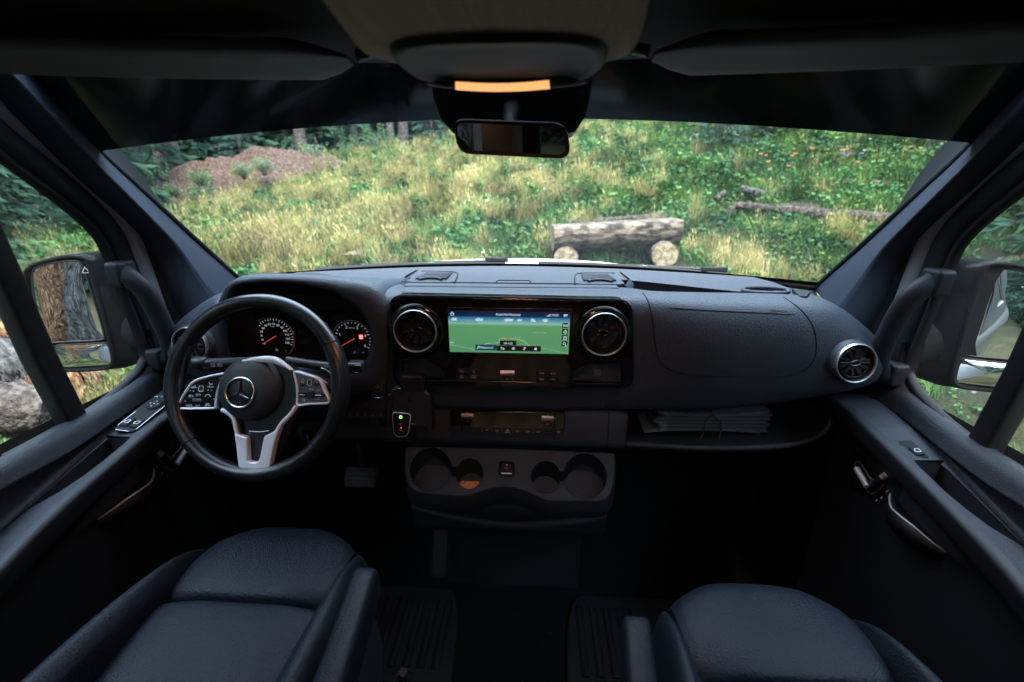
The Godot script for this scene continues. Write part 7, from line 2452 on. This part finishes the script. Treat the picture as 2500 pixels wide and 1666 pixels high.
	# broken trunks behind the van, seen in the driver's mirror
	for q in [["stripped_trunk", "tall grey stripped trunk reflected in the driver's door mirror", Vector3(-1.95, 0, 3.7), 0.36, silver, 3.6], ["bark_trunk", "tall brown barked trunk reflected left of the grey stripped trunk", Vector3(-2.72, 0, 4.2), 0.46, brown, 6.5]]:
		var p := on_land(q[2].x, q[2].z)
		var tt := thing("broken_trunk", q[1], "tree trunk", p)
		part("trunk", log_mesh(p + Vector3(0, -0.2, 0), p + Vector3(0.12, q[5], 0.1), q[3], q[3] * 0.7, 0.22, 17), q[4], tt)
	# dirt mound
	var s := shp()
	var nz := FastNoiseLite.new()
	nz.seed = 8
	nz.frequency = 0.55
	nz.fractal_octaves = 5
	var c := Vector3(-8.9317,1.2512,-12.842)
	c.y = land(c.x, c.z) - 0.2
	var rows := []
	for i in 61:
		var row := []
		for j in 31:
			var u := (i - 30) / 30.0
			var v := (j - 15) / 15.0
			var e := maxf(0.0, 1.0 - u * u - v * v * 0.9)
			var h := 0.95 * pow(e, 0.7) * (0.75 + 0.30 * smoothstep(-0.9, 0.3, u)) + 0.42 * nz.get_noise_2d(u * 6.0, v * 4.0) * minf(1.0, e * 3.0)
			var q := c + Vector3(u * 3.5, 0, u * -1.5 + v * 1.6)
			row.append(Vector3(q.x, land(q.x, q.z) - 0.15 + h, q.z))
		rows.append(row)
	s.sheet(rows)
	var dm := bark_mat("dirt", Color(0.038, 0.024, 0.018), Color(0.072, 0.048, 0.037), Color(0.115, 0.082, 0.066), 0.05, 0.7)
	struct("dirt_mound", s, dm, "reddish brown dirt mound in front of the dark trees at the left")

# ---------------------------------------------------------------- trees and shrubs
func leaf_card(s: Shape, p: Vector3, out: Vector3, size: float, droop: float, wide := 0.28):
	var d := (out + Vector3(rng.randf_range(-0.7, 0.7), rng.randf_range(-0.7, 0.4) - droop, rng.randf_range(-0.7, 0.7))).normalized()
	var e := d.cross(Vector3(rng.randf_range(-1, 1), rng.randf_range(-0.3, 1), rng.randf_range(-1, 1))).normalized()
	var l := size * rng.randf_range(0.7, 1.3)
	s.smooth()
	s.quad(p, p + d * l * 0.5 + e * l * wide, p + d * l, p + d * l * 0.5 - e * l * wide)

func spruce_parts(tall: float, wide: float, first: float, cards: int, size: float) -> Array:
	var tr := shp()
	tr.tube([Vector3(0, -0.3, 0), Vector3(0.02, tall * 0.3, 0), Vector3(-0.02, tall * 0.65, 0.02), Vector3(0, tall, 0)], [tall * 0.019 + 0.03, tall * 0.015 + 0.02, tall * 0.009 + 0.01, 0.01], 9)
	var cw := shp()
	var rings := int(tall * 3.0)
	for i in rings:
		var f := float(i) / rings
		var y := lerpf(first, tall * 0.98, f)
		var reach := wide * pow(1.0 - f, 0.8) * rng.randf_range(0.75, 1.1) + 0.08
		var n := 6 if f < 0.7 else 4
		for k in n:
			var a := TAU * (k + rng.randf() * 0.8) / n + i * 1.3
			var r := reach * rng.randf_range(0.65, 1.1)
			var o := Vector3(cos(a), 0, sin(a))
			tr.tube([Vector3(0, y, 0), o * r * 0.55 + Vector3(0, y - 0.03 * r, 0), o * r + Vector3(0, y - 0.22 * r, 0)], [0.018, 0.010, 0.004], 4)
			for c in int(cards * (0.35 + r / wide)):
				var q := sqrt(rng.randf())
				var p := o * r * q + Vector3(0, y - 0.22 * r * q * q, 0) + Vector3(-o.z, 0, o.x) * rng.randf_range(-0.28, 0.28) * r * (1.1 - q) * 1.4
				leaf_card(cw, p, (o + Vector3(-o.z, 0, o.x) * rng.randf_range(-0.8, 0.8)).normalized(), size, 0.35, 0.13)
	return [tr.done(), cw.done()]

func pine_parts(tall: float, first: float, clumps: int, per: int, size: float) -> Array:
	var tr := shp()
	tr.tube(cr([Vector3(0, -0.4, 0), Vector3(0.04, tall * 0.3, 0.02), Vector3(-0.05, tall * 0.6, 0.03), Vector3(0.02, tall, 0)], 3), range(10).map(func(i): return lerpf(0.20, 0.03, i / 9.0) * tall / 12.0), 10)
	var cw := shp()
	for i in clumps:
		var f := pow(rng.randf(), 0.8)
		var y := lerpf(first, tall, f)
		var a := rng.randf() * TAU
		var r := 2.1 * (1.0 - f * 0.75) * rng.randf_range(0.4, 1.0)
		var c := Vector3(cos(a) * r, y, sin(a) * r)
		tr.tube([Vector3(0, y - 0.4, 0), c * Vector3(0.5, 0, 0.5) + Vector3(0, y - 0.2, 0), c], [0.03, 0.02, 0.008], 4)
		for k in per:
			var o := Vector3(rng.randfn(), rng.randfn() * 0.7, rng.randfn())
			leaf_card(cw, c + o * 0.42, o.normalized(), size, 0.1, 0.14)
	return [tr.done(), cw.done()]

func shrub_parts(tall: float, wide: float, stems: int, cards: int, size: float) -> Array:
	var tr := shp()
	var cw := shp()
	for i in stems:
		var a := rng.randf() * TAU
		var q := sqrt(rng.randf())
		var top := Vector3(cos(a) * wide * q, tall * rng.randf_range(0.55, 1.0) * (1.1 - 0.5 * q), sin(a) * wide * q)
		var mid := top * Vector3(0.5, 0.6, 0.5)
		tr.tube([Vector3(cos(a), 0, sin(a)) * 0.05 - Vector3(0, 0.05, 0), mid, top], [0.012, 0.008, 0.003], 4)
		for k in cards:
			var f := rng.randf_range(0.25, 1.0)
			var p := (mid * 2.0 * f if f < 0.5 else mid.lerp(top, f * 2.0 - 1.0)) + Vector3(rng.randfn(), rng.randfn(), rng.randfn()) * wide * 0.14
			leaf_card(cw, p, Vector3(cos(a), 0.6, sin(a)), size, 0.0)
	return [tr.done(), cw.done()]

func plant(called: String, parts: Array, names: Array, bark: Material, leaf: Material, p: Vector3, size: float, turn: float, label: String, category: String, group: String):
	var t := thing(called, label, category, p, group)
	t.rotation.y = turn
	t.scale = Vector3.ONE * size
	for i in 2:
		var o := MeshInstance3D.new()
		o.name = names[i]
		o.mesh = parts[i]
		o.material_override = [bark, leaf][i]
		t.add_child(o, true)
	return t

func forest():
	var grey := mat("trunk_bark", Color(0.13, 0.115, 0.11), 0.95, 0.0, 0.2)
	grey.albedo_texture = noise_tex(0.04, false, 1.0, FastNoiseLite.TYPE_SIMPLEX, 128, 4, [[0.2, Color(0.5, 0.5, 0.5)], [0.8, Color(1, 1, 1)]], 9)
	grey.uv1_triplanar = true
	var needles := plant_mat("needles", Color(0.026, 0.066, 0.036), 0.75, 0.2)
	var blue := plant_mat("blue_needles", Color(0.030, 0.075, 0.055), 0.75, 0.25)
	var fresh := plant_mat("fresh_leaves", Color(0.070, 0.14, 0.026), 0.6, 0.5)
	var mid := plant_mat("shrub_leaves", Color(0.045, 0.105, 0.035), 0.65, 0.4)
	var yellow := plant_mat("yellow_leaves", Color(0.22, 0.20, 0.035), 0.6, 0.5)
	for m in [needles, blue, fresh, mid, yellow]: m.vertex_color_use_as_albedo = false
	var pines := [pine_parts(13.0, 5.0, 46, 46, 0.26), pine_parts(15.0, 6.0, 46, 46, 0.28)]
	var spruces := [spruce_parts(4.2, 1.5, 0.25, 26, 0.22), spruce_parts(9.0, 2.2, 0.5, 22, 0.28), spruce_parts(14.0, 2.9, 0.3, 42, 0.34)]
	var shrubs := [shrub_parts(0.9, 0.6, 26, 22, 0.10), shrub_parts(1.5, 1.0, 34, 26, 0.13)]
	# trunks the photograph shows, left of the mirror
	var spots := [Vector3(-12.2658,1.6628,-14.2862), Vector3(-13.9946,2.0299,-17.4967), Vector3(-11.8722,2.0717,-15.5077), Vector3(-13.0649,2.4992,-20.8864), Vector3(-11.5537,2.7378,-22.1097), Vector3(-9.5927,2.7241,-19.5632), Vector3(-7.9889,3.0949,-21.3667), Vector3(-8.8015,3.556,-25.7184), Vector3(-6.3203,3.299,-20.9979), Vector3(-6.0392,3.4015,-22.1076), Vector3(-6.5423,3.8624,-25.9464), Vector3(-11.5259,3.4372,-26.5891), Vector3(-15.4861,3.0802,-27.3106), Vector3(-17.0891,2.6369,-24.9526), Vector3(-19.074,1.8183,-20.3262), Vector3(5.4636,4.3042,-24.6306), Vector3(6.8181,4.5773,-26.9165), Vector3(11.1169,2.9402,-18.1114), Vector3(12.9013,3.2984,-20.4499), Vector3(13.9494,2.7352,-16.0758), Vector3(2.4744,4.8504,-28.8938), Vector3(-0.315,4.7138,-27.6364)]
	var pine_labels := ["pine trunk above the left end of the dirt mound", "grey pine trunk behind the left shoulder of the dirt mound", "slim pine trunk next to the left shoulder of the mound", "pine trunk in shade behind the middle of the mound", "pine trunk above the right part of the mound", "pine trunk just right of the mound's crest", "tall pale pine trunk in the gap left of the rear-view mirror", "thin pine trunk behind the pale trunk left of the mirror", "pale pine trunk standing close left of the mirror", "pine trunk directly beside the pale trunk near the mirror", "pine trunk behind the white blossomed shrub", "thin pine trunk deep in the wood above the small bare mound", "pine trunk far behind the dirt mound's right half", "pine trunk far behind the wide green spruce", "pine trunk at the left edge under the tinted band", "pine trunk above the drooping spruce, left one", "pine trunk above the drooping spruce, right one", "pine trunk at the upper right above the yellow weed", "pine trunk right behind the yellow weed at the upper right", "pine trunk beside the right windscreen pillar", "pine trunk right of the rear-view mirror, far up the slope", "pine trunk hidden above the rear-view mirror"]
	var k := 0
	for q in spots:
		var p: Vector3 = q
		p.y = land(p.x, p.z) - 0.1
		plant("pine_tree", pines[k % 2], ["trunk", "crown"], grey, needles, p, rng.randf_range(0.85, 1.15), k * 1.7, pine_labels[k - 0], "tree", "pines beyond the meadow")
		k += 1
	# spruces: blue green, low and dense
	var named := [[Vector3(-3.574,2.691,-16.7003), 0.62, 0, "bluish spruce growing just left of the rear-view mirror"], [Vector3(4.1054,1.8515,-10.8953), 0.62, 0, "bluish spruce with drooping boughs on the slope above the log bench"], [Vector3(2.4168,2.9402,-17.6402), 0.5, 0, "low dark spruce on the slope right of the rear-view mirror"],
		[Vector3(-10.6895,2.0085,-17.1387), 0.9, 0, "wide green spruce standing behind the dirt mound"], [Vector3(-11.4493,1.5176,-12.6916), 0.9, 0, "dark green spruce at the left edge of the windscreen view"]]
	for q in named:
		var p: Vector3 = q[0]
		p.y = land(p.x, p.z) - 0.05
		plant("spruce_tree", spruces[q[2]], ["trunk", "crown"], grey, blue, p, q[1], rng.randf() * TAU, q[3], "tree", "spruces at the meadow's edge")
	for q in [[-9.6, -6.6, 0.8], [-11.0, -2.8, 0.9], [-10.6, -9.8, 0.9], [-12.5, -7.5, 1.0], [-8.6, 2.5, 0.85], [-11.0, 1.0, 1.0], [-11.5, -12.5, 0.9], [-14.0, -4.8, 1.1], [-7.0, 7.0, 0.9], [8.6, -5.4, 0.8], [9.5, -8.4, 0.9], [7.6, -1.5, 0.75], [10.0, -3.0, 1.0], [7.4, 3.0, 0.9], [8.0, 7.5, 0.9], [6.2, -3.2, 0.6], [5.6, 0.6, 0.6], [6.9, -5.6, 0.55], [-6.6, -1.2, 0.6], [-7.4, -4.2, 0.62]]:
		plant("forest_tree", spruces[2], ["trunk", "crown"], grey, needles, on_land(q[0], q[1], -0.2), q[2], rng.randf() * TAU, "dark conifer seen through the %s window" % ["driver's" if q[0] < 0 else "passenger's"], "tree", "conifers beyond the %s window" % ["driver's" if q[0] < 0 else "passenger's"])
	# far wood as one mass
	var places := []
	var tints := []
	for i in 520:
		var a := rng.randf_range(-PI, PI)
		var ahead := absf(a) < 0.95
		var r := 11.0 + 42.0 * sqrt(rng.randf())
		var p := on_land(sin(a) * r, -cos(a) * r, -0.3)
		if ahead and (r < 24.0 or -p.z < 22.0): continue
		places.append(Transform3D(Basis(Vector3.UP, rng.randf() * TAU).scaled(Vector3.ONE * rng.randf_range(0.85, 1.5)), p))
		tints.append(Color(1, 1, 1))
	for i in 90:
		var a := rng.randf_range(-1.1, -0.35)
		var r := rng.randf_range(25.0, 40.0)
		var p := on_land(sin(a) * r, -cos(a) * r, -0.3)
		if -p.z < 20.0: continue
		places.append(Transform3D(Basis(Vector3.UP, rng.randf() * TAU).scaled(Vector3.ONE * rng.randf_range(0.9, 1.4)), p))
		tints.append(Color(1, 1, 1))
	scatter("far_forest", "dark conifer forest closing the clearing behind the nearer trees", "forest", spruces[2][1], needles, places, tints)
	# undergrowth
	var bushes := [[Vector3(-2.7041,3.3539,-20.1535), 0.9, 1, mid, "round green shrub at the top of the slope behind the rear-view mirror"], [Vector3(-5.8337,2.7533,-18.1881), 0.75, 1, mid, "wide green shrub with white blossom left of the rear-view mirror"], [Vector3(-6.696,2.5702,-17.5487), 0.55, 1, mid, "green shrub between the dirt mound and the rear-view mirror"], [Vector3(-6.8011,2.1394,-14.7465), 1.0, 0, fresh, "bright yellow green plant right of the dirt mound"], [Vector3(-6.9802,1.9462,-12.1282), 0.55, 0, fresh, "bright green plant on top of the dirt mound"], [Vector3(-7.4345,1.8427,-11.962), 0.5, 0, fresh, "leafy light green plant on the crest of the dirt mound"], [Vector3(-8.4929,1.644,-11.7302), 0.55, 0, fresh, "light green plant on the left shoulder of the dirt mound"], [Vector3(-9.0228,1.4005,-11.5117), 0.4, 0, fresh, "small light green plant at the mound's left end"], [Vector3(-9.1914,1.2566,-11.347), 0.6, 0, mid, "green plant before the left end of the dirt mound"], [Vector3(-8.0131,1.2578,-11.0935), 0.6, 0, mid, "green plant growing on the mound's near face"], [Vector3(-9.3203,1.117,-11.08), 0.6, 0, mid, "dark green plant at the foot of the dirt mound"],
		[Vector3(2.8646,3.332,-18.8588), 1.1, 1, mid, "dark green shrub under the tinted band right of the mirror"], [Vector3(3.8788,2.9734,-15.6125), 0.9, 1, mid, "green shrub left of the drooping spruce"], [Vector3(5.3831,2.1976,-11.7194), 0.9, 1, mid, "deep green shrub right of the drooping spruce"], [Vector3(7.7492,2.381,-12.9699), 1.0, 1, mid, "green shrub beneath the tinted band at the right"], [Vector3(8.4013,2.287,-11.9137), 0.9, 1, mid, "green shrub beside the right windscreen pillar"], [Vector3(6.311,2.2692,-12.1121), 0.45, 0, yellow, "yellow blossomed weed among the green at the right"], [Vector3(-9.9699,1.4915,-11.174), 0.8, 1, mid, "dark green shrub at the left edge beside the mound"], [Vector3(-0.9628,2.6462,-16.2966), 0.7, 1, mid, "green shrub below the rear-view mirror"], [Vector3(-0.6387,0.4989,-5.9353), 0.28, 0, mid, "low green weed in the grass left of the log bench"]]
	for q in bushes:
		var p: Vector3 = q[0]
		var on_mound := p.x < -5.4 and p.z > -12.6 and p.x > -11.0
		p.y = maxf(land(p.x, p.z), p.y - 0.4) if on_mound else land(p.x, p.z)
		plant("shrub", shrubs[q[2]], ["stems", "foliage"], grey, q[3], p, q[1], rng.randf() * TAU, q[4], "shrub", "shrubs on the slope")
	for q in [[-9.5, -5.0, 1.1, 1, mid], [-10.0, -7.0, 1.2, 1, mid], [-9.0, -3.0, 0.9, 1, yellow], [-8.6, -4.6, 0.8, 0, yellow], [-11.0, -9.0, 1.2, 1, mid], [-10.5, -4.0, 1.2, 1, mid], [-9.2, -6.0, 0.8, 0, yellow]]:
		plant("shrub", shrubs[q[3]], ["stems", "foliage"], grey, q[4], on_land(q[0], q[1]), q[2], rng.randf() * TAU, "%s shrub at the wood's edge outside the driver's window" % ["yellow blossomed" if q[4] == yellow else "green"], "shrub", "shrubs outside the driver's window")
	for q in [[6.8, -6.2, 0.9, 1, mid], [7.5, -5.2, 1.0, 1, mid], [6.6, -7.4, 0.8, 0, yellow], [8.0, -6.8, 1.1, 1, mid], [8.5, -4.0, 1.1, 1, mid]]:
		plant("shrub", shrubs[q[3]], ["stems", "foliage"], grey, q[4], on_land(q[0], q[1]), q[2], rng.randf() * TAU, "%s shrub outside the passenger's window" % ["yellow blossomed" if q[4] == yellow else "green"], "shrub", "shrubs outside the passenger's window")
	flowers()

func flowers():
	var stem := plant_mat("flower_stem", Color(0.06, 0.12, 0.03), 0.7, 0.3)
	stem.vertex_color_use_as_albedo = false
	var cols := {"orange": Color(0.75, 0.33, 0.06), "white": Color(0.75, 0.76, 0.72), "violet": Color(0.32, 0.26, 0.55), "yellow": Color(0.70, 0.55, 0.06)}
	var fm := {}
	for c in cols:
		fm[c] = plant_mat(c + "_petal", cols[c], 0.7, 0.4)
		fm[c].vertex_color_use_as_albedo = false
	var st := shp()
	st.tube([Vector3.ZERO, Vector3(0.01, 0.2, 0), Vector3(0, 0.40, 0.01)], 0.004, 5)
	for k in 4:
		st.smooth()
		var a := k * 1.6
		var o := Vector3(cos(a), 0.5, sin(a)) * 0.09
		var y := Vector3(0.005, 0.08 + 0.06 * k, 0)
		st.quad(y, y + o * 0.5 + Vector3(0.012, 0, -0.01), y + o, y + o * 0.5 - Vector3(0.012, 0, -0.01))
	var stm := st.done()
	var head := shp()
	for layer in 2:
		for k in 7:
			var a := TAU * (k + 0.5 * layer) / 7
			var o := Vector3(cos(a), 0.35 + 0.5 * layer, sin(a)) * 0.042
			var e := Vector3(-sin(a), 0, cos(a)) * 0.016
			var c := Vector3(0, 0.40, 0.01)
			head.smooth()
			head.quad(c, c + o * 0.6 + e, c + o, c + o * 0.6 - e)
	var hm := head.done()
	var list := [["orange", Vector3(4.1346,1.4479,-9.2749), Vector3(4.1832,1.4031,-9.135), Vector3(4.6566,1.4601,-9.1803), Vector3(4.5596,1.3587,-8.907), Vector3(4.9633,1.4586,-9.1116), Vector3(4.0375,1.2485,-8.6925), Vector3(4.3474,1.249,-8.6247), Vector3(5.3052,1.2121,-8.3249), Vector3(4.8142,1.5668,-9.4586), Vector3(5.5813,1.5222,-9.167)], ["yellow", Vector3(6.6397,1.5886,-9.1201), Vector3(6.732,1.55,-8.9848), Vector3(7.0477,1.4903,-8.7694), Vector3(3.9973,1.1957,-8.5238), Vector3(5.4493,1.4706,-9.0362)], ["white", Vector3(6.0482,2.1125,-10.7728), Vector3(4.506,1.8123,-10.3104), Vector3(4.3221,1.6635,-9.889), Vector3(5.9022,1.5569,-9.1752), Vector3(6.4133,1.8438,-9.8738), Vector3(7.3174,1.68,-9.2096), Vector3(7.3638,1.6487,-9.1165), Vector3(7.3939,1.6949,-9.24), Vector3(7.3937,1.6042,-9.0181), Vector3(7.2373,1.8024,-9.5652), Vector3(-0.1197,1.0074,-8.8714), Vector3(0.1859,1.0759,-9.0599), Vector3(-0.7808,0.7128,-7.8231), Vector3(-1.1408,0.7856,-8.2312), Vector3(0.1089,1.3361,-10.1199), Vector3(1.6117,2.6622,-14.7469), Vector3(-0.6265,0.2287,-5.7792), Vector3(0.1828,0.979,-8.6662), Vector3(6.3029,1.569,-9.1375), Vector3(7.2144,1.666,-9.1992)], ["violet", Vector3(5.4019,1.3991,-8.8607), Vector3(5.5298,1.4341,-8.922), Vector3(5.6354,1.3984,-8.8095), Vector3(5.37,1.4134,-8.9062)]]
	for l in list:
		for i in range(1, l.size()):
			var p: Vector3 = l[i]
			plant("wildflower", [stm, hm], ["stem", "blossom"], stem, fm[l[0]], p, rng.randf_range(0.55, 0.85) if l[0] == "white" else rng.randf_range(0.8, 1.1), i * 2.0, "single %s wildflower blooming in the meadow grass" % l[0], "flower", "%s wildflowers in the meadow" % l[0])



func _ready():
	rng.seed = 2024
	set_the_scene()
	make_materials()
	van_shell()
	windscreen()
	wipers()
	roof_fittings()
	rear_mirror()
	for k in [-1.0, 1.0]:
		door(k)
		door_mirror(k)
	var dash := dashboard()
	binnacle(dash)
	infotainment()
	climate()
	phone_cradle()
	cup_console()
	steering_wheel()
	for k in [-1.0, 1.0]: seat(k)
	floor_things()
	meadow()
	timber()
	forest()
